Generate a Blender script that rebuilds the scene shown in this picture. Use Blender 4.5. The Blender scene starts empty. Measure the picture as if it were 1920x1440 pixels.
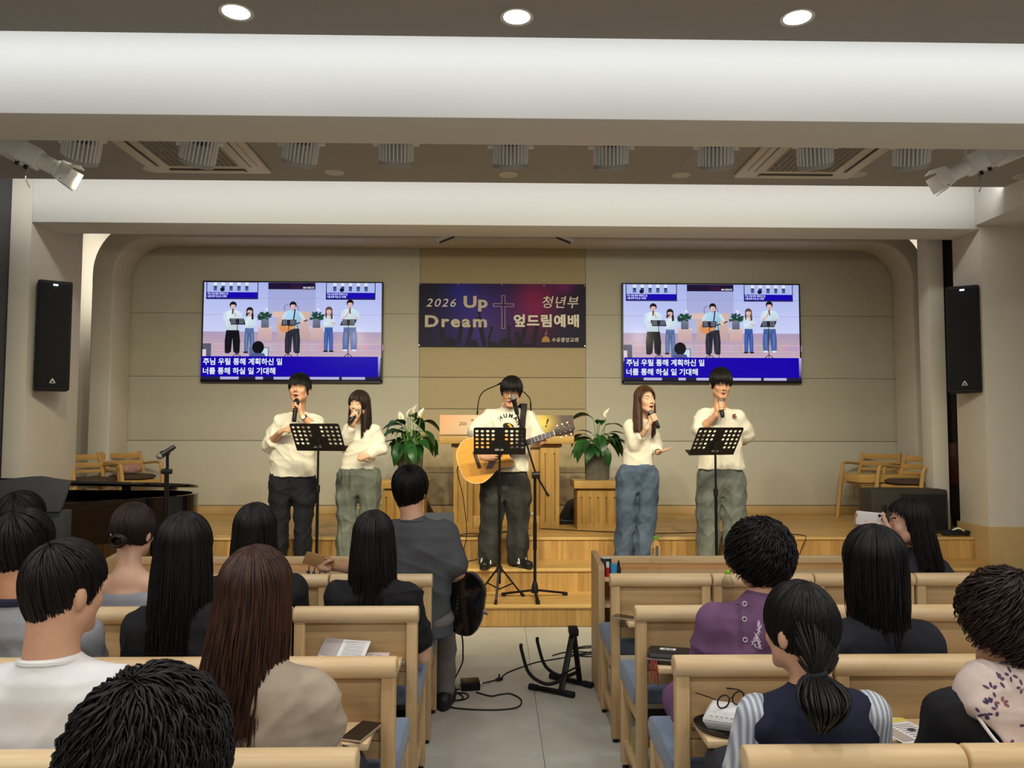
import bpy, bmesh, math, random
import numpy as np
from mathutils import Vector, Matrix
from mathutils.bvhtree import BVHTree
from math import sin, cos, pi, radians

SC = bpy.context.scene
COL = SC.collection
rnd = random.Random(7)

# ------------------------------------------------------------------ camera
FPX, EYE = 1442.0, 1.55
PSI, TH, RHO = math.atan(30 / FPX), math.atan(80 / FPX), radians(0.12)
fw = np.array([sin(PSI) * cos(TH), cos(PSI) * cos(TH), sin(TH)])
r0 = np.array([cos(PSI), -sin(PSI), 0.0])
u0 = np.cross(r0, fw)
CR = r0 * cos(RHO) + u0 * sin(RHO)
CU = u0 * cos(RHO) - r0 * sin(RHO)
cd = bpy.data.cameras.new('camera')
cam = bpy.data.objects.new('camera', cd)
COL.objects.link(cam)
cd.sensor_width = 36.0
cd.lens = FPX / 1920 * 36.0
cd.clip_start = 0.05
cd.clip_end = 100
cam.matrix_world = Matrix(((CR[0], CU[0], -fw[0], 0), (CR[1], CU[1], -fw[1], 0), (CR[2], CU[2], -fw[2], EYE), (0, 0, 0, 1)))
SC.camera = cam


def at(u, v, Y):
    """real point on the plane y=Y that the photograph shows at pixel (u, v)"""
    d = fw + CR * (u - 960) / FPX - CU * (v - 720) / FPX
    return np.array([0, 0, EYE]) + d * (Y / d[1])


def atz(u, v, Z):
    d = fw + CR * (u - 960) / FPX - CU * (v - 720) / FPX
    return np.array([0, 0, EYE]) + d * ((Z - EYE) / d[2])


# ------------------------------------------------------------------ world, exposure
w = bpy.data.worlds.new('world')
SC.world = w
w.use_nodes = True
w.node_tree.nodes['Background'].inputs[0].default_value = (0.9, 0.95, 1, 1)
w.node_tree.nodes['Background'].inputs[1].default_value = 0.02
SC.view_settings.view_transform = 'Standard'
SC.view_settings.look = 'None'
SC.view_settings.gamma = 1
SC.view_settings.use_curve_mapping = False
SC.view_settings.exposure = 0.0


def light(name, typ, loc, power, color=(1, 1, 1), target=None, **kw):
    l = bpy.data.lights.new(name, typ)
    l.energy = power
    l.color = color
    for k, v in kw.items():
        setattr(l, k, v)
    o = bpy.data.objects.new(name, l)
    COL.objects.link(o)
    o.location = loc
    if target is not None:
        d = Vector(target) - Vector(loc)
        o.rotation_euler = d.to_track_quat('-Z', 'Y').to_euler()
    return o


NEUT = (1.0, 0.975, 0.955)
WARM = (1.0, 0.91, 0.64)
COOL = (0.93, 0.97, 1.0)
# LED strips in the two coves
light('cove_strip', 'AREA', (0.1, 3.46, 3.46), 25, COOL, (0.1, 3.74, 3.20), shape='RECTANGLE', size=11.0, size_y=0.04)
light('cove_strip', 'AREA', (0.1, 6.42, 3.70), 23, (1, 0.985, 0.94), (0.1, 6.85, 3.40), shape='RECTANGLE', size=9.6, size_y=0.05)
# strips behind the round-cornered stage frame
for sx, xx in ((-1, -4.62), (1, 4.98)):
    light('alcove_strip', 'AREA', (xx, 8.60, 3.35), 4.5, (1, 0.93, 0.80), (xx + sx * 0.25, 8.96, 3.35), shape='RECTANGLE', size=1.1, size_y=0.05).rotation_euler.rotate_axis('Z', pi / 2)

# ceiling downlights (the fittings themselves are built further down)
DOWN = [(-1.122, 3.236), (0.085, 3.245), (1.303, 3.22)]
for yy in (1.9, 0.3, -1.3):
    for xx in (-3.9, -2.55, -1.20, 0.093, 1.40, 2.75, 4.1):
        DOWN.append((xx, yy))
for x, y in DOWN:
    if y > 3:
        light('downlight_beam', 'SPOT', (x, y, 3.31), 26, NEUT, (x, y - 0.35, 0), spot_size=radians(66), spot_blend=0.8, shadow_soft_size=0.06)
    else:
        light('downlight_beam', 'AREA', (x, y, 3.312), 10.3, NEUT, (x, y, 0), shape='DISK', size=0.13)

# stage spotlights (the lamps themselves are built further down)
SPOT = [((165, 285), -22, -2.9), ((382, 290), -20, -2.2), ((570, 290), -14, -1.5), ((745, 290), -3, -0.8), ((957, 295), 0, 0.1),
        ((1143, 296), 3, 0.8), ((1337, 297), 6, 1.3), ((1520, 295), 12, 2.0), ((1700, 296), 10, 2.8)]
SPOTPOS = [at(u, v, 4.5) for (u, v), a, tx in SPOT]
for (pp, a, tx), p in zip(SPOT, SPOTPOS):
    light('stage_spot_beam', 'SPOT', (p[0], 4.56, p[2] - 0.07), 92, WARM, (tx, 7.2, 1.15), spot_size=radians(104), spot_blend=0.9, shadow_soft_size=0.05)

# ------------------------------------------------------------------ helpers


def lin(c):
    c = c / 255.0
    return c / 12.92 if c <= 0.04045 else ((c + 0.055) / 1.055) ** 2.4


def S(r, g, b):
    return (lin(r), lin(g), lin(b), 1.0)


MATS = {}


def mat(name, col, rough=0.6, metal=0.0, spec=0.4, noise=0.0, nscale=8.0, bump=0.0, bscale=60.0, stretch=None, col2=None, rand=0.0, trans=0.0, emit=None, estr=0.0, coat=0.0, alpha=None, sheen=0.0, detail=4.0):
    if name in MATS:
        return MATS[name]
    m = bpy.data.materials.new(name)
    m.use_nodes = True
    nt = m.node_tree
    N, L = nt.nodes, nt.links
    b = N['Principled BSDF']
    if len(col) == 3:
        col = (*col, 1)
    b.inputs['Base Color'].default_value = col
    b.inputs['Roughness'].default_value = rough
    b.inputs['Metallic'].default_value = metal
    b.inputs['Specular IOR Level'].default_value = spec
    if trans:
        b.inputs['Transmission Weight'].default_value = trans
    if coat:
        b.inputs['Coat Weight'].default_value = coat
    if sheen:
        b.inputs['Sheen Weight'].default_value = sheen
    if emit:
        b.inputs['Emission Color'].default_value = emit
        b.inputs['Emission Strength'].default_value = estr
    cur = None
    if noise or bump or rand:
        tc = N.new('ShaderNodeTexCoord')
        mp = N.new('ShaderNodeMapping')
        L.new(tc.outputs['Object'], mp.inputs['Vector'])
        if stretch:
            mp.inputs['Scale'].default_value = stretch
        if rand or stretch:
            oi = N.new('ShaderNodeObjectInfo')
            vm = N.new('ShaderNodeVectorMath')
            vm.operation = 'ADD'
            mul = N.new('ShaderNodeMath')
            mul.operation = 'MULTIPLY'
            mul.inputs[1].default_value = 37.0
            L.new(oi.outputs['Random'], mul.inputs[0])
            L.new(tc.outputs['Object'], vm.inputs[0])
            L.new(mul.outputs[0], vm.inputs[1])
            L.new(vm.outputs[0], mp.inputs['Vector'])
    if noise:
        nz = N.new('ShaderNodeTexNoise')
        nz.inputs['Scale'].default_value = nscale
        nz.inputs['Detail'].default_value = detail
        nz.inputs['Roughness'].default_value = 0.6
        L.new(mp.outputs[0], nz.inputs['Vector'])
        mx = N.new('ShaderNodeMix')
        mx.data_type = 'RGBA'
        c2 = col2 if col2 else (col[0] * (1 - noise), col[1] * (1 - noise), col[2] * (1 - noise), 1)
        mx.inputs[6].default_value = col
        mx.inputs[7].default_value = c2 if len(c2) == 4 else (*c2, 1)
        cr = N.new('ShaderNodeMapRange')
        cr.inputs[1].default_value = 0.33
        cr.inputs[2].default_value = 0.68
        L.new(nz.outputs['Fac'], cr.inputs[0])
        L.new(cr.outputs[0], mx.inputs[0])
        cur = mx.outputs[2]
    if rand:
        hs = N.new('ShaderNodeHueSaturation')
        mr = N.new('ShaderNodeMapRange')
        mr.inputs[3].default_value = 1 - rand
        mr.inputs[4].default_value = 1 + rand
        L.new(oi.outputs['Random'], mr.inputs[0])
        L.new(mr.outputs[0], hs.inputs['Value'])
        if cur is None:
            hs.inputs['Color'].default_value = col
        else:
            L.new(cur, hs.inputs['Color'])
        cur = hs.outputs['Color']
    if cur is not None:
        L.new(cur, b.inputs['Base Color'])
    if bump:
        n2 = N.new('ShaderNodeTexNoise')
        n2.inputs['Scale'].default_value = bscale
        n2.inputs['Detail'].default_value = 3
        L.new(mp.outputs[0], n2.inputs['Vector'])
        bp = N.new('ShaderNodeBump')
        bp.inputs['Strength'].default_value = bump
        bp.inputs['Distance'].default_value = 0.01
        L.new(n2.outputs['Fac'], bp.inputs['Height'])
        L.new(bp.outputs['Normal'], b.inputs['Normal'])
    MATS[name] = m
    return m


def wood(name, c1, c2, axis, rough=0.45, rand=0.10, sc=1.0):
    st = [26 * sc, 26 * sc, 26 * sc]
    st[axis] = 1.6 * sc
    return mat(name, c1, rough, noise=1, nscale=1.0, col2=c2, stretch=tuple(st), rand=rand, bump=0.03, bscale=2.0, detail=6)


class MB:
    """collects shapes, then links them as ONE mesh object"""

    def __init__(self):
        self.v, self.f = [], []

    def add(self, vs, fs):
        o = len(self.v)
        self.v += [tuple(float(c) for c in p) for p in vs]
        self.f += [tuple(i + o for i in f) for f in fs]
        return self

    def box(self, lo, hi, M=None):
        (x0, y0, z0), (x1, y1, z1) = lo, hi
        p = [(x0, y0, z0), (x1, y0, z0), (x1, y1, z0), (x0, y1, z0), (x0, y0, z1), (x1, y0, z1), (x1, y1, z1), (x0, y1, z1)]
        if M is not None:
            p = [M @ Vector(q) for q in p]
        return self.add(p, [(0, 3, 2, 1), (4, 5, 6, 7), (0, 1, 5, 4), (1, 2, 6, 5), (2, 3, 7, 6), (3, 0, 4, 7)])

    def tube(self, pts, r, n=8, cap=True, flat=None):
        pts = [np.array(p, float) for p in pts]
        k = len(pts)
        rs = list(r) if hasattr(r, '__len__') else [r] * k
        vs, fs = [], []
        t = pts[1] - pts[0]
        t /= np.linalg.norm(t) + 1e-12
        up = np.array([0, 0, 1.0]) if abs(t[2]) < 0.9 else np.array([0, 1.0, 0])
        a = np.cross(t, up)
        a /= np.linalg.norm(a)
        for i in range(k):
            if 0 < i < k - 1:
                t = pts[i + 1] - pts[i - 1]
            elif i == k - 1:
                t = pts[i] - pts[i - 1]
            else:
                t = pts[1] - pts[0]
            t = t / (np.linalg.norm(t) + 1e-12)
            a = a - t * (a @ t)
            a /= np.linalg.norm(a) + 1e-12
            b = np.cross(t, a)
            for j in range(n):
                q = 2 * pi * (j + 0.5) / n
                vs.append(pts[i] + rs[i] * (a * cos(q) + b * sin(q) * (flat or 1)))
        for i in range(k - 1):
            for j in range(n):
                j2 = (j + 1) % n
                fs.append((i * n + j, i * n + j2, (i + 1) * n + j2, (i + 1) * n + j))
        if cap:
            fs.append(tuple(reversed(range(n))))
            fs.append(tuple((k - 1) * n + j for j in range(n)))
        return self.add(vs, fs)

    def cyl(self, p0, p1, r0_, r1_=None, n=16):
        return self.tube([p0, p1], [r0_, r0_ if r1_ is None else r1_], n)

    def bar(self, p0, p1, w, h, upv=(0, 0, 1)):
        p0, p1 = np.array(p0, float), np.array(p1, float)
        t = p1 - p0
        t /= np.linalg.norm(t)
        a = np.cross(t, np.array(upv, float))
        if np.linalg.norm(a) < 1e-6:
            a = np.cross(t, np.array([0, 1.0, 0]))
        a /= np.linalg.norm(a)
        b = np.cross(a, t)
        vs = []
        for p in (p0, p1):
            for sa, sb in ((-1, -1), (1, -1), (1, 1), (-1, 1)):
                vs.append(p + a * sa * w / 2 + b * sb * h / 2)
        return self.add(vs, [(0, 1, 2, 3), (7, 6, 5, 4), (0, 4, 5, 1), (1, 5, 6, 2), (2, 6, 7, 3), (3, 7, 4, 0)])

    def lathe(self, prof, c=(0, 0, 0), n=24, axis=2, M=None, flute=None):
        vs, fs = [], []
        for (r, z) in prof:
            for j in range(n):
                q = 2 * pi * j / n
                rr = r * (1 - flute[1] * (0.5 - 0.5 * cos(flute[0] * q))) if flute else r
                p = Vector((rr * cos(q), rr * sin(q), z))
                if M is not None:
                    p = M @ p
                vs.append((p[0] + c[0], p[1] + c[1], p[2] + c[2]))
        for i in range(len(prof) - 1):
            for j in range(n):
                j2 = (j + 1) % n
                fs.append((i * n + j, i * n + j2, (i + 1) * n + j2, (i + 1) * n + j))
        fs.append(tuple(reversed(range(n))))
        fs.append(tuple((len(prof) - 1) * n + j for j in range(n)))
        return self.add(vs, fs)

    def ell(self, c, r, n=16, m=10, M=None):
        vs, fs = [], []
        for i in range(m + 1):
            th = pi * i / m
            th = min(max(th, 0.02), pi - 0.02)
            for j in range(n):
                q = 2 * pi * j / n
                p = Vector((r[0] * sin(th) * cos(q), r[1] * sin(th) * sin(q), r[2] * cos(th)))
                if M is not None:
                    p = M @ p
                vs.append((p[0] + c[0], p[1] + c[1], p[2] + c[2]))
        for i in range(m):
            for j in range(n):
                j2 = (j + 1) % n
                fs.append((i * n + j, (i + 1) * n + j, (i + 1) * n + j2, i * n + j2))
        fs.append(tuple(range(n)))
        fs.append(tuple(reversed([m * n + j for j in range(n)])))
        return self.add(vs, fs)

    def prism(self, poly, d0, d1, axis=1, M=None):
        """polygon in the plane across `axis`, pushed from d0 to d1"""
        n = len(poly)
        vs = []
        for d in (d0, d1):
            for (a, b) in poly:
                p = {0: (d, a, b), 1: (a, d, b), 2: (a, b, d)}[axis]
                vs.append(M @ Vector(p) if M is not None else p)
        fs = [tuple(range(n)), tuple(reversed(range(n, 2 * n)))]
        for i in range(n):
            j = (i + 1) % n
            fs.append((i, n + i, n + j, j))
        return self.add(vs, fs)

    def build(self, name, m, parent=None, smooth=False, bevel=0.0, seg=2, angle=40, loc=None):
        me = bpy.data.meshes.new(name)
        v = self.v
        if loc is not None:
            v = [(p[0] - loc[0], p[1] - loc[1], p[2] - loc[2]) for p in v]
        me.from_pydata(v, [], self.f)
        bm = bmesh.new()
        bm.from_mesh(me)
        bmesh.ops.recalc_face_normals(bm, faces=bm.faces)
        if bevel:
            es = [e for e in bm.edges if len(e.link_faces) == 2 and e.calc_face_angle(0) > radians(30)]
            bmesh.ops.bevel(bm, geom=es, offset=bevel, segments=seg, profile=0.5, affect='EDGES', clamp_overlap=True)
        bm.to_mesh(me)
        bm.free()
        if smooth or bevel:
            for p in me.polygons:
                p.use_smooth = True
            try:
                me.set_sharp_from_angle(angle=radians(angle))
            except Exception:
                pass
        me.materials.append(m)
        return link(name, me, parent, loc)


def link(name, me, parent=None, loc=None):
    o = bpy.data.objects.new(name, me)
    COL.objects.link(o)
    if parent is not None:
        o.parent = parent
    if loc is not None:
        o.location = loc
    return o


def thing(name, label, cat, loc=(0, 0, 0), rz=0.0, group=None):
    o = bpy.data.objects.new(name, None)
    o.empty_display_size = 0.05
    COL.objects.link(o)
    o.location = loc
    o.rotation_euler = (0, 0, rz)
    return tag(o, label, cat, group)


def tag(o, label, cat, group=None):
    o['label'] = label
    o['category'] = cat
    if group:
        o['group'] = group
    return o


def struct(o):
    o['kind'] = 'structure'
    return o


def dup(root, loc, rz=0.0, label=None, group=None):
    r = root.copy()
    COL.objects.link(r)
    r.location = loc
    r.rotation_euler = (0, 0, rz)
    if label:
        r['label'] = label
    if group:
        r['group'] = group
    for ch in list(root.children):
        c = ch.copy()
        COL.objects.link(c)
        c.parent = r
        for g in list(ch.children):
            d = g.copy()
            COL.objects.link(d)
            d.parent = c
    return r


def smooth_path(pts, n=8):
    """Catmull-Rom through the points"""
    P = [np.array(p, float) for p in pts]
    P = [2 * P[0] - P[1]] + P + [2 * P[-1] - P[-2]]
    out = []
    for i in range(1, len(P) - 2):
        a, b, c, d = P[i - 1], P[i], P[i + 1], P[i + 2]
        for k in range(n):
            t = k / n
            out.append(0.5 * ((2 * b) + (c - a) * t + (2 * a - 5 * b + 4 * c - d) * t * t + (3 * b - a - 3 * c + d) * t ** 3))
    out.append(P[-2])
    return out


def text_mesh(body, size, bold=0.0, align='LEFT', shear=0.0, sx=1.0, gap=1.0):
    """triangles of a line of lettering in the xy plane, from Blender's own fonts"""
    c = bpy.data.curves.new('lettering', 'FONT')
    c.body = body
    c.size = size
    c.offset = bold
    c.space_character = gap
    c.align_x = align
    c.shear = shear
    c.resolution_u = 3
    o = bpy.data.objects.new('lettering', c)
    COL.objects.link(o)
    dg = bpy.context.evaluated_depsgraph_get()
    me = bpy.data.meshes.new_from_object(o.evaluated_get(dg))
    vs = [(v.co.x * sx, v.co.y) for v in me.vertices]
    fs = [tuple(p.vertices) for p in me.polygons]
    bpy.data.objects.remove(o)
    bpy.data.curves.remove(c)
    bpy.data.meshes.remove(me)
    return vs, fs


class Print:
    """a flat printed or shown picture: coloured polygons, stacked a hair apart, one mesh with a colour attribute"""

    def __init__(self, step=0.0002):
        self.v, self.f, self.c, self.z, self.step = [], [], [], 0.0, step

    def poly(self, pts, cols):
        o = len(self.v)
        if not isinstance(cols, list):
            cols = [cols] * len(pts)
        self.z += self.step
        self.v += [(p[0], p[1], self.z) for p in pts]
        self.c += cols
        self.f.append(tuple(range(o, o + len(pts))))

    def rect(self, x0, y0, x1, y1, cols):
        if isinstance(cols, list) and len(cols) == 2:
            cols = [cols[0], cols[0], cols[1], cols[1]]
        self.poly([(x0, y0), (x1, y0), (x1, y1), (x0, y1)], cols)

    def ell(self, x, y, rx, ry, col, n=18, rot=0.0):
        self.poly([(x + rx * cos(t) * cos(rot) - ry * sin(t) * sin(rot), y + rx * cos(t) * sin(rot) + ry * sin(t) * cos(rot)) for t in [2 * pi * i / n for i in range(n)]], col)

    def line(self, pts, wd, col):
        for i in range(len(pts) - 1):
            (x0, y0), (x1, y1) = pts[i], pts[i + 1]
            l = math.hypot(x1 - x0, y1 - y0) or 1
            nx, ny = -(y1 - y0) / l * wd / 2, (x1 - x0) / l * wd / 2
            ex, ey = (x1 - x0) / l * wd / 3, (y1 - y0) / l * wd / 3
            self.poly([(x0 - ex + nx, y0 - ey + ny), (x0 - ex - nx, y0 - ey - ny), (x1 + ex - nx, y1 + ey - ny), (x1 + ex + nx, y1 + ey + ny)], col)

    def text(self, body, x, y, size, col, bold=0.0, align='LEFT', shear=0.0, sx=1.0, rot=0.0, width=None, gap=1.0):
        vs, fs = text_mesh(body, size, bold, align, shear, sx, gap)
        if not vs:
            return
        if width:
            x0, x1 = min(v[0] for v in vs), max(v[0] for v in vs)
            k = width / (x1 - x0)
            vs = [((v[0] - x0) * k, v[1]) for v in vs]
        o = len(self.v)
        self.z += self.step
        self.v += [(x + a * cos(rot) - b * sin(rot), y + a * sin(rot) + b * cos(rot), self.z) for a, b in vs]
        self.c += [col] * len(vs)
        self.f += [tuple(i + o for i in f) for f in fs]

    def build(self, name, M, parent, emit=None, rough=0.5):
        me = bpy.data.meshes.new(name)
        me.from_pydata([tuple(M @ Vector(p)) for p in self.v], [], self.f)
        ca = me.color_attributes.new('ink', 'FLOAT_COLOR', 'POINT')
        ca.data.foreach_set('color', np.array([(*c[:3], 1.0) for c in self.c], dtype=np.float32).ravel())
        key = 'print_%s_%s' % (emit, rough)
        if key not in MATS:
            m = bpy.data.materials.new(key)
            m.use_nodes = True
            N, L = m.node_tree.nodes, m.node_tree.links
            b = N['Principled BSDF']
            a = N.new('ShaderNodeAttribute')
            a.attribute_name = 'ink'
            b.inputs['Roughness'].default_value = rough
            b.inputs['Specular IOR Level'].default_value = 0.25
            if emit:
                b.inputs['Base Color'].default_value = (0.004, 0.004, 0.004, 1)
                b.inputs['Specular IOR Level'].default_value = 0.08
                L.new(a.outputs['Color'], b.inputs['Emission Color'])
                b.inputs['Emission Strength'].default_value = emit
            else:
                L.new(a.outputs['Color'], b.inputs['Base Color'])
            MATS[key] = m
        me.materials.append(MATS[key])
        return link(name, me, parent)


def frame_xz(o):
    """print plane -> upright, facing -y, origin o"""
    return Matrix(((1, 0, 0, o[0]), (0, 0, -1, o[1]), (0, 1, 0, o[2]), (0, 0, 0, 1)))


# ------------------------------------------------------------------ common materials
WHITE = mat('white_paint', S(222, 220, 215), 0.85, bump=0.05, bscale=90)
CREAM = mat('plaster', S(218, 212, 200), 0.9, noise=0.05, nscale=3, bump=0.06, bscale=120)
CEIL = mat('ceiling_paint', S(164, 161, 156), 0.95, noise=0.03, nscale=2)
DARKWALL = mat('dark_grey_wall', S(96, 95, 96), 0.9, noise=0.1)
PANEL = mat('wall_panel_cloth', S(201, 197, 182), 0.9, noise=0.04, nscale=40, bump=0.08, bscale=300)
PANELW = mat('wall_panel_warm', S(192, 176, 142), 0.9, noise=0.06, nscale=50, bump=0.1, bscale=300)
BLACK = mat('black_plastic', S(22, 22, 24), 0.45)
BLACKM = mat('black_metal', S(20, 20, 21), 0.4, metal=0.3)
RUBBER = mat('rubber', S(16, 16, 17), 0.7)
CHROME = mat('chrome', S(200, 200, 205), 0.2, metal=1.0)
STAGEX = wood('stage_oak', S(206, 168, 102), S(180, 138, 78), 0, 0.42, 0.09)
STAGEZ = wood('stage_oak_upright', S(206, 168, 102), S(172, 130, 74), 2, 0.45, 0.15)
BASEW = mat('baseboard_oak', S(198, 168, 118), 0.5, noise=0.06, nscale=4)
PEWX = wood('beech_rail', S(226, 200, 158), S(206, 174, 126), 0, 0.38, 0.04)
PEWZ = wood('beech_post', S(208, 178, 132), S(184, 150, 104), 2, 0.42, 0.05)
PEWP = wood('beech_panel', S(190, 160, 116), S(162, 131, 90), 0, 0.48, 0.06, 0.8)
OAKZ = wood('lectern_oak', S(205, 166, 96), S(182, 140, 74), 2, 0.45, 0.04)
OAKX = wood('lectern_oak_flat', S(208, 170, 100), S(186, 146, 80), 0, 0.45, 0.04)
BLUEC = mat('blue_upholstery', S(116, 130, 152), 0.85, noise=0.1, nscale=30, bump=0.1, bscale=500, sheen=0.2)
SPEAK = mat('speaker_paint', S(26, 26, 29), 0.6, bump=0.1, bscale=400)
GRILLE = mat('speaker_grille', S(16, 17, 21), 0.7, bump=0.4, bscale=700)
# ------------------------------------------------------------------ the room
FLX0, FLX1, BACKY = -5.4, 5.6, -3.2
VINYL = mat('vinyl_tile', S(196, 193, 182), 0.5, noise=0.10, nscale=2.2, rand=0.02, bump=0.02, bscale=200, col2=S(182, 177, 165))
fl = struct(MB().box((FLX0, BACKY, -0.1), (FLX1, 9.4, -0.004)).build('floor', mat('floor_base', S(120, 116, 106), 0.8)))
tw, tl = 0.58, 1.17
tm = {}
i0 = math.floor((FLX0 - 0.23) / tw)
for i in range(i0, 10):
    for j in range(-3, 6):
        xa, xb = 0.23 + i * tw, 0.23 + (i + 1) * tw
        ya = 0.20 + j * tl + (0.0 if i % 2 else 0.0)
        yb = min(ya + tl, 6.06)
        if xb < FLX0 + 0.05 or xa > FLX1 - 0.05 or ya > 6.0:
            continue
        key = round(yb - ya, 3)
        if key not in tm:
            o = MB().box((-tw / 2 + 0.0012, -(yb - ya) / 2 + 0.0006, -0.004), (tw / 2 - 0.0012, (yb - ya) / 2 - 0.0006, 0)).build('floor_tile', VINYL, fl, bevel=0.0008, seg=1)
            tm[key] = o
        else:
            o = tm[key].copy()
            COL.objects.link(o)
        o.location = ((xa + xb) / 2, (ya + yb) / 2, 0)

# ---- stage: platform and two long steps, clad in oak boards
Y1, Y2, Y3, YW = 6.063, 6.567, 7.037, 8.96
Z1, Z2, Z3 = 0.163, 0.350, 0.546
SX0, SX1 = -2.42, 4.39
stage = MB()
stage.box((SX0, Y1 + 0.022, 0), (SX1 - 0.004, Y2, Z1 - 0.02))
stage.box((SX0, Y2 + 0.022, 0), (SX1 - 0.004, Y3, Z2 - 0.02))
stage.box((-4.12, Y3 + 0.022, 0), (SX1 - 0.004, 7.72, Z3 - 0.02))
stage.box((-5.1, 7.72, 0), (5.3, YW, Z3 - 0.02))
st = struct(stage.build('floor_stage', mat('stage_carcass', S(150, 120, 74), 0.7)))


def boards(x0, x1, ya, yb, z0, z1, w_, kind, mtl):
    """kind 'flat': rows of boards along x; 'up': upright boards side by side"""
    r = random.Random(int(x0 * 100 + ya * 1000))
    if kind == 'flat':
        n = max(1, round((yb - ya) / w_))
        for k in range(n):
            a, b = ya + (yb - ya) * k / n, ya + (yb - ya) * (k + 1) / n
            x = x0
            first = r.uniform(0.4, 1.3)
            while x < x1 - 0.01:
                e = x + (first if x == x0 else r.uniform(1.1, 1.5))
                if e > x1 - 0.25:
                    e = x1
                cx, cy = (x + e) / 2, (a + b) / 2
                o = MB().box((x - cx, a - cy, -0.02), (e - cx - 0.0015, b - cy - 0.001, 0)).build('plank', mtl, st, loc=None)
                o.location = (cx, cy, z1)
                x = e
    else:
        x = x0
        while x < x1 - 0.01:
            e = x + r.uniform(0.20, 0.42)
            if e > x1 - 0.12:
                e = x1
            cx = (x + e) / 2
            o = MB().box((x - cx, 0, z0), (e - cx - 0.001, yb - ya, z1)).build('plank', mtl, st)
            o.location = (cx, ya, 0)
            x = e


boards(SX0, SX1, Y1, Y1 + 0.022, 0.0, Z1 - 0.022, 0, 'up', STAGEZ)
boards(SX0, SX1, Y2, Y2 + 0.022, Z1, Z2 - 0.022, 0, 'up', STAGEZ)
boards(-4.12, SX1, Y3, Y3 + 0.022, Z2, Z3 - 0.022, 0, 'up', STAGEZ)
NOSE = wood('oak_nosing', S(222, 186, 120), S(208, 170, 104), 0, 0.35, 0.02)
for (x0, y0, z) in ((SX0, Y1, Z1), (SX0, Y2, Z2), (-4.12, Y3, Z3)):
    o = MB().box((x0, y0 - 0.012, z - 0.022), (SX1, y0 + 0.055, z)).build('nosing', NOSE, st, bevel=0.004)
boards(SX0, SX1, Y1 + 0.055, Y2, Z1, Z1, 0.112, 'flat', STAGEX)
boards(SX0, SX1, Y2 + 0.055, Y3, Z2, Z2, 0.104, 'flat', STAGEX)
boards(-4.12, SX1, Y3 + 0.055, 7.72, Z3, Z3, 0.125, 'flat', STAGEX)
boards(-5.1, 5.3, 7.72, YW, Z3, Z3, 0.125, 'flat', STAGEX)

# ---- back wall with its cloth panels
wb = struct(MB().box((-5.4, YW + 0.02, 0), (5.6, YW + 0.16, 4.2)).build('wall_back', CREAM))
zs = [0.640, 1.383, 2.122, 2.862, 3.70]
for (x0, x1) in ((-4.40, -0.897), (1.053, 4.84)):
    for k in range(4):
        MB().box((x0, YW, zs[k] + 0.004), (x1, YW + 0.02, zs[k + 1] - 0.004)).build('panel', PANEL, wb, bevel=0.003)
zc = [0.645, 1.015, 1.385, 1.755, 2.122, 2.48, 3.70]
for k in range(6):
    MB().box((-0.890, YW - 0.004, zc[k] + 0.003), (1.046, YW + 0.018, zc[k + 1] - 0.003)).build('panel', PANELW, wb, bevel=0.003)
struct(MB().box((-5.0, YW - 0.012, Z3), (5.3, YW + 0.02, 0.636)).build('baseboard_back', BASEW, bevel=0.003))
# round-cornered frame standing in front of the back wall


def rounded(x0, x1, z1, r, n=14, z0=Z3):
    p = [(x0, z0)]
    p += [(x0 + r - r * cos(t), z1 - r + r * sin(t)) for t in [pi / 2 * i / n for i in range(n + 1)]]
    p += [(x1 - r + r * sin(t), z1 - r + r * cos(t)) for t in [pi / 2 * i / n for i in range(n + 1)]]
    p += [(x1, z0)]
    return p


inn, out = rounded(-4.235, 4.70, 3.64, 0.42), rounded(-4.47, 4.87, 3.86, 0.62)
ring = MB()
n = len(inn)
for (y, s) in ((8.52, 1), (YW - 0.005, -1)):
    for i in range(n - 1):
        ring.add([(inn[i][0], y, inn[i][1]), (inn[i + 1][0], y, inn[i + 1][1]), (out[i + 1][0], y, out[i + 1][1]), (out[i][0], y, out[i][1])], [(0, 1, 2, 3)])
for P in (inn, out):
    for i in range(n - 1):
        ring.add([(P[i][0], 8.52, P[i][1]), (P[i + 1][0], 8.52, P[i + 1][1]), (P[i + 1][0], YW - 0.005, P[i + 1][1]), (P[i][0], YW - 0.005, P[i][1])], [(0, 1, 2, 3)])
rg = MB()
rg.v, rg.f = ring.v, ring.f
ro = rg.build('trim_1', CREAM, smooth=False)
bm = bmesh.new()
bm.from_mesh(ro.data)
bmesh.ops.remove_doubles(bm, verts=bm.verts, dist=0.0005)
bmesh.ops.recalc_face_normals(bm, faces=bm.faces)
es = [e for e in bm.edges if len(e.link_faces) == 2 and e.calc_face_angle(0) > radians(50)]
bmesh.ops.bevel(bm, geom=es, offset=0.02, segments=3, profile=0.5, affect='EDGES', clamp_overlap=True)
bm.to_mesh(ro.data)
bm.free()
for p in ro.data.polygons:
    p.use_smooth = True
ro.data.set_sharp_from_angle(angle=radians(45))
struct(ro)

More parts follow.
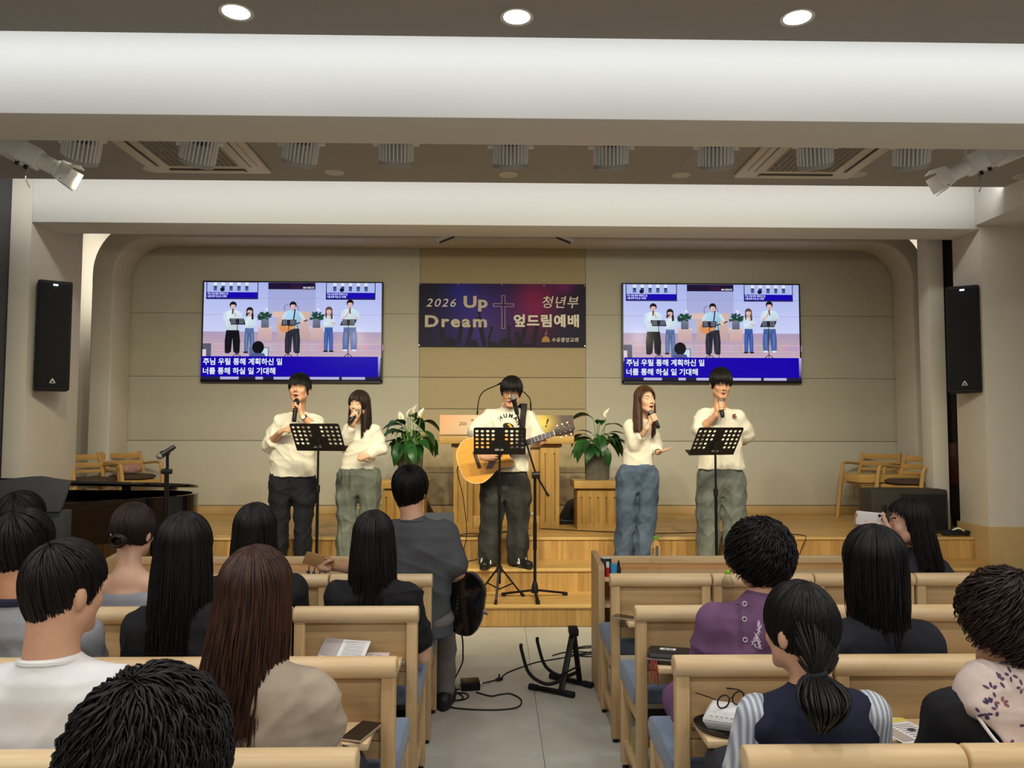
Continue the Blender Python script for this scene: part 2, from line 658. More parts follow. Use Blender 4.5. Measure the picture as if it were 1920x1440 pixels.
# ---- portal: two columns and the beam over the stage front
struct(MB().box((-4.325, 6.85, 0), (-4.14, 7.70, 4.15)).build('wall_stage_left', CREAM, bevel=0.004))
struct(MB().box((-5.4, 6.93, 0), (-4.325, 7.05, 4.15)).build('wall_side_left', DARKWALL))
struct(MB().box((4.415, 6.85, 0), (5.6, 7.28, 4.15)).build('wall_stage_right', CREAM, bevel=0.004))
struct(MB().box((4.25, 7.42, Z3), (4.405, 7.60, 4.15)).build('wall_alcove_right', CREAM, bevel=0.004))
struct(MB().box((-4.14, 6.85, 3.362), (4.415, 7.26, 4.15)).build('trim_2', WHITE, bevel=0.004))
pl = MB().box((4.395, 6.83, 0), (5.6, 7.30, 0.663)).build('baseboard_right', BASEW, bevel=0.003)
struct(pl)
pan = MB().box((4.52, 6.822, 0.16), (4.92, 6.832, 0.45)).build('hatch', BASEW, pl, bevel=0.003)
struct(MB().box((-4.30, 6.83, 0), (-4.12, 6.86, 0.6)).build('baseboard_left', BASEW))

# ---- main beam over the front rows and the ceilings
struct(MB().box((-5.4, 3.743, 3.08), (5.6, 4.105, 3.95)).build('trim_3', WHITE, bevel=0.004))
ZC1 = float(at(960, 70, 3.42)[2])
struct(MB().box((-5.4, BACKY, ZC1), (5.6, 3.42, ZC1 + 0.035)).build('ceiling_nave', CEIL))
struct(MB().box((-5.4, BACKY, 3.95), (5.6, 7.26, 4.05)).build('ceiling_upper', WHITE))
struct(MB().box((-5.4, 7.26, 4.0), (5.6, 9.1, 4.1)).build('ceiling_alcove', CREAM))
ce = struct(MB().box((-5.4, 4.105, 3.62), (5.6, 6.436, 3.65)).build('ceiling_stage', CEIL))
# plasterboard access panel in the stage ceiling
q = [atz(1275, 312, 3.62), atz(1365, 312, 3.62)]
ap = MB().box((q[0][0], 5.3, 3.616), (q[1][0], 5.98, 3.622)).build('hatch', CEIL, ce, bevel=0.002)
struct(MB().box((FLX0 - 0.1, BACKY, 0), (FLX0, 7.0, 4.1)).build('wall_left', DARKWALL))
struct(MB().box((FLX0 - 0.1, 7.0, 0), (FLX0, 9.1, 4.1)).build('wall_alcove_left', CREAM))
struct(MB().box((FLX1, BACKY, 0), (FLX1 + 0.1, 9.1, 4.1)).build('wall_right', CREAM))
struct(MB().box((FLX0, BACKY - 0.1, 0), (FLX1, BACKY, 4.1)).build('wall_rear', CREAM))
p = at(1890, 397, 6.4)
struct(MB().box((p[0], 6.0, p[2]), (5.6, 6.85, 3.95)).build('trim_4', WHITE, bevel=0.004))
# the dark passage beside the right column
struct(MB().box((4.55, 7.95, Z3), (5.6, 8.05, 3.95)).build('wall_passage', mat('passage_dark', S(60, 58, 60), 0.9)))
red = thing('cabinet', 'dark reddish wooden cabinet in the narrow gap beside the right column', 'cabinet', (4.95, 7.8, Z3))
MB().box((-0.30, -0.1, 0.42), (0.3, 0.12, 0.85)).build('upper_box', mat('red_wood', S(78, 38, 34), 0.4), red, bevel=0.01)
MB().box((-0.30, -0.1, 0.0), (0.3, 0.12, 0.42)).build('lower_box', BLACK, red, bevel=0.01)

# ------------------------------------------------------------------ ceiling fittings
DISC = mat('downlight_diffuser', (1, 1, 1), 0.5, emit=(1, 0.97, 0.92, 1), estr=14.0)
RIM = mat('downlight_rim', S(200, 196, 188), 0.5)
names = ['glowing round downlight nearest the piano side of the front row', 'glowing round downlight in the middle of the front row, over the aisle', 'glowing round downlight at the right end of the front row']
protoD = None
for i, (x, y) in enumerate(DOWN):
    lab = names[i] if i < 3 else 'glowing round downlight in the ceiling over the rear seats'
    if protoD is None:
        protoD = thing('ceiling_downlight', lab, 'ceiling light', (x, y, ZC1), 0, 'lit downlights in the front ceiling')
        MB().lathe([(0.058, -0.001), (0.072, -0.004), (0.074, 0.0), (0.058, 0.004)], n=28).build('rim', RIM, protoD, smooth=True)
        MB().lathe([(0.0575, -0.0015), (0.0575, 0.003)], n=28).build('diffuser', DISC, protoD)
    elif y > 3 :
        dup(protoD, (x, y, ZC1), 0, lab)
OFFD = mat('unlit_diffuser', S(196, 186, 168), 0.5)
offn = ['partly hidden beside the left ceiling air conditioner', 'between the second air vent and the banner side, left of centre', 'over the middle of the stage front', 'right of centre near the access panel', 'tucked behind the right ceiling air conditioner', 'at the far right end above the stage front']
p0 = None
for (u, v), s in zip(((287, 317), (627, 323), (953, 327), (1277, 328), (1607, 327), (1918, 330)), offn):
    c = atz(u, v, 3.62)
    if p0 is None:
        p0 = thing('unlit_downlight', 'unlit round recessed downlight ' + s, 'ceiling light', c, 0, 'unlit downlights over the stage front')
        MB().lathe([(0.055, -0.001), (0.074, -0.006), (0.078, 0.0)], n=24).build('rim', RIM, p0, smooth=True)
        MB().lathe([(0.055, -0.002), (0.055, 0.0)], n=24).build('diffuser', OFFD, p0)
    else:
        dup(p0, c, 0, 'unlit round recessed downlight ' + s)

# cassette air conditioners
ACW = mat('air_conditioner_plastic', S(206, 198, 182), 0.5)
ACG = mat('air_conditioner_grille', S(168, 163, 150), 0.6)
DKP = mat('slot_dark', S(40, 36, 40), 0.5)
aL = thing('ceiling_air_conditioner', 'square cassette air conditioner in the ceiling behind the spotlights, left one', 'air conditioner', (-2.30, 5.70, 3.62), 0, 'cassette air conditioners over the stage front')
b = MB()
b.box((-0.475, -0.475, -0.03), (0.475, 0.475, -0.002))
b.build('panel', ACW, aL, bevel=0.012)
for k in range(4):
    M = Matrix.Rotation(k * pi / 2, 4, 'Z')
    MB().box((-0.30, 0.355, -0.034), (0.30, 0.415, -0.028), M).build('air_slot', DKP, aL, bevel=0.002)
    o = MB().box((-0.29, 0.372, -0.040), (0.29, 0.420, -0.034), M @ Matrix.Translation((0, 0, 0))).build('flap', ACW, aL, bevel=0.002)
g = MB()
for k in range(13):
    t = -0.27 + 0.045 * k
    g.box((-0.27, t - 0.004, -0.037), (0.27, t + 0.004, -0.028))
    g.box((t - 0.004, -0.27, -0.037), (t + 0.004, 0.27, -0.028))
g.build('grille', ACG, aL)
MB().box((-0.275, -0.275, -0.031), (0.275, 0.275, -0.029)).build('filter', mat('filter_grey', S(128, 124, 114), 0.8), aL)
dup(aL, (2.42, 5.70, 3.62), 0, 'square cassette air conditioner in the ceiling behind the spotlights, right one')

# spotlights on the bar behind the main beam
SPW = mat('spotlight_white', S(238, 238, 238), 0.45)
LENS = mat('spotlight_lens', S(235, 228, 205), 0.2, emit=(1, 0.93, 0.75, 1), estr=1.5)
bar = MB().cyl((-3.6, 4.44, 3.42), (4.3, 4.44, 3.42), 0.024, n=12)
for x in (-3.3, -1.9, -0.5, 0.9, 2.3, 3.6):
    bar.cyl((x, 4.44, 3.43), (x, 4.44, 3.62), 0.012, n=8)
tag(bar.build('lighting_bar', SPW, smooth=True), 'long white pipe behind the main beam carrying the stage spotlights', 'lighting bar')
spn = ['beside the left profile spot', 'in front of the left air conditioner', 'just right of the left air conditioner', 'fourth from the left end of the bar', 'in the middle of the bar', 'just right of the middle of the bar', 'beside the ceiling access panel', 'in front of the right air conditioner', 'beside the right profile spot']


def par_can(label, loc, rx, ry):
    t = thing('par_spotlight', label, 'spotlight', loc, 0, 'white finned stage spotlights on the bar')
    Mt = Matrix.Translation((0, 0, 0.03)) @ Matrix.Rotation(ry, 4, 'Y') @ Matrix.Rotation(rx, 4, 'X') @ Matrix.Translation((0, 0, -0.03))
    # the can points along -z of Mt; body with cooling fins
    MB().lathe([(0.070, 0.10), (0.083, 0.095), (0.086, 0.02), (0.096, -0.07), (0.100, -0.078), (0.100, -0.092), (0.094, -0.095)], n=32, M=Mt).build('can', mat('spotlight_body_grey', S(176, 176, 176), 0.5), t, smooth=True, angle=30)
    f = MB()
    for k in range(28):
        f.box((0.080, -0.0036, -0.068), (0.104, 0.0036, 0.10), Mt @ Matrix.Rotation(2 * pi * k / 28, 4, 'Z'))
    f.build('cooling_fins', SPW, t)
    f = MB()
    for k in range(28):
        f.box((0.078, -0.0045, 0.035), (0.0905, 0.0045, 0.092), Mt @ Matrix.Rotation(2 * pi * (k + 0.5) / 28, 4, 'Z'))
    f.build('vent_slots', DKP, t)
    MB().lathe([(0.088, -0.0955), (0.088, -0.0935)], n=28, M=Mt).build('lens', LENS, t)
    y = MB()
    y.tube(smooth_path([(-0.118, 0, 0.03), (-0.118, 0, 0.13), (-0.10, 0, 0.165), (0, 0, 0.172), (0.10, 0, 0.165), (0.118, 0, 0.13), (0.118, 0, 0.03)], 4), 0.012, 6)
    yo = y.build('yoke', SPW, t, smooth=True)
    for s in (-1, 1):
        MB().cyl((s * 0.098, 0, 0.03), (s * 0.135, 0, 0.03), 0.016, n=10).build('knob', SPW, yo)
    MB().box((-0.02, -0.02, 0.17), (0.02, 0.02, 3.42 - loc[2])).build('clamp', BLACK, t, bevel=0.004)


for i, (((u, v), tilt, tx), p) in enumerate(zip(SPOT, SPOTPOS)):
    par_can('white finned stage spotlight hanging ' + spn[i], (p[0], 4.44, p[2] + 0.015), radians(24), radians(-tilt))


def profile_spot(label, c, sgn, lens_dir):
    t = thing('profile_spotlight', label, 'spotlight', c, 0, 'profile spotlights at the ends of the bar')
    d = Vector(lens_dir).normalized()
    M = d.to_track_quat('Z', 'Y').to_matrix().to_4x4()
    MB().box((-0.060, -0.060, -0.16), (0.060, 0.060, 0.08), M).build('housing', SPW, t, bevel=0.014)
    f = MB()
    for k in range(9):
        f.box((-0.066, -0.066, -0.15 + k * 0.016), (0.066, 0.066, -0.144 + k * 0.016), M)
    f.build('cooling_fins', SPW, t)
    MB().lathe([(0.048, 0.08), (0.046, 0.17), (0.052, 0.175), (0.052, 0.20)], n=20, M=M).build('lens_tube', SPW, t, smooth=True, angle=30)
    s = MB()
    for a in range(4):
        R_ = M @ Matrix.Rotation(a * pi / 2, 4, 'Z') @ Matrix.Translation((0, 0.055, 0.20)) @ Matrix.Rotation(radians(-28 if a % 2 else -10), 4, 'X')
        s.box((-0.05, -0.002, 0), (0.05, 0.002, 0.09), R_)
    s.build('barn_door', SPW, t)
    for k in (-0.02, 0.03):
        MB().cyl(M @ Vector((0.0, -0.05, k)), M @ Vector((0, -0.085, k)), 0.011, n=8).build('knob', BLACK, t)
    MB().tube([(0.0, 0, 3.43 - c[2]), (-0.085, 0, 0.2), (-0.085, 0, 0.02)], 0.009, 6).build('yoke', SPW, t)
    MB().tube(smooth_path([M @ Vector((0, -0.07, 0.05)), M @ Vector((0, -0.13, 0.06)), M @ Vector((0.01, -0.17, 0.10))], 5), 0.003, 5).build('safety_cable', CHROME, t)


pl_ = at(50, 288, 4.44)
profile_spot('white profile spotlight with shutters pointing right, end of the bar beside the left wall', pl_, 1, (1, 0.25, -0.48))
pr_ = at(1838, 300, 4.44)
profile_spot('white profile spotlight with shutters pointing left at the right end of the bar', pr_, -1, (-1, 0.25, -0.50))
t = thing('profile_spotlight', 'white finned spotlight body cut off by the right picture edge', 'spotlight', at(1905, 278, 4.44), 0, 'profile spotlights at the ends of the bar')
M = Vector((-1, 0.1, -0.42)).normalized().to_track_quat('Z', 'Y').to_matrix().to_4x4()
MB().box((-0.05, -0.05, -0.16), (0.05, 0.05, 0.14), M).build('housing', SPW, t, bevel=0.01)
f = MB()
for k in range(16):
    f.box((-0.058, -0.058, -0.14 + k * 0.016), (0.058, 0.058, -0.133 + k * 0.016), M)
f.build('cooling_fins', SPW, t)
MB().cyl((0, 0, 0), (0, 0, 3.43 - t.location[2]), 0.012, n=8).build('stem', SPW, t)

# little white spots at the back edge of the portal beam
for (u, v, a, s) in ((838, 449, 1, 'left'), (1056, 450, -1, 'right')):
    c = at(u, v, 7.9)
    t = thing('wall_washer', 'small white lamp head peeping below the stage beam, %s of the banner' % s, 'spotlight', c, 0, 'small lamps behind the stage beam')
    Mx = Matrix.Rotation(a * radians(-22), 4, 'Y')
    MB().box((-0.10, -0.04, 0.0), (0.10, 0.04, 0.045), Mx).build('head', SPW, t, bevel=0.012)
    MB().box((-0.085, -0.035, -0.004), (0.085, 0.035, 0.0), Mx).build('lens', DKP, t)
    MB().cyl((0, 0, 0.03), (0, 0, 4.0 - c[2]), 0.012, n=8).build('stem', SPW, t)
# ------------------------------------------------------------------ screens
def screen_picture(tv, w_, h_):
    P = Print(0.00012)
    X0, Yb, kx, ky = 97, 850, w_ / 1315, h_ / 740

    def q(x, y):
        return ((x - X0) * kx - w_ / 2, (Yb - y) * ky - h_ / 2)

    def R(x0, y0, x1, y1, c):
        a, b = q(x0, y1), q(x1, y0)
        P.rect(a[0], a[1], b[0], b[1], c)

    def Pl(pts, c):
        P.poly([q(*p) for p in pts], c)

    def E(x, y, rx, ry, c, rot=0):
        a = q(x, y)
        P.ell(a[0], a[1], rx * kx, ry * ky, c, rot=rot)

    def Ln(pts, wd, c):
        P.line([q(*p) for p in pts], wd * kx, c)
    wall0, wall1 = S(172, 184, 240), S(206, 212, 250)
    R(97, 110, 1412, 490, [wall1, wall0])
    R(570, 110, 922, 490, [S(186, 190, 226), S(160, 168, 220)])
    for yy in (230, 356):
        Ln([(97, yy), (1412, yy)], 2, S(140, 150, 205))
    R(97, 485, 1412, 500, S(176, 160, 190))
    R(97, 500, 1412, 580, [S(196, 170, 186), S(178, 158, 190)])
    for yy in (516, 530, 546, 562):
        Ln([(97, yy), (1412, yy)], 1.6, S(172, 148, 176))
    R(97, 575, 1412, 626, [S(188, 160, 178), S(206, 180, 192)])
    R(97, 620, 1412, 682, [S(205, 180, 196), S(192, 166, 184)])
    rl = random.Random(2)
    for xx in range(100, 1400, 34):
        R(xx, 580, xx + 34, 624, S(*[v + rl.uniform(-12, 12) for v in (198, 170, 186)]))
    Ln([(97, 578), (1412, 578)], 3, S(214, 190, 204))
    Ln([(120, 626), (1412, 626)], 3, S(218, 196, 210))
    R(97, 575, 160, 700, S(92, 92, 110))
    R(97, 620, 124, 700, S(222, 208, 225))
    # the two screens and the banner seen inside the picture
    for (a, b) in ((115, 498), (998, 1366)):
        R(a, 110, b, 240, S(40, 38, 90))
        R(a + 6, 112, b - 6, 186, S(176, 190, 240))
        R(a + 6, 186, b - 8, 230, S(24, 4, 178))
        for k in range(5):
            xx = a + 66 + k * 58
            R(xx - 12, 112, xx + 12, 140, S(226, 232, 250))
            R(xx - 12, 138, xx + 12, 176, [S(90, 110, 170), S(40, 50, 90)])
        E(a + 118, 166, 16, 16, S(20, 20, 50))
        P.text('주님 우릴 통해 계획하신 일', q(a + 10, 205)[0], q(0, 205)[1], 15 * ky * 1.2, S(235, 240, 255), 0.0004, width=150 * kx)
        P.text('너를 통해 하실 일 기대해', q(a + 10, 225)[0], q(0, 225)[1], 15 * ky * 1.2, S(235, 240, 255), 0.0004, width=140 * kx)
    R(572, 112, 920, 163, S(30, 18, 52))
    R(740, 112, 830, 163, [S(54, 22, 56), S(40, 20, 60)])
    P.text('수유중앙교회', q(848, 156)[0], q(0, 156)[1], 17 * ky, S(240, 240, 255), 0.0005, width=62 * kx)
    E(838, 150, 9, 7, S(225, 215, 235))
    # lectern, plants, stands
    R(640, 375, 876, 545, [S(196, 166, 168), S(214, 184, 170)])
    R(606, 332, 884, 375, [S(226, 196, 190), S(222, 190, 180)])
    R(800, 334, 884, 374, S(214, 184, 160))
    for (cx) in (553, 934):
        R(cx - 50, 450, cx + 50, 548, [S(202, 170, 170), S(216, 186, 182)])
        R(cx - 56, 446, cx + 56, 462, S(226, 196, 192))
        R(cx - 28, 382, cx + 28, 456, [S(96, 100, 122), S(124, 128, 150)])
        rl = random.Random(cx)
        for k in range(30):
            a = rl.uniform(-0.2, pi + 0.2)
            d_ = rl.uniform(10, 52)
            E(cx + d_ * cos(a), 384 - d_ * 0.85 * sin(a), rl.uniform(12, 20), rl.uniform(5, 9), S(18 + rl.uniform(0, 26), 44 + rl.uniform(0, 44), 46 + rl.uniform(0, 24)), rot=a + rl.uniform(-0.5, 0.5))
        E(cx + 12, 318, 7, 12, S(238, 240, 250))
    Ln([(700, 340), (696, 295), (720, 275)], 3, S(30, 30, 44))
    Ln([(800, 330), (796, 300), (776, 278)], 3, S(30, 30, 44))

    def mixc(c, k):
        return tuple(min(1.0, v * k) for v in c[:3]) + (1.0,)

    def figure(hx, hy, sw, top, hem, foot, trousers, hair, sh=S(222, 240, 250), long=False, leg=0.16, shoes=S(34, 34, 44), arms=()):
        wl = sw * 0.86
        for s_ in (-1, 1):
            Pl([(hx, hem - 8), (hx + s_ * wl * 0.82, hem - 8), (hx + s_ * wl, (hem + foot) / 2), (hx + s_ * wl * 0.96, foot), (hx + s_ * wl * leg, foot), (hx, hem + 56)], [mixc(trousers, 1.0), mixc(trousers, 0.8), mixc(trousers, 0.75), mixc(trousers, 0.85), mixc(trousers, 1.1), mixc(trousers, 0.6)])
            Pl([(hx + s_ * wl * 0.45, hem + 40), (hx + s_ * wl * 0.62, hem + 40), (hx + s_ * wl * 0.66, foot - 30), (hx + s_ * wl * 0.5, foot - 30)], mixc(trousers, 1.35))
            E(hx + s_ * wl * 0.62, foot + 3, 19, 7, shoes)
        sd_ = mixc(sh, 0.78)
        Pl([(hx - 14, top), (hx + 14, top), (hx + sw * 0.78, top + 14), (hx + sw * 0.98, top + 62), (hx + sw * 0.80, top + 74), (hx + sw * 0.74, hem), (hx - sw * 0.74, hem), (hx - sw * 0.80, top + 74), (hx - sw * 0.98, top + 62), (hx - sw * 0.78, top + 14)], [sh, sh, sh, sd_, sd_, sd_, sd_, sh, sh, sh])
        Pl([(hx - 9, hy + 16), (hx + 9, hy + 16), (hx + 12, top + 6), (hx, top + 12), (hx - 12, top + 6)], S(206, 166, 160))
        if long:
            Pl([(hx - 24, hy - 8), (hx + 24, hy - 8), (hx + 31, hy + 58), (hx + 14, hy + 66), (hx + 12, hy + 20), (hx - 12, hy + 20), (hx - 16, hy + 62), (hx - 29, hy + 52)], hair)
        E(hx, hy - 5, 26, 27, hair)
        E(hx, hy + 6, 18, 22, S(226, 186, 178))
        E(hx - 5, hy + 4, 8, 14, S(236, 200, 192))
        Pl([(hx - 22, hy + 2), (hx - 20, hy - 20), (hx, hy - 30), (hx + 20, hy - 20), (hx + 22, hy + 2), (hx + 14, hy - 6), (hx, hy - 8), (hx - 14, hy - 6)], hair)
        for s_ in (-1, 1):
            E(hx + s_ * 7, hy + 5, 3.4, 1.4, S(70, 50, 52))
        E(hx, hy + 18, 4.6, 2.6, S(150, 84, 88))
        for (pts, wd, c) in arms:
            Ln(pts, wd, c)
    SKA, SHA = S(224, 184, 174), S(206, 226, 240)
    figure(318, 290, 66, 322, 476, 642, S(22, 22, 32), S(24, 22, 30))
    Pl([(256, 360), (300, 400), (290, 416), (252, 400)], S(222, 238, 248))
    Ln([(262, 352), (258, 398), (292, 408)], 24, SHA)
    Ln([(376, 350), (366, 396), (336, 366)], 24, SHA)
    Ln([(292, 408), (312, 396)], 11, SKA)
    Ln([(340, 370), (320, 332)], 12, SKA)
    Ln([(318, 318), (314, 352)], 8, S(24, 24, 30))
    figure(442, 332, 44, 362, 460, 640, S(104, 128, 178), S(38, 30, 36), long=True)
    Ln([(408, 380), (404, 412), (428, 372)], 16, SHA)
    Ln([(480, 385), (488, 424), (458, 440)], 16, SHA)
    Ln([(428, 372), (436, 350)], 11, SKA)
    Ln([(420, 366), (438, 344)], 8, S(24, 24, 30))
    figure(760, 288, 66, 318, 462, 640, S(52, 54, 68), S(22, 20, 28), sh=S(176, 218, 246))
    E(706, 450, 46, 40, S(222, 150, 96))
    E(748, 440, 34, 30, S(222, 150, 96))
    Ln([(742, 442), (866, 398)], 9, S(60, 50, 58))
    Ln([(708, 346), (690, 384), (720, 436)], 22, SHA)
    Ln([(700, 390), (726, 440)], 14, SKA)
    Ln([(816, 350), (838, 388), (826, 412)], 22, SHA)
    Ln([(836, 396), (826, 412)], 13, SKA)
    Ln([(776, 318), (766, 400)], 9, S(30, 30, 44))
    figure(1026, 326, 40, 358, 452, 630, S(70, 104, 184), S(100, 72, 72), long=True)
    Ln([(994, 374), (1002, 410), (1034, 378)], 16, SHA)
    Ln([(1030, 382), (1044, 358)], 12, SKA)
    Ln([(1040, 352), (1054, 384)], 8, S(24, 24, 30))
    Ln([(1060, 372), (1066, 404), (1050, 416)], 14, SHA)
    Ln([(1048, 416), (1072, 426)], 10, S(222, 180, 172))
    figure(1182, 272, 62, 306, 452, 622, S(86, 112, 176), S(20, 20, 28), sh=S(214, 236, 250), shoes=S(228, 232, 244))
    Ln([(1132, 336), (1128, 376)], 26, SHA)
    Ln([(1134, 384), (1156, 366), (1178, 322)], 13, SKA)
    Ln([(1180, 312), (1184, 346)], 8, S(24, 24, 30))
    Ln([(1234, 338), (1240, 372)], 26, SHA)
    Ln([(1238, 376), (1226, 392)], 13, SKA)
    for (cx, cy, sw, lean) in ((355, 411, 108, 6), (732, 418, 102, -2), (1172, 414, 106, -10)):
        Pl([(cx - sw / 2 - lean, cy - 22), (cx + sw / 2 - lean, cy - 22), (cx + sw / 2 + lean, cy + 24), (cx - sw / 2 + lean, cy + 24)], S(38, 38, 48))
        for k in range(8):
            for l in range(3):
                if k not in (3, 4):
                    E(cx - sw / 2 + 12 + k * (sw - 24) / 7, cy - 13 + l * 12, 3.4, 3, S(196, 204, 232))
        Ln([(cx, cy + 20), (cx, 672)], 5, S(26, 26, 34))
        Ln([(cx - 34, 678), (cx, 650), (cx + 34, 678)], 5, S(26, 26, 34))
    Ln([(788, 400), (804, 480), (800, 680)], 4, S(26, 26, 34))
    R(446, 606, 590, 682, S(96, 110, 150))
    R(540, 612, 584, 672, S(206, 226, 246))
    E(512, 606, 44, 48, S(16, 16, 26))
    Pl([(455, 682), (468, 650), (556, 650), (570, 682)], S(84, 94, 140))
    # song words on the blue band
    R(97, 674, 1394, 826, S(24, 0, 172))
    R(97, 826, 1412, 850, S(36, 30, 60))
    for (a, b) in ((240, 375), (497, 552), (630, 1110), (1130, 1300)):
        R(a, 828, b, 848, [S(170, 165, 215), S(200, 196, 235)])
    R(1394, 674, 1412, 826, [S(60, 50, 110), S(190, 186, 232)])
    a = q(113, 734)
    P.text('주님 우릴 통해 계획하신 일', a[0], a[1], 0.083, S(238, 250, 250), 0.0016, width=577 * kx)
    a = q(113, 804)
    P.text('너를 통해 하실 일 기대해', a[0], a[1], 0.083, S(238, 250, 250), 0.0016, width=528 * kx)
    return P


def tv(label, xc, zc, w_, h_):
    t = thing('wall_screen', label, 'screen', (xc, 8.90, zc), 0, 'large screens on the back wall')
    MB().box((-w_ / 2, -0.012, -h_ / 2), (w_ / 2, 0.05, h_ / 2)).build('casing', BLACK, t, bevel=0.006)
    fr = MB()
    bt = 0.014
    fr.box((-w_ / 2, -0.020, h_ / 2 - bt), (w_ / 2, -0.010, h_ / 2))
    fr.box((-w_ / 2, -0.020, -h_ / 2), (w_ / 2, -0.010, -h_ / 2 + 0.026))
    fr.box((-w_ / 2, -0.020, -h_ / 2), (-w_ / 2 + bt, -0.010, h_ / 2))
    fr.box((w_ / 2 - bt, -0.020, -h_ / 2), (w_ / 2, -0.010, h_ / 2))
    fr.build('bezel', mat('bezel_dark', S(34, 30, 34), 0.3), t)
    MB().box((-0.2, 0.045, -0.2), (0.2, 0.065, 0.2)).build('wall_bracket', BLACKM, t)
    pw, ph = w_ - 2 * bt, h_ - bt - 0.026
    P = screen_picture(t, pw, ph)
    P.build('picture', frame_xz((0, -0.0125, 0.006)), t, emit=0.95, rough=0.15)


tv('large lit screen with blue song words on the piano side of the banner', -2.353, 2.640, 2.075, 1.172)
tv('large lit screen with blue song words between banner and passage', 2.516, 2.645, 2.095, 1.172)

# ------------------------------------------------------------------ banner
t = thing('banner', 'dark purple printed banner with a cross hung between the two screens', 'banner', (0.073, 8.945, 2.849))
BW, BH = 1.950, 0.745
MB().box((-BW / 2, -0.012, -BH / 2), (BW / 2, 0.0, BH / 2)).build('sheet', mat('banner_sheet', S(28, 22, 40), 0.5), t)
P = Print(0.0002)
kx = BW / 1815


def bq(x, y):
    return ((x - 38) * kx - BW / 2, (872 - y) * BH / 684 - BH / 2)


def grid_print(P, w_, h_, nx, ny, fn):
    for i in range(nx):
        for j in range(ny):
            x0, x1, y0, y1 = i / nx, (i + 1) / nx, j / ny, (j + 1) / ny
            o = len(P.v)
            z = 0.0002
            for (a, b) in ((x0, y0), (x1, y0), (x1, y1), (x0, y1)):
                P.v.append(((a - 0.5) * w_, (b - 0.5) * h_, z))
                P.c.append(fn(a, b))
            P.f.append((o, o + 1, o + 2, o + 3))
    P.z = 0.0004


def bfn(x, y):
    def g(cx, cy, sx, sy):
        return math.exp(-((x - cx) / sx) ** 2 - ((y - cy) / sy) ** 2)
    r = 24 + 34 * g(0.40, 0.45, 0.2, 0.6) + 92 * g(0.70, 0.72, 0.14, 0.5) + 70 * g(0.88, 0.98, 0.06, 0.12)
    gg = 20 + 22 * g(0.38, 0.4, 0.2, 0.6) + 8 * g(0.25, 0.9, 0.12, 0.4)
    b = 36 + 84 * g(0.34, 0.5, 0.22, 0.7) + 44 * g(0.24, 0.98, 0.08, 0.3) + 34 * g(0.70, 0.7, 0.2, 0.6) + 50 * g(0.88, 0.98, 0.06, 0.12)
    return S(r * 1.25, gg * 1.2, b * 1.3)


grid_print(P, BW, BH, 36, 14, bfn)
DKC = S(28, 20, 44)
for (x, w_, h_) in ((380, 120, 108), (630, 90, 80), (970, 110, 100), (1110, 80, 60), (840, 90, 60), (1210, 90, 50)):
    a = bq(x, 872)
    n_ = 14
    P.poly([(a[0] + w_ * 0.62 * kx * cos(pi * k / n_), a[1] + h_ * 0.98 * kx * sin(pi * k / n_)) for k in range(n_ + 1)], DKC)
for pts in ([(300, 852), (290, 660)], [(470, 820), (500, 640)], [(560, 850), (620, 640)], [(750, 852), (690, 560)], [(800, 852), (800, 760), (825, 700)], [(1050, 850), (1015, 760), (1018, 690)], [(1140, 850), (1200, 640)], [(1280, 852), (1320, 640)], [(1120, 800), (1105, 720)]):
    P.line([bq(*p) for p in pts], 46 * kx if len(pts) == 2 else 24 * kx, DKC)
for (x, y) in ((690, 535), (1200, 630), (1320, 630), (825, 690), (1018, 680)):
    a = bq(x, y)
    for k in range(4):
        P.line([a, (a[0] + (k - 1.5) * 13 * kx, a[1] + (44 - abs(k - 1.5) * 8) * kx)], 9 * kx, DKC)
CRM, LTC = S(222, 212, 192), S(250, 244, 230)
for (s, x, y, sz, wd, col, bold, sh) in (('2026', 115, 440, 0.135, 325, S(246, 238, 238), 0.0005, 0.25), ('Up', 522, 445, 0.185, 262, CRM, 0.007, 0.0), ('Dream', 105, 655, 0.185, 672, CRM, 0.0065, 0.0),
                                         ('청년부', 1380, 438, 0.155, 392, LTC, 0.001, 0.2), ('엎드림예배', 1066, 640, 0.155, 712, LTC, 0.0055, 0.0), ('수유중앙교회', 1482, 812, 0.058, 290, LTC, 0.0006, 0.1)):
    a = bq(x, y)
    P.text(s, a[0], a[1], sz, col, bold, shear=sh, width=wd * kx, gap=1.22 if s in ('Dream', '2026') else 1.08)
r_ = random.Random(3)
for k in range(90):
    x, y = r_.uniform(110, 770), r_.uniform(515, 655)
    a = bq(x, y)
    P.ell(a[0], a[1], r_.uniform(2, 7) * kx, r_.uniform(1.5, 4) * kx, S(70, 60, 84), n=6)
cw = 5.5 * kx
Cp = [(938, 320), (972, 320), (972, 408), (1066, 408), (1066, 438), (972, 438), (972, 674), (938, 674), (938, 438), (846, 438), (846, 408), (938, 408), (938, 320)]
P.line([bq(*p) for p in Cp], cw, S(206, 184, 210))
a = bq(1415, 820)
P.poly([(a[0] + 46 * kx * cos(pi * k / 12), a[1] + 66 * kx * sin(pi * k / 12)) for k in range(13)], S(196, 146, 84))
P.line([bq(1405, 750), bq(1412, 720), bq(1436, 735)], 4 * kx, S(190, 150, 110))
P.line([bq(1420, 745), bq(1425, 690)], 4 * kx, S(190, 150, 110))
P.build('print', frame_xz((0, -0.0121, 0)), t, rough=0.55)
e = MB()
for (x, y) in ((48, 200), (462, 200), (938, 202), (1398, 205), (1840, 205), (44, 856), (1842, 856)):
    a = bq(x, y)
    e.cyl((a[0], -0.017, a[1]), (a[0], -0.012, a[1]), 0.006, n=10)
e.build('eyelet', CHROME, t)

# ------------------------------------------------------------------ column loudspeakers


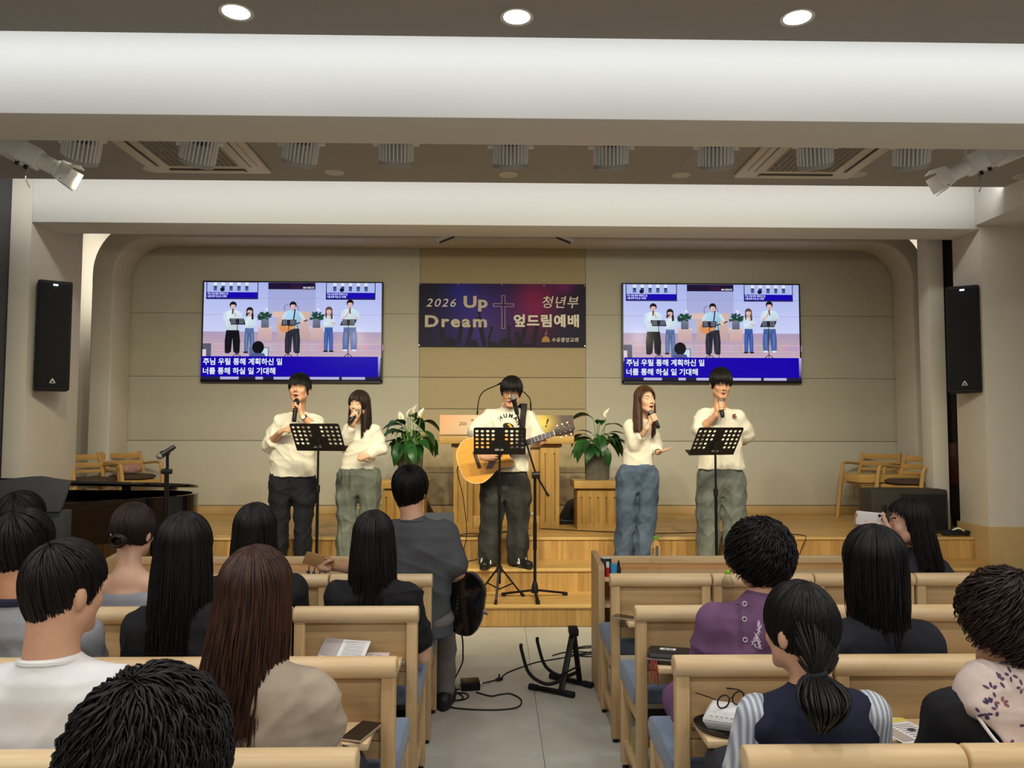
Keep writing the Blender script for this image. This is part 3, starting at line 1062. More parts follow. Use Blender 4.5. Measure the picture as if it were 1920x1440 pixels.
def column_speaker(label, c, rz):
    t = thing('column_loudspeaker', label, 'loudspeaker', c, rz, 'tall loudspeakers on the stage columns')
    MB().box((-0.135, -0.10, 0), (0.135, 0.17, 0.985)).build('cabinet', SPEAK, t, bevel=0.018, seg=3)
    MB().box((-0.118, -0.115, 0.03), (0.118, -0.098, 0.955)).build('grille', GRILLE, t, bevel=0.006)
    P = Print()
    P.poly([(-0.022, 0), (0.0, 0.036), (0.022, 0), (0.010, 0), (0.0, 0.018), (-0.010, 0)], S(200, 198, 190))
    P.rect(-0.024, -0.010, 0.024, -0.004, S(200, 198, 190))
    P.build('badge', frame_xz((0, -0.1155, 0.075)), t)
    MB().box((-0.018, -0.118, 0.935), (0.018, -0.113, 0.948)).build('status_light', mat('blue_white_led', (0.5, 0.7, 1), 0.4, emit=(0.55, 0.75, 1, 1), estr=5.0), t)
    MB().box((-0.05, 0.165, 0.35), (0.05, 0.22, 0.65)).build('wall_bracket', BLACKM, t)


a = at(96, 733, 6.98)
column_speaker('tall black loudspeaker with small badge on the column above the piano', (a[0], 6.98, a[2]), radians(33))
a = at(1810, 737, 7.0)
column_speaker('tall black loudspeaker with small badge beside the dark gap', (a[0], 7.0, a[2]), radians(-33))

# ------------------------------------------------------------------ pew chairs


def pew_proto():
    t = thing('pew_chair', '', 'chair', (0, 0, 0))
    # local: back of the chair at y=0 facing the viewer, seat towards +y
    rail = [(0.030 * cos(a) * 1.0 + 0.012, 0.790 + 0.030 * sin(a)) for a in [2 * pi * k / 16 for k in range(16)]]
    MB().prism([(0.036 * cos(a) + 0.008, 0.786 + 0.034 * sin(a)) for a in [2 * pi * k / 18 for k in range(18)]], -0.252, 0.252, axis=0).build('top_rail', PEWX, t, smooth=True, bevel=0.006, angle=50)
    for s in (-1, 1):
        MB().box((s * 0.226 - 0.022, -0.014, 0.02), (s * 0.226 + 0.022, 0.030, 0.765)).build('back_post', PEWZ, t, bevel=0.004)
        MB().box((s * 0.226 - 0.020, 0.385, 0.02), (s * 0.226 + 0.020, 0.425, 0.395)).build('front_leg', PEWZ, t, bevel=0.004)
        MB().box((s * 0.226 - 0.014, 0.030, 0.335), (s * 0.226 + 0.014, 0.385, 0.385)).build('side_rail', PEWZ, t, bevel=0.003)
        MB().box((s * 0.226 - 0.012, 0.030, 0.10), (s * 0.226 + 0.012, 0.385, 0.135)).build('stretcher', PEWZ, t, bevel=0.003)
        for y in (0.008, 0.405):
            MB().cyl((s * 0.226, y, 0), (s * 0.226, y, 0.021), 0.014, n=10).build('foot_pad', RUBBER, t)
    MB().box((-0.205, 0.002, 0.560), (0.205, 0.020, 0.765)).build('back_panel', PEWP, t, bevel=0.002)
    MB().box((-0.205, -0.002, 0.505), (0.205, 0.022, 0.558)).build('lower_rail', PEWP, t, bevel=0.002)
    MB().box((-0.190, -0.168, 0.598), (0.190, 0.001, 0.620)).build('book_shelf', PEWX, t, bevel=0.004)
    for s in (-1, 1):
        MB().cyl((s * 0.192, -0.02, 0.600), (s * 0.199, -0.02, 0.600), 0.008, n=10).build('hinge', CHROME, t)
    MB().box((-0.236, 0.032, 0.52), (0.236, 0.068, 0.775)).build('back_cushion', BLUEC, t, bevel=0.014, seg=3)
    c = MB()
    prof = [(0.075, 0.40), (0.075, 0.462), (0.10, 0.478), (0.30, 0.484), (0.42, 0.478), (0.462, 0.462), (0.476, 0.43), (0.462, 0.402), (0.43, 0.392), (0.1, 0.392)]
    c.prism(prof, -0.246, 0.246, axis=0).build('seat', BLUEC, t, bevel=0.012, seg=3)
    MB().box((-0.206, 0.06, 0.255), (0.206, 0.37, 0.275)).build('under_rack', mat('rack_dark', S(36, 30, 26), 0.7), t)
    MB().box((-0.206, 0.044, 0.235), (0.206, 0.060, 0.290)).build('rack_rail', PEWX, t, bevel=0.002)
    return t


ROWY = {0: 1.10, 1: 1.790, 2: 2.490, 3: 3.178, 4: 3.865}
rown = {0: 'nearest', 1: 'second nearest', 2: 'third nearest', 3: 'second farthest', 4: 'farthest'}
seatn = ['aisle seat', 'second seat from the aisle', 'third seat from the aisle', 'fourth seat from the aisle', 'fifth seat from the aisle']
pew0 = None
for row, nl, nr in ((4, 5, 4), (3, 4, 4), (2, 3, 3), (1, 2, 2), (0, 1, 0)):
    for side, cnt in ((-1, nl), (1, nr)):
        for k in range(cnt):
            x = (-0.307 - 0.256 - 0.512 * k) if side < 0 else (0.566 + 0.256 + 0.512 * k)
            blk = 'on the piano side' if side < 0 else 'opposite the piano'
            lab = 'beech chair, %s in the %s row %s' % (seatn[k], rown[row], blk)
            if pew0 is None:
                pew0 = pew_proto()
                o = pew0
                o['label'] = lab
                o['group'] = 'beech chairs in rows'
                o.location = (x, ROWY[row], 0)
            else:
                dup(pew0, (x, ROWY[row], 0), 0, lab, 'beech chairs in rows')

# front desks
DESKX = wood('rubberwood_strips', S(214, 172, 118), S(184, 138, 88), 0, 0.45, 0.10)
for (x0, x1, lab) in ((-2.27, -0.42, 'long beech front desk before the front row on the piano side'), (0.585, 2.50, 'long beech front desk with small bottles on its shelf, opposite the piano')):
    t = thing('front_desk', lab, 'desk', ((x0 + x1) / 2, 4.56, 0), 0, 'front desks')
    h = (x1 - x0) / 2
    for s in (-1, 1):
        MB().prism([(-0.15, 0.03), (0.19, 0.03), (0.19, 0.795), (0.15, 0.795), (-0.13, 0.765), (-0.15, 0.74)], s * h - s * 0.036, s * h, axis=0).build('end_panel', PEWZ, t, bevel=0.005)
        for y in (-0.09, 0.15):
            MB().box((s * h - s * 0.05, y - 0.03, 0), (s * h, y + 0.03, 0.032)).build('foot', PEWZ, t, bevel=0.003)
    # front panel: strips of rubberwood
    r_ = random.Random(int(x0 * 10))
    for kz in range(9):
        z0 = 0.20 + 0.058 * kz
        x = -h + 0.036
        while x < h - 0.04:
            e = min(h - 0.036, x + r_.uniform(0.25, 0.6))
            if h - 0.036 - e < 0.12:
                e = h - 0.036
            cx = (x + e) / 2
            o = MB().box((x - cx, 0, 0), (e - cx, 0.022, 0.058)).build('strip', DESKX, t)
            o.location = (cx, 0.135, z0)
            x = e
    MB().box((-h + 0.036, 0.128, 0.722), (h - 0.036, 0.164, 0.768)).build('top_rail', PEWX, t, bevel=0.008, seg=3)
    MB().box((-h + 0.036, -0.14, 0.668), (h - 0.036, 0.134, 0.692)).build('shelf', PEWX, t, bevel=0.004)
    MB().box((-h + 0.036, -0.13, 0.52), (h - 0.036, 0.12, 0.535)).build('lower_shelf', PEWX, t, bevel=0.003)

# ------------------------------------------------------------------ lectern with sign and two gooseneck microphones
LX, LY = 0.108, 7.78
t = thing('lectern', 'wide oak lectern with fluted pillars standing behind the guitarist', 'lectern', (LX, LY, Z3))


def fluted(x0, x1, y0, z0, z1, n_, m, parent, name, gap=0.017, dep=0.020):
    """an upright oak board with n vertical grooves in its face"""
    b = MB()
    w_ = (x1 - x0)
    xs = [x0 + w_ * (k + 0.5) / n_ for k in range(n_)]
    b.box((x0, y0 + dep, z0), (x1, y0 + 0.05, z1))
    c_ = [x0] + sum([[x - gap / 2, x + gap / 2] for x in xs], []) + [x1]
    for k in range(0, len(c_), 2):
        b.box((c_[k], y0, z0), (c_[k + 1], y0 + dep, z1))
    for x in xs:
        b.box((x - gap / 2, y0, z0), (x + gap / 2, y0 + dep, z0 + 0.06))
        b.box((x - gap / 2, y0, z1 - 0.06), (x + gap / 2, y0 + dep, z1))
    return b.build(name, m, parent)


for s in (-1, 1):
    fluted(s * 0.43 - 0.095, s * 0.43 + 0.095, -0.09, 0.0, 0.80, 2, OAKZ, t, 'pillar')
    MB().box((s * 0.43 - 0.095, -0.04, 0), (s * 0.43 + 0.095, 0.28, 0.80)).build('side_box', OAKZ, t, bevel=0.003)
MB().box((-0.335, -0.055, 0.12), (0.335, -0.03, 0.80)).build('front_panel', OAKZ, t, bevel=0.003)
MB().box((-0.335, -0.075, 0.0), (0.335, -0.03, 0.12)).build('plinth', OAKX, t, bevel=0.003)
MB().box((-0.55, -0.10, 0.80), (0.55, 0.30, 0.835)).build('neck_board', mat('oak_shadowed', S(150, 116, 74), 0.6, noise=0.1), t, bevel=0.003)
MB().box((-0.668, -0.17, 0.835), (0.668, 0.36, 0.912)).build('top', OAKX, t, bevel=0.006)
Msg = Matrix.Translation((0.0, -0.155, 0.925)) @ Matrix.Rotation(radians(-14), 4, 'X')
MB().box((-0.665, 0, 0), (0.665, 0.02, 0.20), Msg).build('sign', mat('sign_board', S(214, 190, 150), 0.5), t)
P = Print()


def sfn(x, y):
    k = min(1, max(0, (x - 0.64) / 0.3))
    a = np.array([212 - 20 * (1 - x) * 0 + 10 * y, 164 + 46 * min(1, x * 2.2), 120 + 70 * min(1, x * 2.2)])
    sun = np.array([252, 218, 96]) * (1 - 0.5 * abs(y - 0.6))
    sky = np.array([90, 74, 72])
    if x < 0.64:
        c = a
    elif x < 0.78:
        q_ = (x - 0.64) / 0.14
        c = a * (1 - q_) + sun * q_
    else:
        q_ = min(1, (x - 0.78) / 0.14)
        c = sun * (1 - q_) + sky * q_
    return S(*c)


grid_print(P, 1.33, 0.2, 40, 6, sfn)
P.text('2026', -0.475, -0.006, 0.05, S(60, 48, 40), 0.0004, shear=0.25, width=0.075)
P.text('저', -0.378, -0.012, 0.085, S(22, 18, 18), 0.002, shear=0.3)
P.text('!', 0.372, -0.02, 0.12, S(22, 18, 18), 0.002, shear=0.3)
P.poly([(0.40, -0.1), (0.665, -0.1), (0.665, -0.02), (0.60, -0.045), (0.52, -0.06)], S(64, 40, 30))
P.build('sign_print', Msg @ Matrix(((1, 0, 0, 0), (0, 0, -1, -0.001), (0, 1, 0, 0.10), (0, 0, 0, 1))), t, rough=0.5)

for s, (b0, tip, mid) in ((-1, ((895, 773), (934, 721), (903, 738))), (1, ((995, 757), (977, 731), (989, 742)))):
    A = at(*b0, 7.72) - np.array([LX, LY, Z3])
    B = at(*mid, 7.66) - np.array([LX, LY, Z3])
    C_ = at(*tip, 7.60) - np.array([LX, LY, Z3])
    A0 = np.array([A[0] + s * -0.005, A[1], 0.912])
    t2 = thing('gooseneck_microphone', 'thin black gooseneck microphone on the lectern, ' + ('bent over its sign text' if s < 0 else 'beside the guitarist strap shoulder'), 'microphone', (LX + A0[0], LY + A0[1], Z3 + A0[2]), 0, 'gooseneck microphones on the lectern')
    pts = [p - A0 for p in smooth_path([A0, A, B, C_], 8)]
    k = len(pts)
    MB().cyl((0, 0, 0), (0, 0, 0.03), 0.03, 0.022, n=14).build('base', BLACKM, t2)
    MB().tube(pts, [0.009 if i < k * 0.35 else 0.0055 for i in range(k)], 8).build('neck', BLACKM, t2, smooth=True)
    d = (pts[-1] - pts[-3])
    d = d / np.linalg.norm(d)
    MB().tube([pts[-1] - d * 0.01, pts[-1] + d * 0.008, pts[-1] + d * 0.045], [0.006, 0.011, 0.011], 10).build('head', BLACK, t2, smooth=True)

# ------------------------------------------------------------------ plant stands, pots, plants
POTM = mat('zinc_pot', S(132, 130, 118), 0.5, metal=0.35, noise=0.35, nscale=14)
LEAF = mat('lily_leaf', S(40, 92, 38), 0.35, noise=0.5, nscale=6, spec=0.5, rand=0.25)
STEMM = mat('lily_stem', S(96, 140, 66), 0.5)
PETAL = mat('lily_white', S(236, 236, 220), 0.5)
SOIL = mat('potting_soil', S(50, 38, 28), 0.95, noise=0.3)


def leaf_mesh(L_, W_, bend, fold=0.25, n_=9):
    vs, fs = [], []
    for i in range(n_ + 1):
        s = i / n_
        wv = W_ * (sin(pi * s ** 0.8) ** 0.9) * (1 - 0.15 * s) + 0.0015
        ang = bend * s
        x = L_ * (sin(ang) / bend if abs(bend) > 1e-3 else s)
        z = -L_ * ((1 - cos(ang)) / bend if abs(bend) > 1e-3 else 0)
        for k in (-1, -0.5, 0, 0.5, 1):
            vs.append((x, k * wv, z + abs(k) * wv * fold))
    for i in range(n_):
        for k in range(4):
            a = i * 5 + k
            fs.append((a, a + 1, a + 6, a + 5))
    return vs, fs


def plant(label, c, seed, flowers):
    r = random.Random(seed)
    t = thing('peace_lily', label, 'plant', c, 0, 'potted plants flanking the lectern')
    po = MB().lathe([(0.118, 0.0), (0.121, 0.008), (0.128, 0.28), (0.134, 0.284), (0.134, 0.300), (0.122, 0.300), (0.12, 0.27), (0.02, 0.268)], n=144, flute=(36, 0.05)).build('pot', POTM, t, smooth=True, angle=35)
    MB().lathe([(0.118, 0.262), (0.118, 0.272), (0.06, 0.278)], n=24).build('soil', SOIL, t)
    protos = []
    for k in range(4):
        vs, fs = leaf_mesh(0.20 + 0.03 * k, 0.045 + 0.007 * k, 0.9 + 0.25 * k)
        me = bpy.data.meshes.new('leaf')
        me.from_pydata(vs, [], fs)
        for p in me.polygons:
            p.use_smooth = True
        me.materials.append(LEAF)
        protos.append(me)
    st_ = MB()
    for i in range(34):
        az = r.uniform(0, 2 * pi)
        ring = i / 34
        h = 0.30 + r.uniform(0.02, 0.30) * (1 - 0.7 * ring)
        rad = 0.04 + 0.13 * ring + r.uniform(0, 0.03)
        b0 = Vector((0.04 * cos(az), 0.04 * sin(az), 0.27))
        b1 = Vector((rad * cos(az), rad * sin(az), h + 0.03))
        bm_ = (b0 + b1) / 2 + Vector((-0.02 * cos(az), -0.02 * sin(az), 0.05))
        st_.tube(smooth_path([b0, bm_, b1], 4), 0.0035, 5)
        o = link('leaf', protos[r.randrange(4)], t)
        pitch = radians(r.uniform(-50, 0) + 58 * ring)
        o.location = b1
        o.rotation_euler = (r.uniform(-0.4, 0.4), pitch, az + r.uniform(-0.3, 0.3))
    st_.build('leaf_stalks', STEMM, t, smooth=True)
    for (x, y, z, tw) in flowers:
        b0, b1 = Vector((0.02 * x / abs(x or 1), 0, 0.27)), Vector((x, y, z))
        f = MB().tube(smooth_path([b0, Vector((x * 0.7, y * 0.7, z * 0.7)), b1], 4), 0.0035, 5).build('flower_stalk', STEMM, t, smooth=True)
        vs, fs = leaf_mesh(0.115, 0.032, 0.5, 0.6)
        M = Matrix.Translation(b1) @ Matrix.Rotation(tw, 4, 'Z') @ Matrix.Rotation(radians(-76), 4, 'Y')
        me = MB().add([M @ Vector(p) for p in vs], fs).build('petal', PETAL, f, smooth=True)
        MB().cyl(b1 + Vector((0, -0.006, 0.0)), b1 + Vector((0.004, -0.012, 0.06)), 0.006, 0.004, n=7).build('spadix', mat('spadix_cream', S(222, 212, 150), 0.7), f)


def plant_stand(label, x, y):
    t = thing('plant_stand', label, 'stand', (x, y, Z3), 0, 'oak plant stands beside the lectern')
    MB().box((-0.238, -0.19, 0.40), (0.238, 0.21, 0.475)).build('top', OAKX, t, bevel=0.005)
    MB().box((-0.185, -0.15, 0.375), (0.185, 0.18, 0.402)).build('neck_board', MATS['oak_shadowed'], t)
    fluted(-0.205, 0.205, -0.17, 0, 0.376, 5, OAKZ, t, 'front_panel')
    MB().box((-0.205, -0.12, 0), (0.205, 0.19, 0.376)).build('body', OAKZ, t, bevel=0.003)
    MB().box((-0.205, -0.172, 0), (0.205, -0.168, 0.035)).build('plinth', OAKX, t)


PX = (at(759, 900, 7.72)[0], at(1118, 900, 7.72)[0])
plant_stand('fluted oak plant stand behind the bass player', PX[0], 7.75)
plant_stand('fluted oak plant stand between guitarist and the brown-haired singer', PX[1], 7.75)
plant('peace lily with several white flowers in a grey ribbed pot near the piano side singers', (PX[0] + 0.05, 7.76, Z3 + 0.475), 4, [(-0.03, 0.0, 0.62, 0.5), (0.03, 0.03, 0.66, -0.6), (0.10, -0.01, 0.62, 0.9), (-0.10, 0.0, 0.58, 2.0), (0.02, -0.04, 0.50, 0.2), (-0.14, -0.06, 0.40, 0.4)])
plant('peace lily with one white flower in a grey ribbed pot beside the brown-haired singer', (PX[1] + 0.015, 7.76, Z3 + 0.475), 9, [(0.09, 0.0, 0.62, 0.6)])

# small stage wedges behind the stands
for (x, s, lab) in ((PX[0], 1, 'behind the plant stand on the piano side'), (PX[1] - 0.02, 1, 'behind the plant stand near the brown-haired singer')):
    t = thing('stage_wedge', 'black wedge monitor half hidden ' + lab, 'loudspeaker', (x - 0.02, 8.20, Z3), 0, 'stage wedges behind the plant stands')
    MB().prism([(-0.29, 0.03), (-0.20, 0.20), (0.0, 0.30), (0.20, 0.20), (0.29, 0.03), (0.25, 0.0), (-0.25, 0.0)], -0.14, 0.14, axis=1).build('cabinet', SPEAK, t, bevel=0.01)
    MB().box((-0.2, -0.15, 0.03), (0.2, -0.138, 0.16)).build('grille', GRILLE, t)
t = thing('cable_box', 'flat black stage box lying on the floor beside the oak plant stand', 'box', at(1066, 974, 8.05) * np.array([1, 1, 0]) + np.array([0, 0, Z3]))
MB().box((-0.12, -0.08, 0), (0.12, 0.08, 0.045)).build('case', BLACK, t, bevel=0.01)
MB().box((-0.10, -0.083, 0.012), (0.10, -0.079, 0.035)).build('socket_strip', RUBBER, t)

# ------------------------------------------------------------------ armchairs on the stage
SEATB = mat('brown_seat', S(78, 62, 50), 0.7, noise=0.1)
CHW = mat('armchair_oak', S(198, 156, 92), 0.45, noise=0.1, nscale=5)


def armchair(label, c, rz):
    t = thing('armchair', label, 'chair', c, rz, 'oak armchairs at the stage corners')
    # faces local -x
    MB().lathe([(0.05, 0.425), (0.20, 0.428), (0.235, 0.445), (0.235, 0.462), (0.20, 0.478), (0.05, 0.482)], n=28).build('seat', SEATB, t, smooth=True)
    MB().box((-0.19, -0.20, 0.385), (0.19, 0.20, 0.426)).build('seat_frame', CHW, t, bevel=0.01)
    for s in (-1, 1):
        MB().tube([(-0.27, s * 0.25, 0), (-0.20, s * 0.235, 0.40), (-0.16, s * 0.235, 0.57)], [0.017, 0.022, 0.019], 8).build('front_leg', CHW, t, smooth=True)
        MB().tube(smooth_path([(0.30, s * 0.235, 0), (0.20, s * 0.225, 0.42), (0.215, s * 0.215, 0.57), (0.275, s * 0.205, 0.715)], 4), 0.021, 8).build('back_leg', CHW, t, smooth=True)
        MB().tube(smooth_path([(-0.162, s * 0.235, 0.56), (-0.13, s * 0.24, 0.600), (0.0, s * 0.245, 0.605), (0.22, s * 0.225, 0.585)], 5), [0.019] * 16, 8, flat=0.8).build('armrest', CHW, t, smooth=True)
    for (z, x, h) in ((0.675, 0.256, 0.060), (0.595, 0.222, 0.056), (0.53, 0.205, 0.035)):
        MB().prism([(x + 0.02 * (1 - (k / 4) ** 2) - 0.009, 0.215 * k / 4) for k in range(-4, 5)] + [(x + 0.02 * (1 - (k / 4) ** 2) + 0.009, 0.215 * k / 4) for k in range(4, -5, -1)], z - h / 2, z + h / 2, axis=2).build('back_slat', CHW, t, bevel=0.004)
    return t


def on_stage(u, v, dz=0.0):
    p = atz(u, v, Z3)
    return (p[0], p[1], Z3)


a = atz(1632, 974, Z3)
armchair('oak armchair with round brown seat against the back wall behind the small table', (at(1632, 900, 8.52)[0], 8.52, Z3), radians(38))
armchair('oak armchair with round brown seat standing behind the big black stage speaker', (at(1706, 900, 7.80)[0], 7.80, Z3), radians(30))
armchair('oak armchair behind the piano, nearer the column', (at(168, 900, 7.95)[0] + 0.0, 7.95, Z3), radians(142))
armchair('oak armchair with pink cushion behind the piano, nearer the back wall', (at(248, 900, 8.50)[0], 8.50, Z3), radians(142))
c_ = at(222, 868, 8.40)
pc = MB()
pc.ell((0, 0, 0), (0.05, 0.13, 0.055), 18, 10, Matrix.Rotation(radians(-38), 4, 'Z'))
tag(pc.build('cushion', mat('pink_cloth', S(190, 142, 136), 0.85, noise=0.3, nscale=30), smooth=True, loc=None), 'small pink cushion on the armchair behind the piano', 'cushion')
bpy.data.objects['cushion'].location = (at(246, 868, 8.48)[0], 8.48, Z3 + 0.538)

x0, x1 = at(1602, 900, 8.05)[0], at(1722, 900, 8.05)[0]
t = thing('side_table', 'small oak table with fluted legs between the two oak armchairs', 'table', ((x0 + x1) / 2, 8.13, Z3))
hw = (x1 - x0) / 2
MB().box((-hw, -0.18, 0.43), (hw, 0.18, 0.510)).build('top', OAKX, t, bevel=0.004)
MB().box((-hw + 0.03, -0.16, 0.40), (hw - 0.03, 0.16, 0.431)).build('neck_board', MATS['oak_shadowed'], t)
for s in (-1, 1):
    xx = s * (hw - 0.135)
    fluted(xx - 0.085, xx + 0.085, -0.15, 0, 0.401, 4, OAKZ, t, 'leg_board')

# big black monitor speaker on the right of the stage
BRB = mat('speaker_brown_black', S(54, 48, 42), 0.6, bump=0.1, bscale=400)
x0, x1 = at(1631, 960, 7.35)[0], at(1770, 960, 7.35)[0]
t = thing('stage_speaker', 'low wide black stage speaker at the platform edge behind the phone', 'loudspeaker', ((x0 + x1) / 2, 7.40, Z3), radians(-4))
hw = (x1 - x0) / 2
MB().box((-hw, -0.12, 0), (hw, 0.16, 0.415)).build('cabinet', BRB, t, bevel=0.022, seg=3)
MB().box((-hw * 0.25, -0.128, 0.03), (hw * 0.94, -0.118, 0.37)).build('grille', GRILLE, t, bevel=0.006)
MB().box((-hw * 0.74, -0.126, 0.20), (-hw * 0.60, -0.119, 0.27)).build('handle', BLACK, t, bevel=0.002)

# water jug and black pad near the gap
WATER = mat('clear_plastic', (0.95, 0.97, 0.98), 0.05, spec=0.5, trans=1.0)
c = on_stage(1790, 993)
c = (c[0] - 0.05, 7.2, Z3)
t = thing('water_jug', 'clear plastic jug with pinkish cap on the platform below the dark gap', 'jug', c)
MB().lathe([(0.055, 0), (0.062, 0.02), (0.058, 0.12), (0.05, 0.15), (0.05, 0.155)], n=20).build('body', WATER, t, smooth=True)
MB().lathe([(0.05, 0.155), (0.052, 0.16), (0.05, 0.19), (0.03, 0.195)], n=20).build('cap', mat('pink_cap', S(150, 126, 120), 0.5), t, smooth=True)
t = thing('folded_cable', 'black coiled cable with white tag on the platform corner', 'cable', (at(1792, 998, 7.12)[0], 7.12, Z3))
MB().tube([(0.13 * cos(a), 0.045 * sin(a), 0.012 + 0.012 * (k / 12)) for k, a in enumerate([2 * pi * i / 14 for i in range(40)])], 0.010, 6).build('coil', RUBBER, t, smooth=True)
MB().tube(smooth_path([(-0.05, -0.03, 0.055), (0, -0.035, 0.075), (0.06, -0.03, 0.05)], 5), 0.008, 6).build('tag', PETAL, t, smooth=True)

# ------------------------------------------------------------------ grand piano
LACQ = mat('black_lacquer', S(10, 10, 11), 0.12, spec=0.6, coat=0.6)
FELT = mat('red_felt', S(120, 40, 34), 0.8)
GOLD = mat('gold_plate', S(150, 112, 58), 0.35, metal=0.8)
t = thing('grand_piano', 'black grand piano with its lid slightly open beside the stage steps', 'piano', (-4.02, 5.52, 0))
# local x along the length (keyboard at 0), y across; camera side is y=0, bass side y=1.42
outl = [(0.0, 0.0), (0.42, 0.0)] + [(p[0], p[1]) for p in smooth_path([(0.42, 0.0), (0.70, 0.04), (0.95, 0.28), (1.18, 0.50), (1.36, 0.66), (1.50, 0.86), (1.50, 1.10), (1.36, 1.30), (1.10, 1.40)], 5)][1:] + [(0.0, 1.42)]


def inset(poly, d):
    n_ = len(poly)
    out_ = []
    for i in range(n_):
        a, b, c = np.array(poly[i - 1]), np.array(poly[i]), np.array(poly[(i + 1) % n_])
        t1, t2 = b - a, c - b
        t1, t2 = t1 / (np.linalg.norm(t1) + 1e-9), t2 / (np.linalg.norm(t2) + 1e-9)
        nn = np.array([-(t1 + t2)[1], (t1 + t2)[0]])
        nn = nn / (np.linalg.norm(nn) + 1e-9)
        out_.append(tuple(b + nn * d))
    return out_


rim = MB()
io = inset(outl, 0.045)
n_ = len(outl)
for i in range(n_):
    j = (i + 1) % n_
    A, B, C_, D = outl[i], outl[j], io[j], io[i]
    rim.add([(A[0], A[1], 0.66), (B[0], B[1], 0.66), (B[0], B[1], 0.985), (A[0], A[1], 0.985), (D[0], D[1], 0.66), (C_[0], C_[1], 0.66), (C_[0], C_[1], 0.985), (D[0], D[1], 0.985)],
            [(0, 1, 2, 3), (5, 4, 7, 6), (3, 2, 6, 7), (1, 0, 4, 5)])
rim.build('rim', LACQ, t, smooth=True, angle=35)
MB().prism(io, 0.66, 0.72, axis=2).build('soundboard', GOLD, t)
MB().prism(inset(outl, 0.05), 0.80, 0.83, axis=2).build('iron_frame', GOLD, t)
stg = MB()
for k in range(26):
    y = 0.14 + 0.048 * k
    stg.bar((0.34, y, 0.85), (0.72 + 0.025 * k, min(1.34, y + 0.10), 0.85), 0.004, 0.004)
stg.build('strings', CHROME, t)
MB().box((0.30, 0.06, 0.83), (0.34, 1.36, 0.90)).build('felt_strip', FELT, t)
MB().box((-0.10, 0.0, 0.60), (0.26, 0.09, 0.86)).build('key_cheek', LACQ, t, bevel=0.01)
MB().box((-0.10, 1.33, 0.60), (0.26, 1.42, 0.86)).build('key_cheek', LACQ, t, bevel=0.01)
MB().box((-0.10, 0.09, 0.60), (0.26, 1.33, 0.68)).build('key_bed', LACQ, t, bevel=0.01)
MB().box((-0.09, 0.095, 0.68), (0.08, 1.325, 0.712)).build('white_keys', mat('ivory', S(228, 224, 212), 0.3), t)
bk = MB()
for k in range(52):
    if k % 7 not in (2, 6):
        y = 0.095 + (k + 1) * 1.23 / 52
        bk.box((-0.02, y - 0.006, 0.712), (0.08, y + 0.006, 0.725))
bk.build('black_keys', LACQ, t)
MB().box((0.08, 0.09, 0.68), (0.10, 1.33, 0.95)).build('fallboard', LACQ, t, bevel=0.005)
# lid: hinged on the far (bass) side, propped low
hinge = Matrix.Translation((0, 1.42, 0.99)) @ Matrix.Rotation(radians(-6.5), 4, 'X') @ Matrix.Translation((0, -1.42, -0.99))
lo = [(max(0.42, p[0]), p[1]) for p in outl if p[0] > 0.40] + [(0.42, 1.42)]
MB().prism(lo, 0.992, 1.014, axis=2, M=hinge).build('lid', LACQ, t, bevel=0.004)
MB().box((0.30, 0.0, 1.0), (0.62, 1.42, 1.02), hinge).build('front_lid', LACQ, t, bevel=0.005)
MB().bar((0.80, 0.16, 0.985), (0.83, 0.20, 1.135), 0.02, 0.02).build('prop_stick', LACQ, t)
for x in (0.75, 1.15):
    MB().box((x - 0.04, 1.40, 0.985), (x + 0.04, 1.43, 1.0)).build('hinge', GOLD, t)
for (x, y) in ((0.16, 0.14), (0.16, 1.28), (1.22, 0.98)):
    lg = MB().tube([(x, y, 0.05), (x, y, 0.30), (x, y, 0.62)], [0.035, 0.045, 0.065], 12).build('leg', LACQ, t, smooth=True, angle=60)
    MB().cyl((x, y - 0.02, 0.03), (x, y + 0.02, 0.03), 0.03, n=12).build('caster', GOLD, lg)
MB().box((0.30, 0.60, 0.08), (0.36, 0.84, 0.62)).build('pedal_lyre', LACQ, t, bevel=0.01)
for y in (0.66, 0.72, 0.78):
    MB().box((0.16, y - 0.01, 0.06), (0.32, y + 0.01, 0.075)).build('pedal', GOLD, t)
# dark padded cover leaning over the keyboard and music desk
cov = thing('music_desk_cover', 'matt dark grey padded cover standing over the piano keyboard', 'cover', (0, 0, 0))
a0, a1 = at(-60, 1000, 5.45), at(130, 1000, 5.45)
crv = smooth_path([at(-80, 915, 5.45), at(10, 899, 5.45), at(70, 893, 5.45), at(100, 897, 5.45), at(132, 901, 5.46)], 5)
bot = [np.array([at(112, 960, 5.38)[0], 5.38, at(112, 960, 5.38)[2]]), np.array([at(-80, 960, 5.38)[0], 5.38, at(-80, 960, 5.38)[2]])]
fc = [tuple(p) for p in crv] + [tuple(p) for p in bot]
n_ = len(fc)
mb = MB()
mb.add(fc + [(p[0], p[1] + 0.03, p[2]) for p in fc], [tuple(range(n_)), tuple(reversed(range(n_, 2 * n_)))] + [(i, n_ + i, n_ + (i + 1) % n_, (i + 1) % n_) for i in range(n_)])
COVM = mat('cover_cloth', S(60, 62, 66), 0.85, bump=0.1, bscale=300)
mb.build('front_cloth', COVM, cov, bevel=0.006)
mb = MB()
mb.box((a0[0], 5.40, 0.70), (at(118, 960, 5.40)[0], 5.52, at(0, 958, 5.40)[2])).build('base_cloth', COVM, cov, bevel=0.01)

# ------------------------------------------------------------------ microphone on its stand by the piano
MESHM = mat('mic_mesh', S(150, 150, 152), 0.35, metal=0.7, bump=0.5, bscale=900)
MICB = mat('mic_body', S(30, 30, 33), 0.45, metal=0.2)


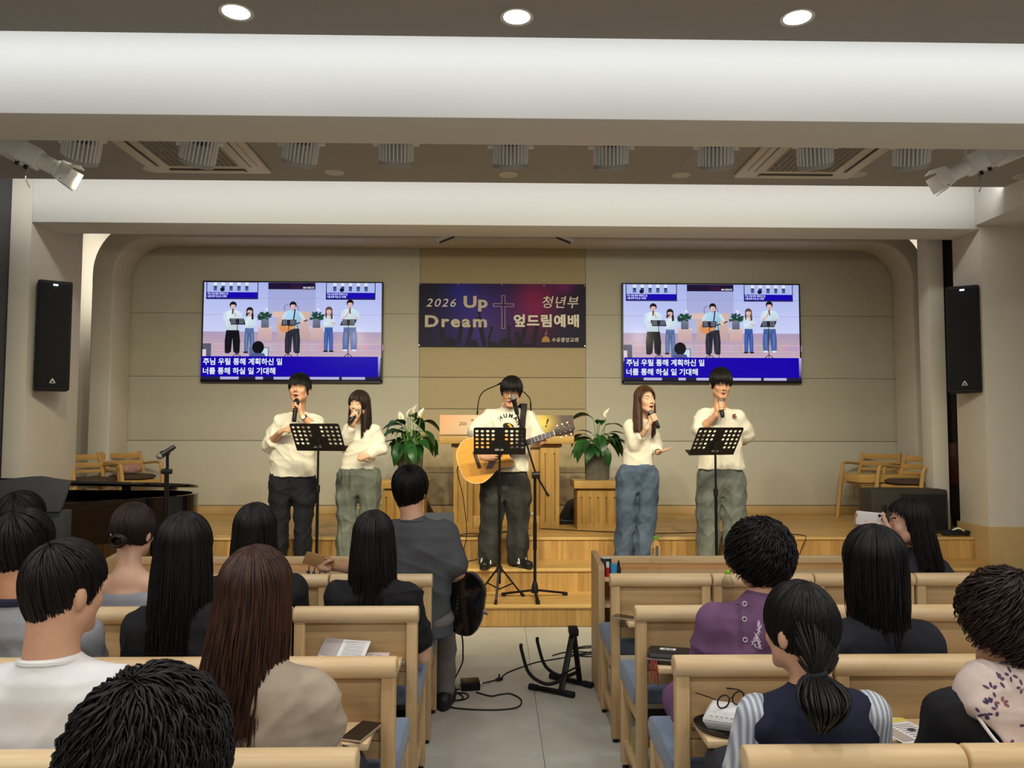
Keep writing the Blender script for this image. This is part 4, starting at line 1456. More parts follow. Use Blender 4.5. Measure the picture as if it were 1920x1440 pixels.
def handheld(label, A, B, silver=True, group='handheld microphones', cat='microphone', hr=0.026):
    """A = centre of the mesh head, B = tail"""
    A, B = np.array(A), np.array(B)
    d = B - A
    L_ = np.linalg.norm(d)
    t = thing('microphone', label, cat, A, 0, group)
    M = Vector(d).to_track_quat('Z', 'Y').to_matrix().to_4x4()
    MB().lathe([(0.008, -hr), (hr * 0.72, -hr * 0.7), (hr, 0), (hr * 0.92, hr * 0.6)], n=18, M=M).build('mesh_head', MESHM if silver else mat('mic_mesh_dark', S(40, 38, 38), 0.4, metal=0.5, bump=0.5, bscale=900), t, smooth=True)
    MB().lathe([(hr * 1.02, hr * 0.5), (hr * 1.02, hr * 0.85), (hr * 0.9, hr * 0.9)], n=18, M=M).build('collar', mat('mic_ring', S(60, 60, 64), 0.3, metal=0.8), t, smooth=True)
    MB().lathe([(hr * 0.88, hr * 0.85), (0.0195, hr * 1.9), (0.0185, L_ - 0.03), (0.0165, L_ - 0.004), (0.013, L_)], n=18, M=M).build('handle', MICB, t, smooth=True)
    return t


YM = 5.95
mt, mb_ = at(300, 855, YM), at(322, 838, YM)
handheld('black microphone with grey head clipped on the stand beside the piano', mt, mt + (mb_ - mt) * 1.05 + np.array([0, 0.05, 0]), group='microphones on stands')
pc_ = at(313, 846, YM + 0.03)
t = thing('microphone_stand', 'black boom microphone stand in front of the piano', 'stand', (pc_[0], YM + 0.03, 0), 0, 'microphone stands')
MB().cyl((0, 0, 0.03), (0, 0, pc_[2] - 0.13), 0.014, n=12).build('tube', BLACKM, t)
MB().cyl((0.014, 0.02, 0.7), (0.004, 0.0, pc_[2] - 0.015), 0.011, n=10).build('boom', BLACKM, t)
MB().cyl((-0.035, 0, pc_[2] - 0.155), (0.04, 0, pc_[2] - 0.155), 0.02, n=10).build('clutch', BLACK, t)
MB().box((-0.04, -0.018, pc_[2] - 0.028), (0.02, 0.018, pc_[2] + 0.004)).build('clip', BLACK, t, bevel=0.005)
MB().lathe([(0.13, 0.0), (0.13, 0.012), (0.03, 0.03), (0.014, 0.05)], n=24).build('base', BLACKM, t, smooth=True, angle=30)

# ------------------------------------------------------------------ music stands


def plate_mesh(wt, wb_, h, holes, r=0.018):
    c = bpy.data.curves.new('plate', 'CURVE')
    c.dimensions = '2D'
    c.fill_mode = 'BOTH'
    c.extrude = 0.0012
    out_ = []
    for (cx, cy, a0_) in ((wt / 2 - r, h - r, 0), (-wt / 2 + r, h - r, 90)):
        out_ += [(cx + r * cos(radians(a0_ + k * 22.5)), cy + r * sin(radians(a0_ + k * 22.5))) for k in range(5)]
    out_ += [(-wb_ / 2, 0.0), (wb_ / 2, 0.0)]
    for pts in [out_] + [[(hx + rx * cos(2 * pi * k / 12), hy + ry * sin(2 * pi * k / 12)) for k in range(12)] for hx, hy, rx, ry in holes]:
        sp = c.splines.new('POLY')
        sp.points.add(len(pts) - 1)
        for i, p in enumerate(pts):
            sp.points[i].co = (p[0], p[1], 0, 1)
        sp.use_cyclic_u = True
    o = bpy.data.objects.new('plate', c)
    COL.objects.link(o)
    dg = bpy.context.evaluated_depsgraph_get()
    me = bpy.data.meshes.new_from_object(o.evaluated_get(dg))
    bpy.data.objects.remove(o)
    bpy.data.curves.remove(c)
    return me


STANDM = mat('music_stand_black', S(33, 29, 27), 0.5, metal=0.2)


def music_stand(label, base, top_z, w_, h, tilt, yaw, shear=0.0, legs=None, sheets=False):
    t = thing('music_stand', label, 'stand', base, 0, 'black perforated music stands')
    dz = top_z - base[2]
    hl = []
    for row in range(5):
        for k in range(4 if row < 3 else 3):
            for s in (-1, 1):
                x = (-0.436 + 0.103 * k) * w_
                if s > 0:
                    x = -x
                hl.append((x, h * (0.862 - 0.147 * row), 0.0135, 0.0115))
    me = plate_mesh(w_, w_, h, hl)
    me.materials.clear()
    me.materials.append(STANDM)
    M = Matrix.Translation((0, 0, dz)) @ Matrix.Rotation(yaw, 4, 'Z') @ Matrix.Rotation(radians(90) + tilt, 4, 'X') @ Matrix.Translation((0, -0.10, 0)) @ Matrix(((1, shear, 0, 0), (0, 1, 0, 0), (0, 0, 1, 0), (0, 0, 0, 1)))
    me.transform(M)
    link('plate', me, t)
    MB().box((-w_ / 2 + 0.01, -0.002, -0.075), (w_ / 2 - 0.01, 0.004, -0.001), M).build('ledge', STANDM, t)
    MB().box((-0.022, 0.05, 0.0), (0.022, 0.13, 0.014), M).build('bracket', BLACK, t, bevel=0.004)
    MB().cyl(M @ Vector((-0.04, 0.055, 0.022)), M @ Vector((0.03, 0.055, 0.022)), 0.010, n=10).build('tilt_bolt', CHROME, t)
    MB().cyl((0, 0, dz + 0.0), (0, 0, dz - 0.40), 0.009, n=12).build('inner_tube', BLACKM, t)
    MB().cyl((0, 0, dz - 0.38), (0, 0, 0.12), 0.0125, n=12).build('outer_tube', BLACKM, t)
    MB().cyl((0, 0, dz - 0.42), (0, 0, dz - 0.36), 0.019, n=12).build('clutch', BLACK, t)
    MB().cyl((0, 0, 0.21), (0, 0, 0.26), 0.024, n=12).build('leg_hub', BLACK, t)
    for a in (legs or (100, 220, 340)):
        a = radians(a)
        d = np.array([cos(a), sin(a), 0])
        lg = MB().tube([d * 0.02 + np.array([0, 0, 0.235]), d * 0.20 + np.array([0, 0, 0.015])], 0.010, 8, flat=0.7).build('leg', BLACKM, t)
        MB().tube([d * 0.19 + np.array([0, 0, 0.027]), d * 0.215 + np.array([0, 0, 0.006])], 0.013, 8).build('foot', RUBBER, lg)
        MB().tube([d * 0.12 + np.array([0, 0, 0.115]), np.array([0, 0, 0.075])], 0.006, 6).build('brace', BLACKM, lg)
    if sheets:
        p = M @ Vector((0, 0, 0))
        for k, (dx, rr) in enumerate(((-0.09, 0.02), (0.06, -0.015))):
            s_ = MB().box((dx - 0.11, 0.004, -0.006 - 0.002 * k), (dx + 0.105, 0.268, -0.004 - 0.002 * k), M @ Matrix.Rotation(rr, 4, 'Z'))
            tag(s_.build('sheet_music', mat('paper_grey', S(178, 174, 166), 0.8)), ('pale sheet of music on the middle stand, nearer the guitar body' if k == 0 else 'pale sheet of music on the middle stand, nearer the guitar neck'), 'paper', 'sheets of music on the middle stand')
    return t


YS = 6.30
b = at(597, 830, YS)
music_stand('black perforated music stand in front of the wristwatch singer', (b[0], YS, Z1), at(597, 826, YS)[2], 0.440, 0.262, radians(32), radians(-15))
b = at(937, 830, YS)
music_stand('black perforated music stand with pale sheets in front of the guitarist', (b[0], YS, Z1), at(939, 832, YS)[2], 0.425, 0.250, radians(28), 0, 0.0, legs=(262, 20, 148), sheets=True)
b = at(1341, 830, YS)
music_stand('black perforated music stand before the tallest singer', (b[0], YS, Z1), at(1341, 834, YS)[2], 0.452, 0.268, radians(32), radians(22))

# bass player's low music stand with a tablet, its foot showing on the aisle floor
b = at(800, 968, 4.98)
t = thing('music_stand', 'grey topped music stand half hidden in front of the bass player', 'stand', (b[0], 4.98, 0), 0, 'black perforated music stands')
MB().box((-0.17, -0.01, 0), (0.17, 0.006, 0.20), Matrix.Translation((0, 0, b[2] - 0.165)) @ Matrix.Rotation(radians(-30), 4, 'X')).build('plate', mat('stand_grey', S(84, 88, 92), 0.5), t)
MB().cyl((0, 0, 0.1), (0, 0, b[2] - 0.14), 0.0125, n=12).build('tube', BLACKM, t)
MB().cyl((0, 0, 0.30), (0, 0, 0.36), 0.022, n=12).build('leg_hub', BLACK, t)
for e in (at(846, 1279, 4.72) - np.array([b[0], 4.98, 0]), np.array([-0.28, -0.05, 0.012]), np.array([0.03, 0.30, 0.012])):
    e[2] = 0.016
    lg = MB().tube([np.array([0, 0, 0.33]), e], 0.012, 8).build('leg', BLACKM, t)
    MB().tube([e * 0.9 + np.array([0, 0, 0.033]), e * 1.04], 0.016, 8).build('foot', RUBBER, lg)

# ------------------------------------------------------------------ guitarist's microphone stand with boom
YB = 6.36
mh, mtail = at(962, 745, YB - 0.02), at(969, 773, YB + 0.02)
handheld('silver headed microphone held by the boom stand at the guitarist mouth', mh, mh + (mtail - mh) * 1.15, group='microphones on stands')
b = at(1003, 895, YB)
t = thing('microphone_stand', 'black boom microphone stand on the step in front of the guitarist', 'stand', (b[0], YB, Z1), 0, 'microphone stands')
O = np.array([b[0], YB, Z1])
A, B_, C_ = at(968, 768, YB) - O, at(1003, 892, YB) - O, at(1024, 928, YB) - O
MB().cyl((0, 0, 0.06), (0, 0, B_[2] - 0.02), 0.0125, n=12).build('tube', BLACKM, t)
MB().cyl((0, 0, 0.38), (0, 0, B_[2] * 0.62), 0.016, n=12).build('outer_tube', BLACKM, t)
J = np.array([0.008, -0.02, B_[2] + 0.01])
MB().tube([A + np.array([0, 0, -0.01]), J, J + (C_ - B_) * 1.05], 0.0085, 8).build('boom', BLACKM, t)
MB().tube([J + (C_ - B_) * 0.95, J + (C_ - B_) * 1.12], 0.012, 8).build('counterweight', RUBBER, t)
MB().cyl(J + np.array([-0.035, 0, -0.005]), J + np.array([0.03, 0, 0.0]), 0.027, n=14).build('clutch', BLACK, t, bevel=0.004)
MB().tube([A + np.array([-0.004, 0, 0.03]), A + np.array([0.004, 0, -0.03])], [0.018, 0.012], 10).build('clip', BLACK, t)
MB().lathe([(0.032, 0.035), (0.026, 0.09), (0.015, 0.125)], n=14).build('leg_hub', BLACK, t, smooth=True)
for a in (272, 12, 172):
    d = np.array([cos(radians(a)), sin(radians(a)), 0])
    lg = MB().bar(d * 0.01 + np.array([0, 0, 0.055]), d * 0.26 + np.array([0, 0, 0.02]), 0.026, 0.016).build('leg', BLACKM, t, bevel=0.003)
    MB().bar(d * 0.24 + np.array([0, 0, 0.016]), d * 0.275 + np.array([0, 0, 0.013]), 0.032, 0.024).build('foot', RUBBER, lg)

# ------------------------------------------------------------------ bottles
LABEL_G = mat('green_cap', S(150, 200, 60), 0.4)
PET = mat('pet_bottle', (0.98, 0.99, 1.0), 0.03, spec=0.5, trans=1.0)
PET.node_tree.nodes['Principled BSDF'].inputs['IOR'].default_value = 1.16


def bottle(label, c, capm, group, h=0.21):
    t = thing('water_bottle', label, 'bottle', c, 0, group)
    k = h / 0.21
    pr = [(0.022, 0.0), (0.029, 0.004), (0.030, 0.012)]
    for i in range(9):
        z = 0.02 + i * 0.0135
        pr += [(0.0305, z), (0.0285, z + 0.0067)]
    pr += [(0.0305, 0.145), (0.027, 0.165), (0.015, 0.186), (0.0125, 0.190), (0.0125, 0.196)]
    MB().lathe([(r_, z * k) for r_, z in pr], n=20).build('bottle_body', PET, t, smooth=True)
    MB().lathe([(0.0145, 0.196 * k), (0.0150, 0.198 * k), (0.0150, 0.210 * k), (0.012, 0.212 * k)], n=18).build('cap', capm, t, smooth=True, angle=35)


c = at(1230, 1069, 4.46)
bottle('clear water bottle with green cap standing on the front desk shelf', (c[0], 4.46, 0.692), LABEL_G, 'water bottles', 0.225)
c = at(1366, 1114, 3.79)
bottle('clear water bottle with green cap between the purple blouse and the chairs', (c[0], 3.80, 0.620), LABEL_G, 'water bottles', 0.225)
c = at(997, 1004, 7.16)
bottle('clear water bottle standing at the platform edge behind the guitarist', (c[0], 7.16, Z3), mat('clear_cap', S(210, 210, 205), 0.4), 'water bottles', 0.21)

# small things on the front desk shelf
zs_ = 0.692
c = at(1136, 1060, 4.48)
t = thing('medicine_box', 'small black and white carton in the corner of the front desk shelf', 'box', (c[0] + 0.004, 4.50, zs_), radians(12))
MB().box((-0.026, -0.022, 0), (0.026, 0.022, 0.098)).build('carton', mat('carton_black', S(40, 40, 44), 0.5), t, bevel=0.002)
MB().box((-0.025, -0.021, 0.098), (0.025, 0.021, 0.100)).build('lid', mat('carton_white', S(226, 226, 224), 0.5), t)
for (u, lab, m, h, r) in ((1139.5, 'slim red and white tube beside the black carton on the front desk', 'red', 0.085, 0.012), (1151, 'sky blue stick with white base on the front desk shelf', 'blue', 0.075, 0.019), (1160, 'small black spray bottle on the front desk shelf', 'black', 0.092, 0.013)):
    c = at(u, 1068, 4.45)
    t = thing({'red': 'lip_balm', 'blue': 'glue_stick', 'black': 'spray_bottle'}[m], lab, 'tube' if m != 'black' else 'bottle', (c[0], 4.45, zs_))
    if m == 'red':
        MB().lathe([(r, 0), (r, h * 0.62), (r * 0.8, h * 0.64)], n=14).build('tube_body', mat('red_plastic', S(190, 36, 40), 0.4), t, smooth=True, angle=35)
        MB().lathe([(r * 0.8, h * 0.64), (r * 0.78, h * 0.98), (r * 0.5, h)], n=14).build('cap', mat('white_plastic', S(232, 230, 228), 0.4), t, smooth=True, angle=35)
    elif m == 'blue':
        MB().lathe([(r, 0), (r, h * 0.28)], n=16).build('base', mat('pale_blue_plastic', S(190, 216, 230), 0.4), t, smooth=True, angle=35)
        MB().lathe([(r, h * 0.28), (r, h * 0.97), (r * 0.85, h)], n=16).build('cap', mat('sky_blue', S(70, 160, 206), 0.4), t, smooth=True, angle=35)
    else:
        MB().lathe([(r, 0), (r, h * 0.55), (r * 0.55, h * 0.66)], n=14).build('bottle_body', BLACK, t, smooth=True)
        MB().lathe([(r * 0.6, h * 0.66), (r * 0.55, h * 0.82), (r * 0.3, h)], n=14).build('nozzle', BLACK, t, smooth=True, angle=35)

# ------------------------------------------------------------------ things on the chair-back shelves
ZSH = 0.6205


def shelf_pt(u, row, dy):
    return (at(u, 1200, ROWY[row] + dy)[0], ROWY[row] + dy, ZSH)


def phone(label, c, rz, w_=0.072, l_=0.148, m=None):
    t = thing('mobile_phone', label, 'phone', c, rz, 'phones lying on chair shelves')
    MB().box((-w_ / 2, -l_ / 2, 0), (w_ / 2, l_ / 2, 0.008)).build('case', m or mat('phone_gold', S(176, 156, 134), 0.35, metal=0.4), t, bevel=0.003, seg=3)
    MB().box((-w_ / 2 + 0.003, -l_ / 2 + 0.003, 0.008), (w_ / 2 - 0.003, l_ / 2 - 0.003, 0.0088)).build('glass', mat('phone_glass', S(28, 24, 22), 0.08, spec=0.6), t)


c = shelf_pt(680, 2, -0.092)
phone('dark phone with pale rim on the shelf beside the beige top', c, radians(-18))
c = shelf_pt(1177, 4, -0.085)
phone('dark phone on the aisle shelf of the farthest row opposite the piano', c, radians(60))


def sheet(name, label, c, rz, w_, l_, fn, cat='leaflet', curl=0.0, group=None, z=0.0, tilt=0.0):
    t = thing(name, label, cat, (c[0], c[1], c[2] + z), rz, group)
    t.rotation_euler = (tilt, 0, rz)
    n_ = 10
    vs, fs = [], []
    for i in range(n_ + 1):
        s = i / n_
        for k in (0, 1):
            vs.append(((s - 0.5) * w_, (k - 0.5) * l_, 0.001 + curl * (1 - s) ** 2))
    for i in range(n_):
        fs.append((i * 2, i * 2 + 2, i * 2 + 3, i * 2 + 1))
    o = MB().add(vs, fs).add([(p[0], p[1], p[2] - 0.0012) for p in vs], [tuple(reversed(f)) for f in fs]).build('paper', mat('white_paper', S(232, 230, 226), 0.7), t)
    P = Print()
    fn(P, w_, l_)
    o = P.build('print', Matrix.Translation((0, 0, 0.0012)), t, rough=0.6)
    for v in o.data.vertices:
        s = v.co.x / w_ + 0.5
        v.co.z += curl * (1 - s) ** 2
    return t


def fn_bulletin(P, w_, l_):
    for i in range(10):
        P.rect(-w_ / 2 + w_ * i / 10, -l_ / 2, -w_ / 2 + w_ * (i + 1) / 10, l_ / 2, S(226, 224, 222) if i >= 4 else S(150 + 8 * i, 142 + 8 * i, 138 + 8 * i))
    for k in range(12):
        P.rect(-0.02 * w_, l_ * (0.40 - 0.065 * k), w_ * 0.42, l_ * (0.415 - 0.065 * k), S(176, 174, 174))
    P.rect(-w_ * 0.45, -l_ * 0.45, -w_ * 0.2, -l_ * 0.2, S(226, 222, 220))


def fn_card(P, w_, l_):
    P.rect(-w_ / 2, -l_ / 2, w_ / 2, l_ / 2, S(206, 190, 178))
    P.ell(0, 0, w_ * 0.36, l_ * 0.36, S(150, 126, 136))
    P.ell(0, 0, w_ * 0.31, l_ * 0.31, S(226, 220, 222))
    for k in range(4):
        P.rect(-w_ * 0.16, l_ * (0.12 - 0.08 * k), w_ * 0.16, l_ * (0.145 - 0.08 * k), S(170, 156, 170))


def fn_news(P, w_, l_):
    P.rect(-w_ / 2, l_ * 0.28, w_ / 2, l_ / 2, S(226, 222, 190))
    P.rect(-w_ / 2, l_ * 0.30, w_ / 2, l_ * 0.42, S(222, 204, 96))
    P.rect(-w_ * 0.45, -l_ * 0.35, -w_ * 0.12, l_ * 0.2, S(180, 168, 156))
    for k in range(7):
        P.rect(-w_ * 0.06, l_ * (0.18 - 0.07 * k), w_ * 0.42, l_ * (0.2 - 0.07 * k), S(176, 176, 176))
    P.ell(w_ * 0.18, -l_ * 0.02, w_ * 0.10, l_ * 0.05, S(70, 66, 84))
    P.rect(-w_ * 0.1, -l_ * 0.42, w_ * 0.1, -l_ * 0.36, S(196, 110, 90))


c = shelf_pt(643, 3, -0.082)
sheet('folded_bulletin', 'folded printed bulletin on the shelf behind the black T-shirt', c, radians(-8), 0.185, 0.155, fn_bulletin, curl=0.012, z=0.034, tilt=radians(25))
c = shelf_pt(700, 3, -0.095)
sheet('greeting_card', 'pinkish card with a round emblem beside the folded bulletin', c, radians(-4), 0.105, 0.14, fn_card, cat='card', z=0.012, tilt=radians(9))
c = shelf_pt(1690, 2, -0.10)
sheet('newsletter', 'printed newsletter with yellow heading on the shelf beside the scarf', c, radians(12), 0.14, 0.21, fn_news)

# zipped bible pouch
c = shelf_pt(1252, 3, -0.075)
t = thing('bible_pouch', 'black zipped book pouch with a white name label and red ribbons', 'pouch', (c[0] + 0.01, c[1], c[2]), radians(-14))
MB().box((-0.088, -0.066, 0), (0.088, 0.066, 0.042)).build('pouch', mat('black_leather', S(38, 34, 33), 0.45, bump=0.2, bscale=200), t, bevel=0.016, seg=3)
MB().box((-0.089, -0.067, 0.017), (0.089, 0.067, 0.024)).build('zip', mat('zip_grey', S(150, 146, 140), 0.4, metal=0.5), t, bevel=0.003)
P = Print()
P.rect(-0.031, -0.014, 0.031, 0.014, S(230, 228, 222))
P.text('성경', -0.019, -0.008, 0.020, S(30, 28, 28), 0.0006, width=0.038)
P.build('name_label', Matrix.Translation((-0.01, 0.012, 0.0422)), t)
for k in range(3):
    MB().tube(smooth_path([(-0.07 + 0.008 * k, -0.064, 0.018), (-0.072 + 0.01 * k, -0.085, 0.008), (-0.070 + 0.012 * k, -0.092, -0.045 - 0.012 * k)], 5), 0.003, 5, flat=0.4).build('ribbon', mat('red_ribbon', S(150, 40, 36), 0.6), t)
# lunch box tray
c = shelf_pt(1362, 2, -0.088)
t = thing('food_tray', 'black oval plastic tray under the white foam box', 'tray', (c[0], c[1], c[2]), radians(-24))
MB().lathe([(0.9, 0.0), (1.0, 0.008), (1.06, 0.020), (1.04, 0.021), (0.97, 0.009), (0.88, 0.004)], n=36, M=Matrix.Diagonal((0.098, 0.076, 1.0, 1))).build('tray', mat('tray_black', S(34, 28, 26), 0.3), t, smooth=True)
t = thing('foam_box', 'white embossed foam food box on the black tray', 'box', (c[0] + 0.006, c[1] + 0.004, c[2] + 0.009), radians(-24))
FOAM = mat('foam_white', S(226, 224, 222), 0.6, bump=0.2, bscale=120)
for nm, (z0, z1, a0_, a1_) in (('base', (0.0, 0.028, 0.80, 1.0)), ('lid', (0.029, 0.062, 1.0, 0.72))):
    v_ = []
    for z, k in ((z0, a0_), (z1, a1_)):
        v_ += [(-0.074 * k, -0.056 * k, z), (0.074 * k, -0.056 * k, z), (0.074 * k, 0.056 * k, z), (-0.074 * k, 0.056 * k, z)]
    MB().add(v_, [(3, 2, 1, 0), (4, 5, 6, 7), (0, 1, 5, 4), (1, 2, 6, 5), (2, 3, 7, 6), (3, 0, 4, 7)]).build(nm, FOAM, t, bevel=0.005)
db = MB()
for k in range(7):
    db.ell((-0.045 + 0.015 * k, -0.048, 0.045), (0.0045, 0.004, 0.0035), 8, 5)
db.build('embossed_dots', FOAM, t, smooth=True)
t = thing('eyeglasses', 'dark framed reading glasses lying on the foam box', 'glasses', (c[0] + 0.012, c[1] + 0.002, c[2] + 0.074), radians(30))
FRM = mat('frame_black', S(24, 20, 22), 0.3)
for s in (-1, 1):
    MB().tube([(s * 0.032 + 0.025 * cos(a), 0, 0.019 * sin(a) + 0.017) for a in [2 * pi * k / 20 for k in range(21)]], 0.0026, 6).build('rim', FRM, t, smooth=True)
    MB().tube(smooth_path([(s * 0.058, 0, 0.026), (s * 0.064, 0.03, 0.028), (s * 0.05, 0.10, 0.018)], 4), 0.002, 6).build('temple', FRM, t)
MB().tube([(-0.008, 0, 0.02), (0, 0, 0.024), (0.008, 0, 0.02)], 0.002, 6).build('bridge', FRM, t)

# yellowish cloth bag hanging in the third row
c = at(1184, 1300, 3.735)
t = thing('cloth_bag', 'pale yellow cloth bag with handle in front of the second farthest aisle chair opposite the piano', 'bag', (c[0] + 0.005, 3.735, 0.0))
t['label'] = 'pale yellow cloth bag with a loop handle between the chairs opposite the piano'
YEL = mat('yellow_cloth', S(222, 214, 140), 0.8)
MB().prism([(-0.035, 0.20), (0.055, 0.20), (0.06, 0.36), (0.03, 0.385), (-0.05, 0.365)], -0.02, 0.025, axis=1).build('bag_body', YEL, t, bevel=0.012, seg=3)
MB().tube(smooth_path([(-0.035, 0, 0.36), (-0.02, 0, 0.41), (0.005, 0, 0.425), (0.03, 0, 0.40), (0.035, 0, 0.37)], 5), 0.005, 6).build('handle', YEL, t, smooth=True)
MB().tube(smooth_path([(-0.01, 0, 0.21), (-0.02, 0, 0.14), (-0.005, 0, 0.07), (0.0, 0, 0.02), (0.0, 0, 0.0)], 5), 0.012, 6, flat=0.3).build('strap', YEL, t, smooth=True)

# ------------------------------------------------------------------ guitar stand, cables, pedal box on the aisle floor
g0 = atz(1050, 1290, 0)
t = thing('guitar_stand', 'folding black A-frame guitar stand standing empty in the aisle', 'stand', (g0[0], g0[1], 0))
O = np.array([g0[0], g0[1], 0])


def fl_(u, v, z=0.0):
    return atz(u, v, z) - O


fA, fB = fl_(994, 1287, 0.016), fl_(1075, 1303, 0.016)
rA, rB = fl_(1033, 1267, 0.016), fl_(1109, 1285, 0.016)
apex = at(1075, 1180, (fA[1] + rA[1]) / 2 + O[1]) - O
for (a, b) in ((fA, fB), (rA, rB)):
    f = MB().tube([a, b], 0.016, 10).build('foot_bar', BLACKM, t, smooth=True, angle=50)
    d = (b - a) / np.linalg.norm(b - a)
    for (e, s) in ((a, 1), (b, -1)):
        MB().tube([e - d * s * 0.004, e + d * s * 0.05], 0.0195, 10).build('end_cap', RUBBER, f, smooth=True, angle=50)
    m_ = a + (b - a) * 0.72
    MB().bar(m_, apex + (m_ - apex) * 0.02, 0.034, 0.018).build('leg', BLACKM, t, bevel=0.003)
    k_ = m_ + (apex - m_) * 0.20
    arm = smooth_path([k_, k_ + np.array([-0.10, -0.02, -0.02]), k_ + np.array([-0.20, -0.02, 0.04]), k_ + np.array([-0.245, -0.02, 0.17]), k_ + np.array([-0.25, -0.025, 0.21])], 5)
    MB().tube(arm, 0.0105, 8).build('cradle_arm', RUBBER, t, smooth=True)
MB().tube([fA * 0.28 + apex * 0.0 + fB * 0.72 + np.array([0, 0, 0.10]), rA * 0.28 + rB * 0.72 + np.array([0, 0, 0.10])], 0.006, 6).build('hinge_rod', BLACKM, t)
MB().box(apex - np.array([0.028, 0.05, 0.03]), apex + np.array([0.028, 0.05, 0.012])).build('hinge_block', RUBBER, t, bevel=0.006)


def floor_cable(name, label, pts, r=0.0042, m=RUBBER):
    P_ = []
    for p in pts:
        u, v = p[0], p[1]
        z = p[2] if len(p) > 2 else 0.0
        q_ = atz(u, v, z + r)
        P_.append(q_)
    c0 = P_[0]
    o = MB().tube(smooth_path([p - c0 for p in P_], 8), r, 7).build(name, m, None, smooth=True)
    o.location = c0
    return tag(o, label, 'cable', 'black cables')


d0 = atz(881, 1296, 0)
t = thing('pedal_box', 'small black direct box with cables on the aisle floor', 'box', (d0[0], d0[1] + 0.05, 0), radians(8))
MB().box((-0.055, -0.05, 0), (0.055, 0.05, 0.048)).build('case', BLACKM, t, bevel=0.004)
for x in (-0.058, 0.055):
    MB().cyl((x - 0.006, 0.0, 0.025), (x + 0.012, 0.0, 0.025), 0.010, n=10).build('socket', CHROME, t)
P = Print()
for k in range(6):
    P.rect(-0.04, -0.036 + 0.013 * k, -0.04 + 0.02 + 0.009 * (k * 7 % 5), -0.032 + 0.013 * k, S(150, 140, 110))
P.build('panel_print', Matrix.Translation((0, 0, 0.0485)), t)
floor_cable('audio_cable', 'black cable from the pedal box past the guitar stand', [(905, 1281, 0.02), (922, 1277), (938, 1272), (950, 1262), (975, 1252), (1005, 1242), (1040, 1236), (1075, 1230), (1110, 1226)])
floor_cable('cable_coil', 'coiled black cable lying against the right front desk', [(1036, 1229), (1060, 1223), (1090, 1222), (1120, 1226), (1112, 1231), (1080, 1229), (1062, 1222), (1085, 1216), (1122, 1214), (1116, 1220), (1085, 1226), (1070, 1219), (1095, 1212), (1125, 1211)])
# cable from the bass down to the floor and round to the box
bc = [at(853, 1176, 3.95), at(866, 1192, 3.98), at(868, 1225, 4.05), at(866, 1245, 4.15)]
bc += [atz(852, 1275, 0.005), atz(846, 1300, 0.005), atz(840, 1322, 0.005), atz(868, 1329, 0.005), atz(930, 1331, 0.005), atz(970, 1326, 0.005), atz(977, 1312, 0.005), atz(958, 1301, 0.005), atz(938, 1302, 0.005), atz(920, 1305, 0.005), atz(893, 1298, 0.005)]
o = MB().tube(smooth_path([p - bc[0] for p in bc], 8), 0.0042, 7).build('instrument_cable', RUBBER, None, smooth=True)
o.location = bc[0]
tag(o, 'black cable dropping from the bass guitar and looping over the aisle floor', 'cable', 'black cables')
floor_cable('cable_loop', 'tangled loops of black cable on the floor beside the pedal box', [(862, 1292, 0.02), (845, 1297), (822, 1303), (830, 1312), (862, 1313), (878, 1307), (872, 1300), (848, 1300), (824, 1309), (835, 1298), (858, 1299), (868, 1310), (840, 1313), (822, 1298)])
t = thing('cable_clip', 'small black plug lying on the cable beside the pedal box', 'plug', atz(936, 1274, 0.012))
MB().tube([(-0.02, -0.01, 0), (0.0, 0.0, 0.004), (0.02, 0.012, 0)], [0.008, 0.012, 0.008], 8).build('plug_body', RUBBER, t, smooth=True)
MB().cyl((0.0, 0.0, 0.0), (0.0, 0.004, 0.03), 0.006, n=8).build('tab', RUBBER, t)
# stage cables


def surf_cable(label, pts, r=0.004):
    P_ = [np.array(p) for p in pts]
    c0 = P_[0]
    o = MB().tube(smooth_path([p - c0 for p in P_], 8), r, 6).build('stage_cable', RUBBER, None, smooth=True)
    o.location = c0
    tag(o, label, 'cable', 'black cables')


def zz(u, v, Z):
    return atz(u, v, Z + 0.004)


surf_cable('black cable running along the platform behind the brown-haired singer', [zz(1012, 991, Z3), zz(1050, 993, Z3), zz(1110, 996, Z3), zz(1160, 998, Z3), zz(1240, 1000, Z3), zz(1330, 998, Z3), zz(1400, 999, Z3), zz(1465, 1001, Z3), zz(1505, 1003.5, Z3) + np.array([0, 0, 0]), np.array([at(1511, 1010, Y3 - 0.02)[0], Y3 - 0.02, Z3 - 0.01]), at(1503, 1028, Y3 - 0.02), np.array([at(1497, 1042, Y3 - 0.05)[0], Y3 - 0.05, Z2 + 0.005])])
gc = [at(864, 873, 6.62), at(857, 882, 6.60), at(866, 920, 6.66), at(872, 960, 6.72), at(875, 1000, 6.72), at(870, 1030, 6.70), np.array([at(862, 1049, 6.74)[0], 6.74, Z2 + 0.005]), zz(880, 1052, Z2), zz(893, 1049, Z2), zz(900, 1041, Z2)]
surf_cable('black guitar cable hanging down beside the lectern to the step', gc)
surf_cable('black cable looping on the platform at the lectern foot', [zz(862, 1003, Z3), zz(880, 1000.5, Z3), zz(905, 1001, Z3), zz(930, 998, Z3), zz(955, 996, Z3), zz(925, 1003, Z3), zz(890, 1005, Z3), zz(862, 1005, Z3)])
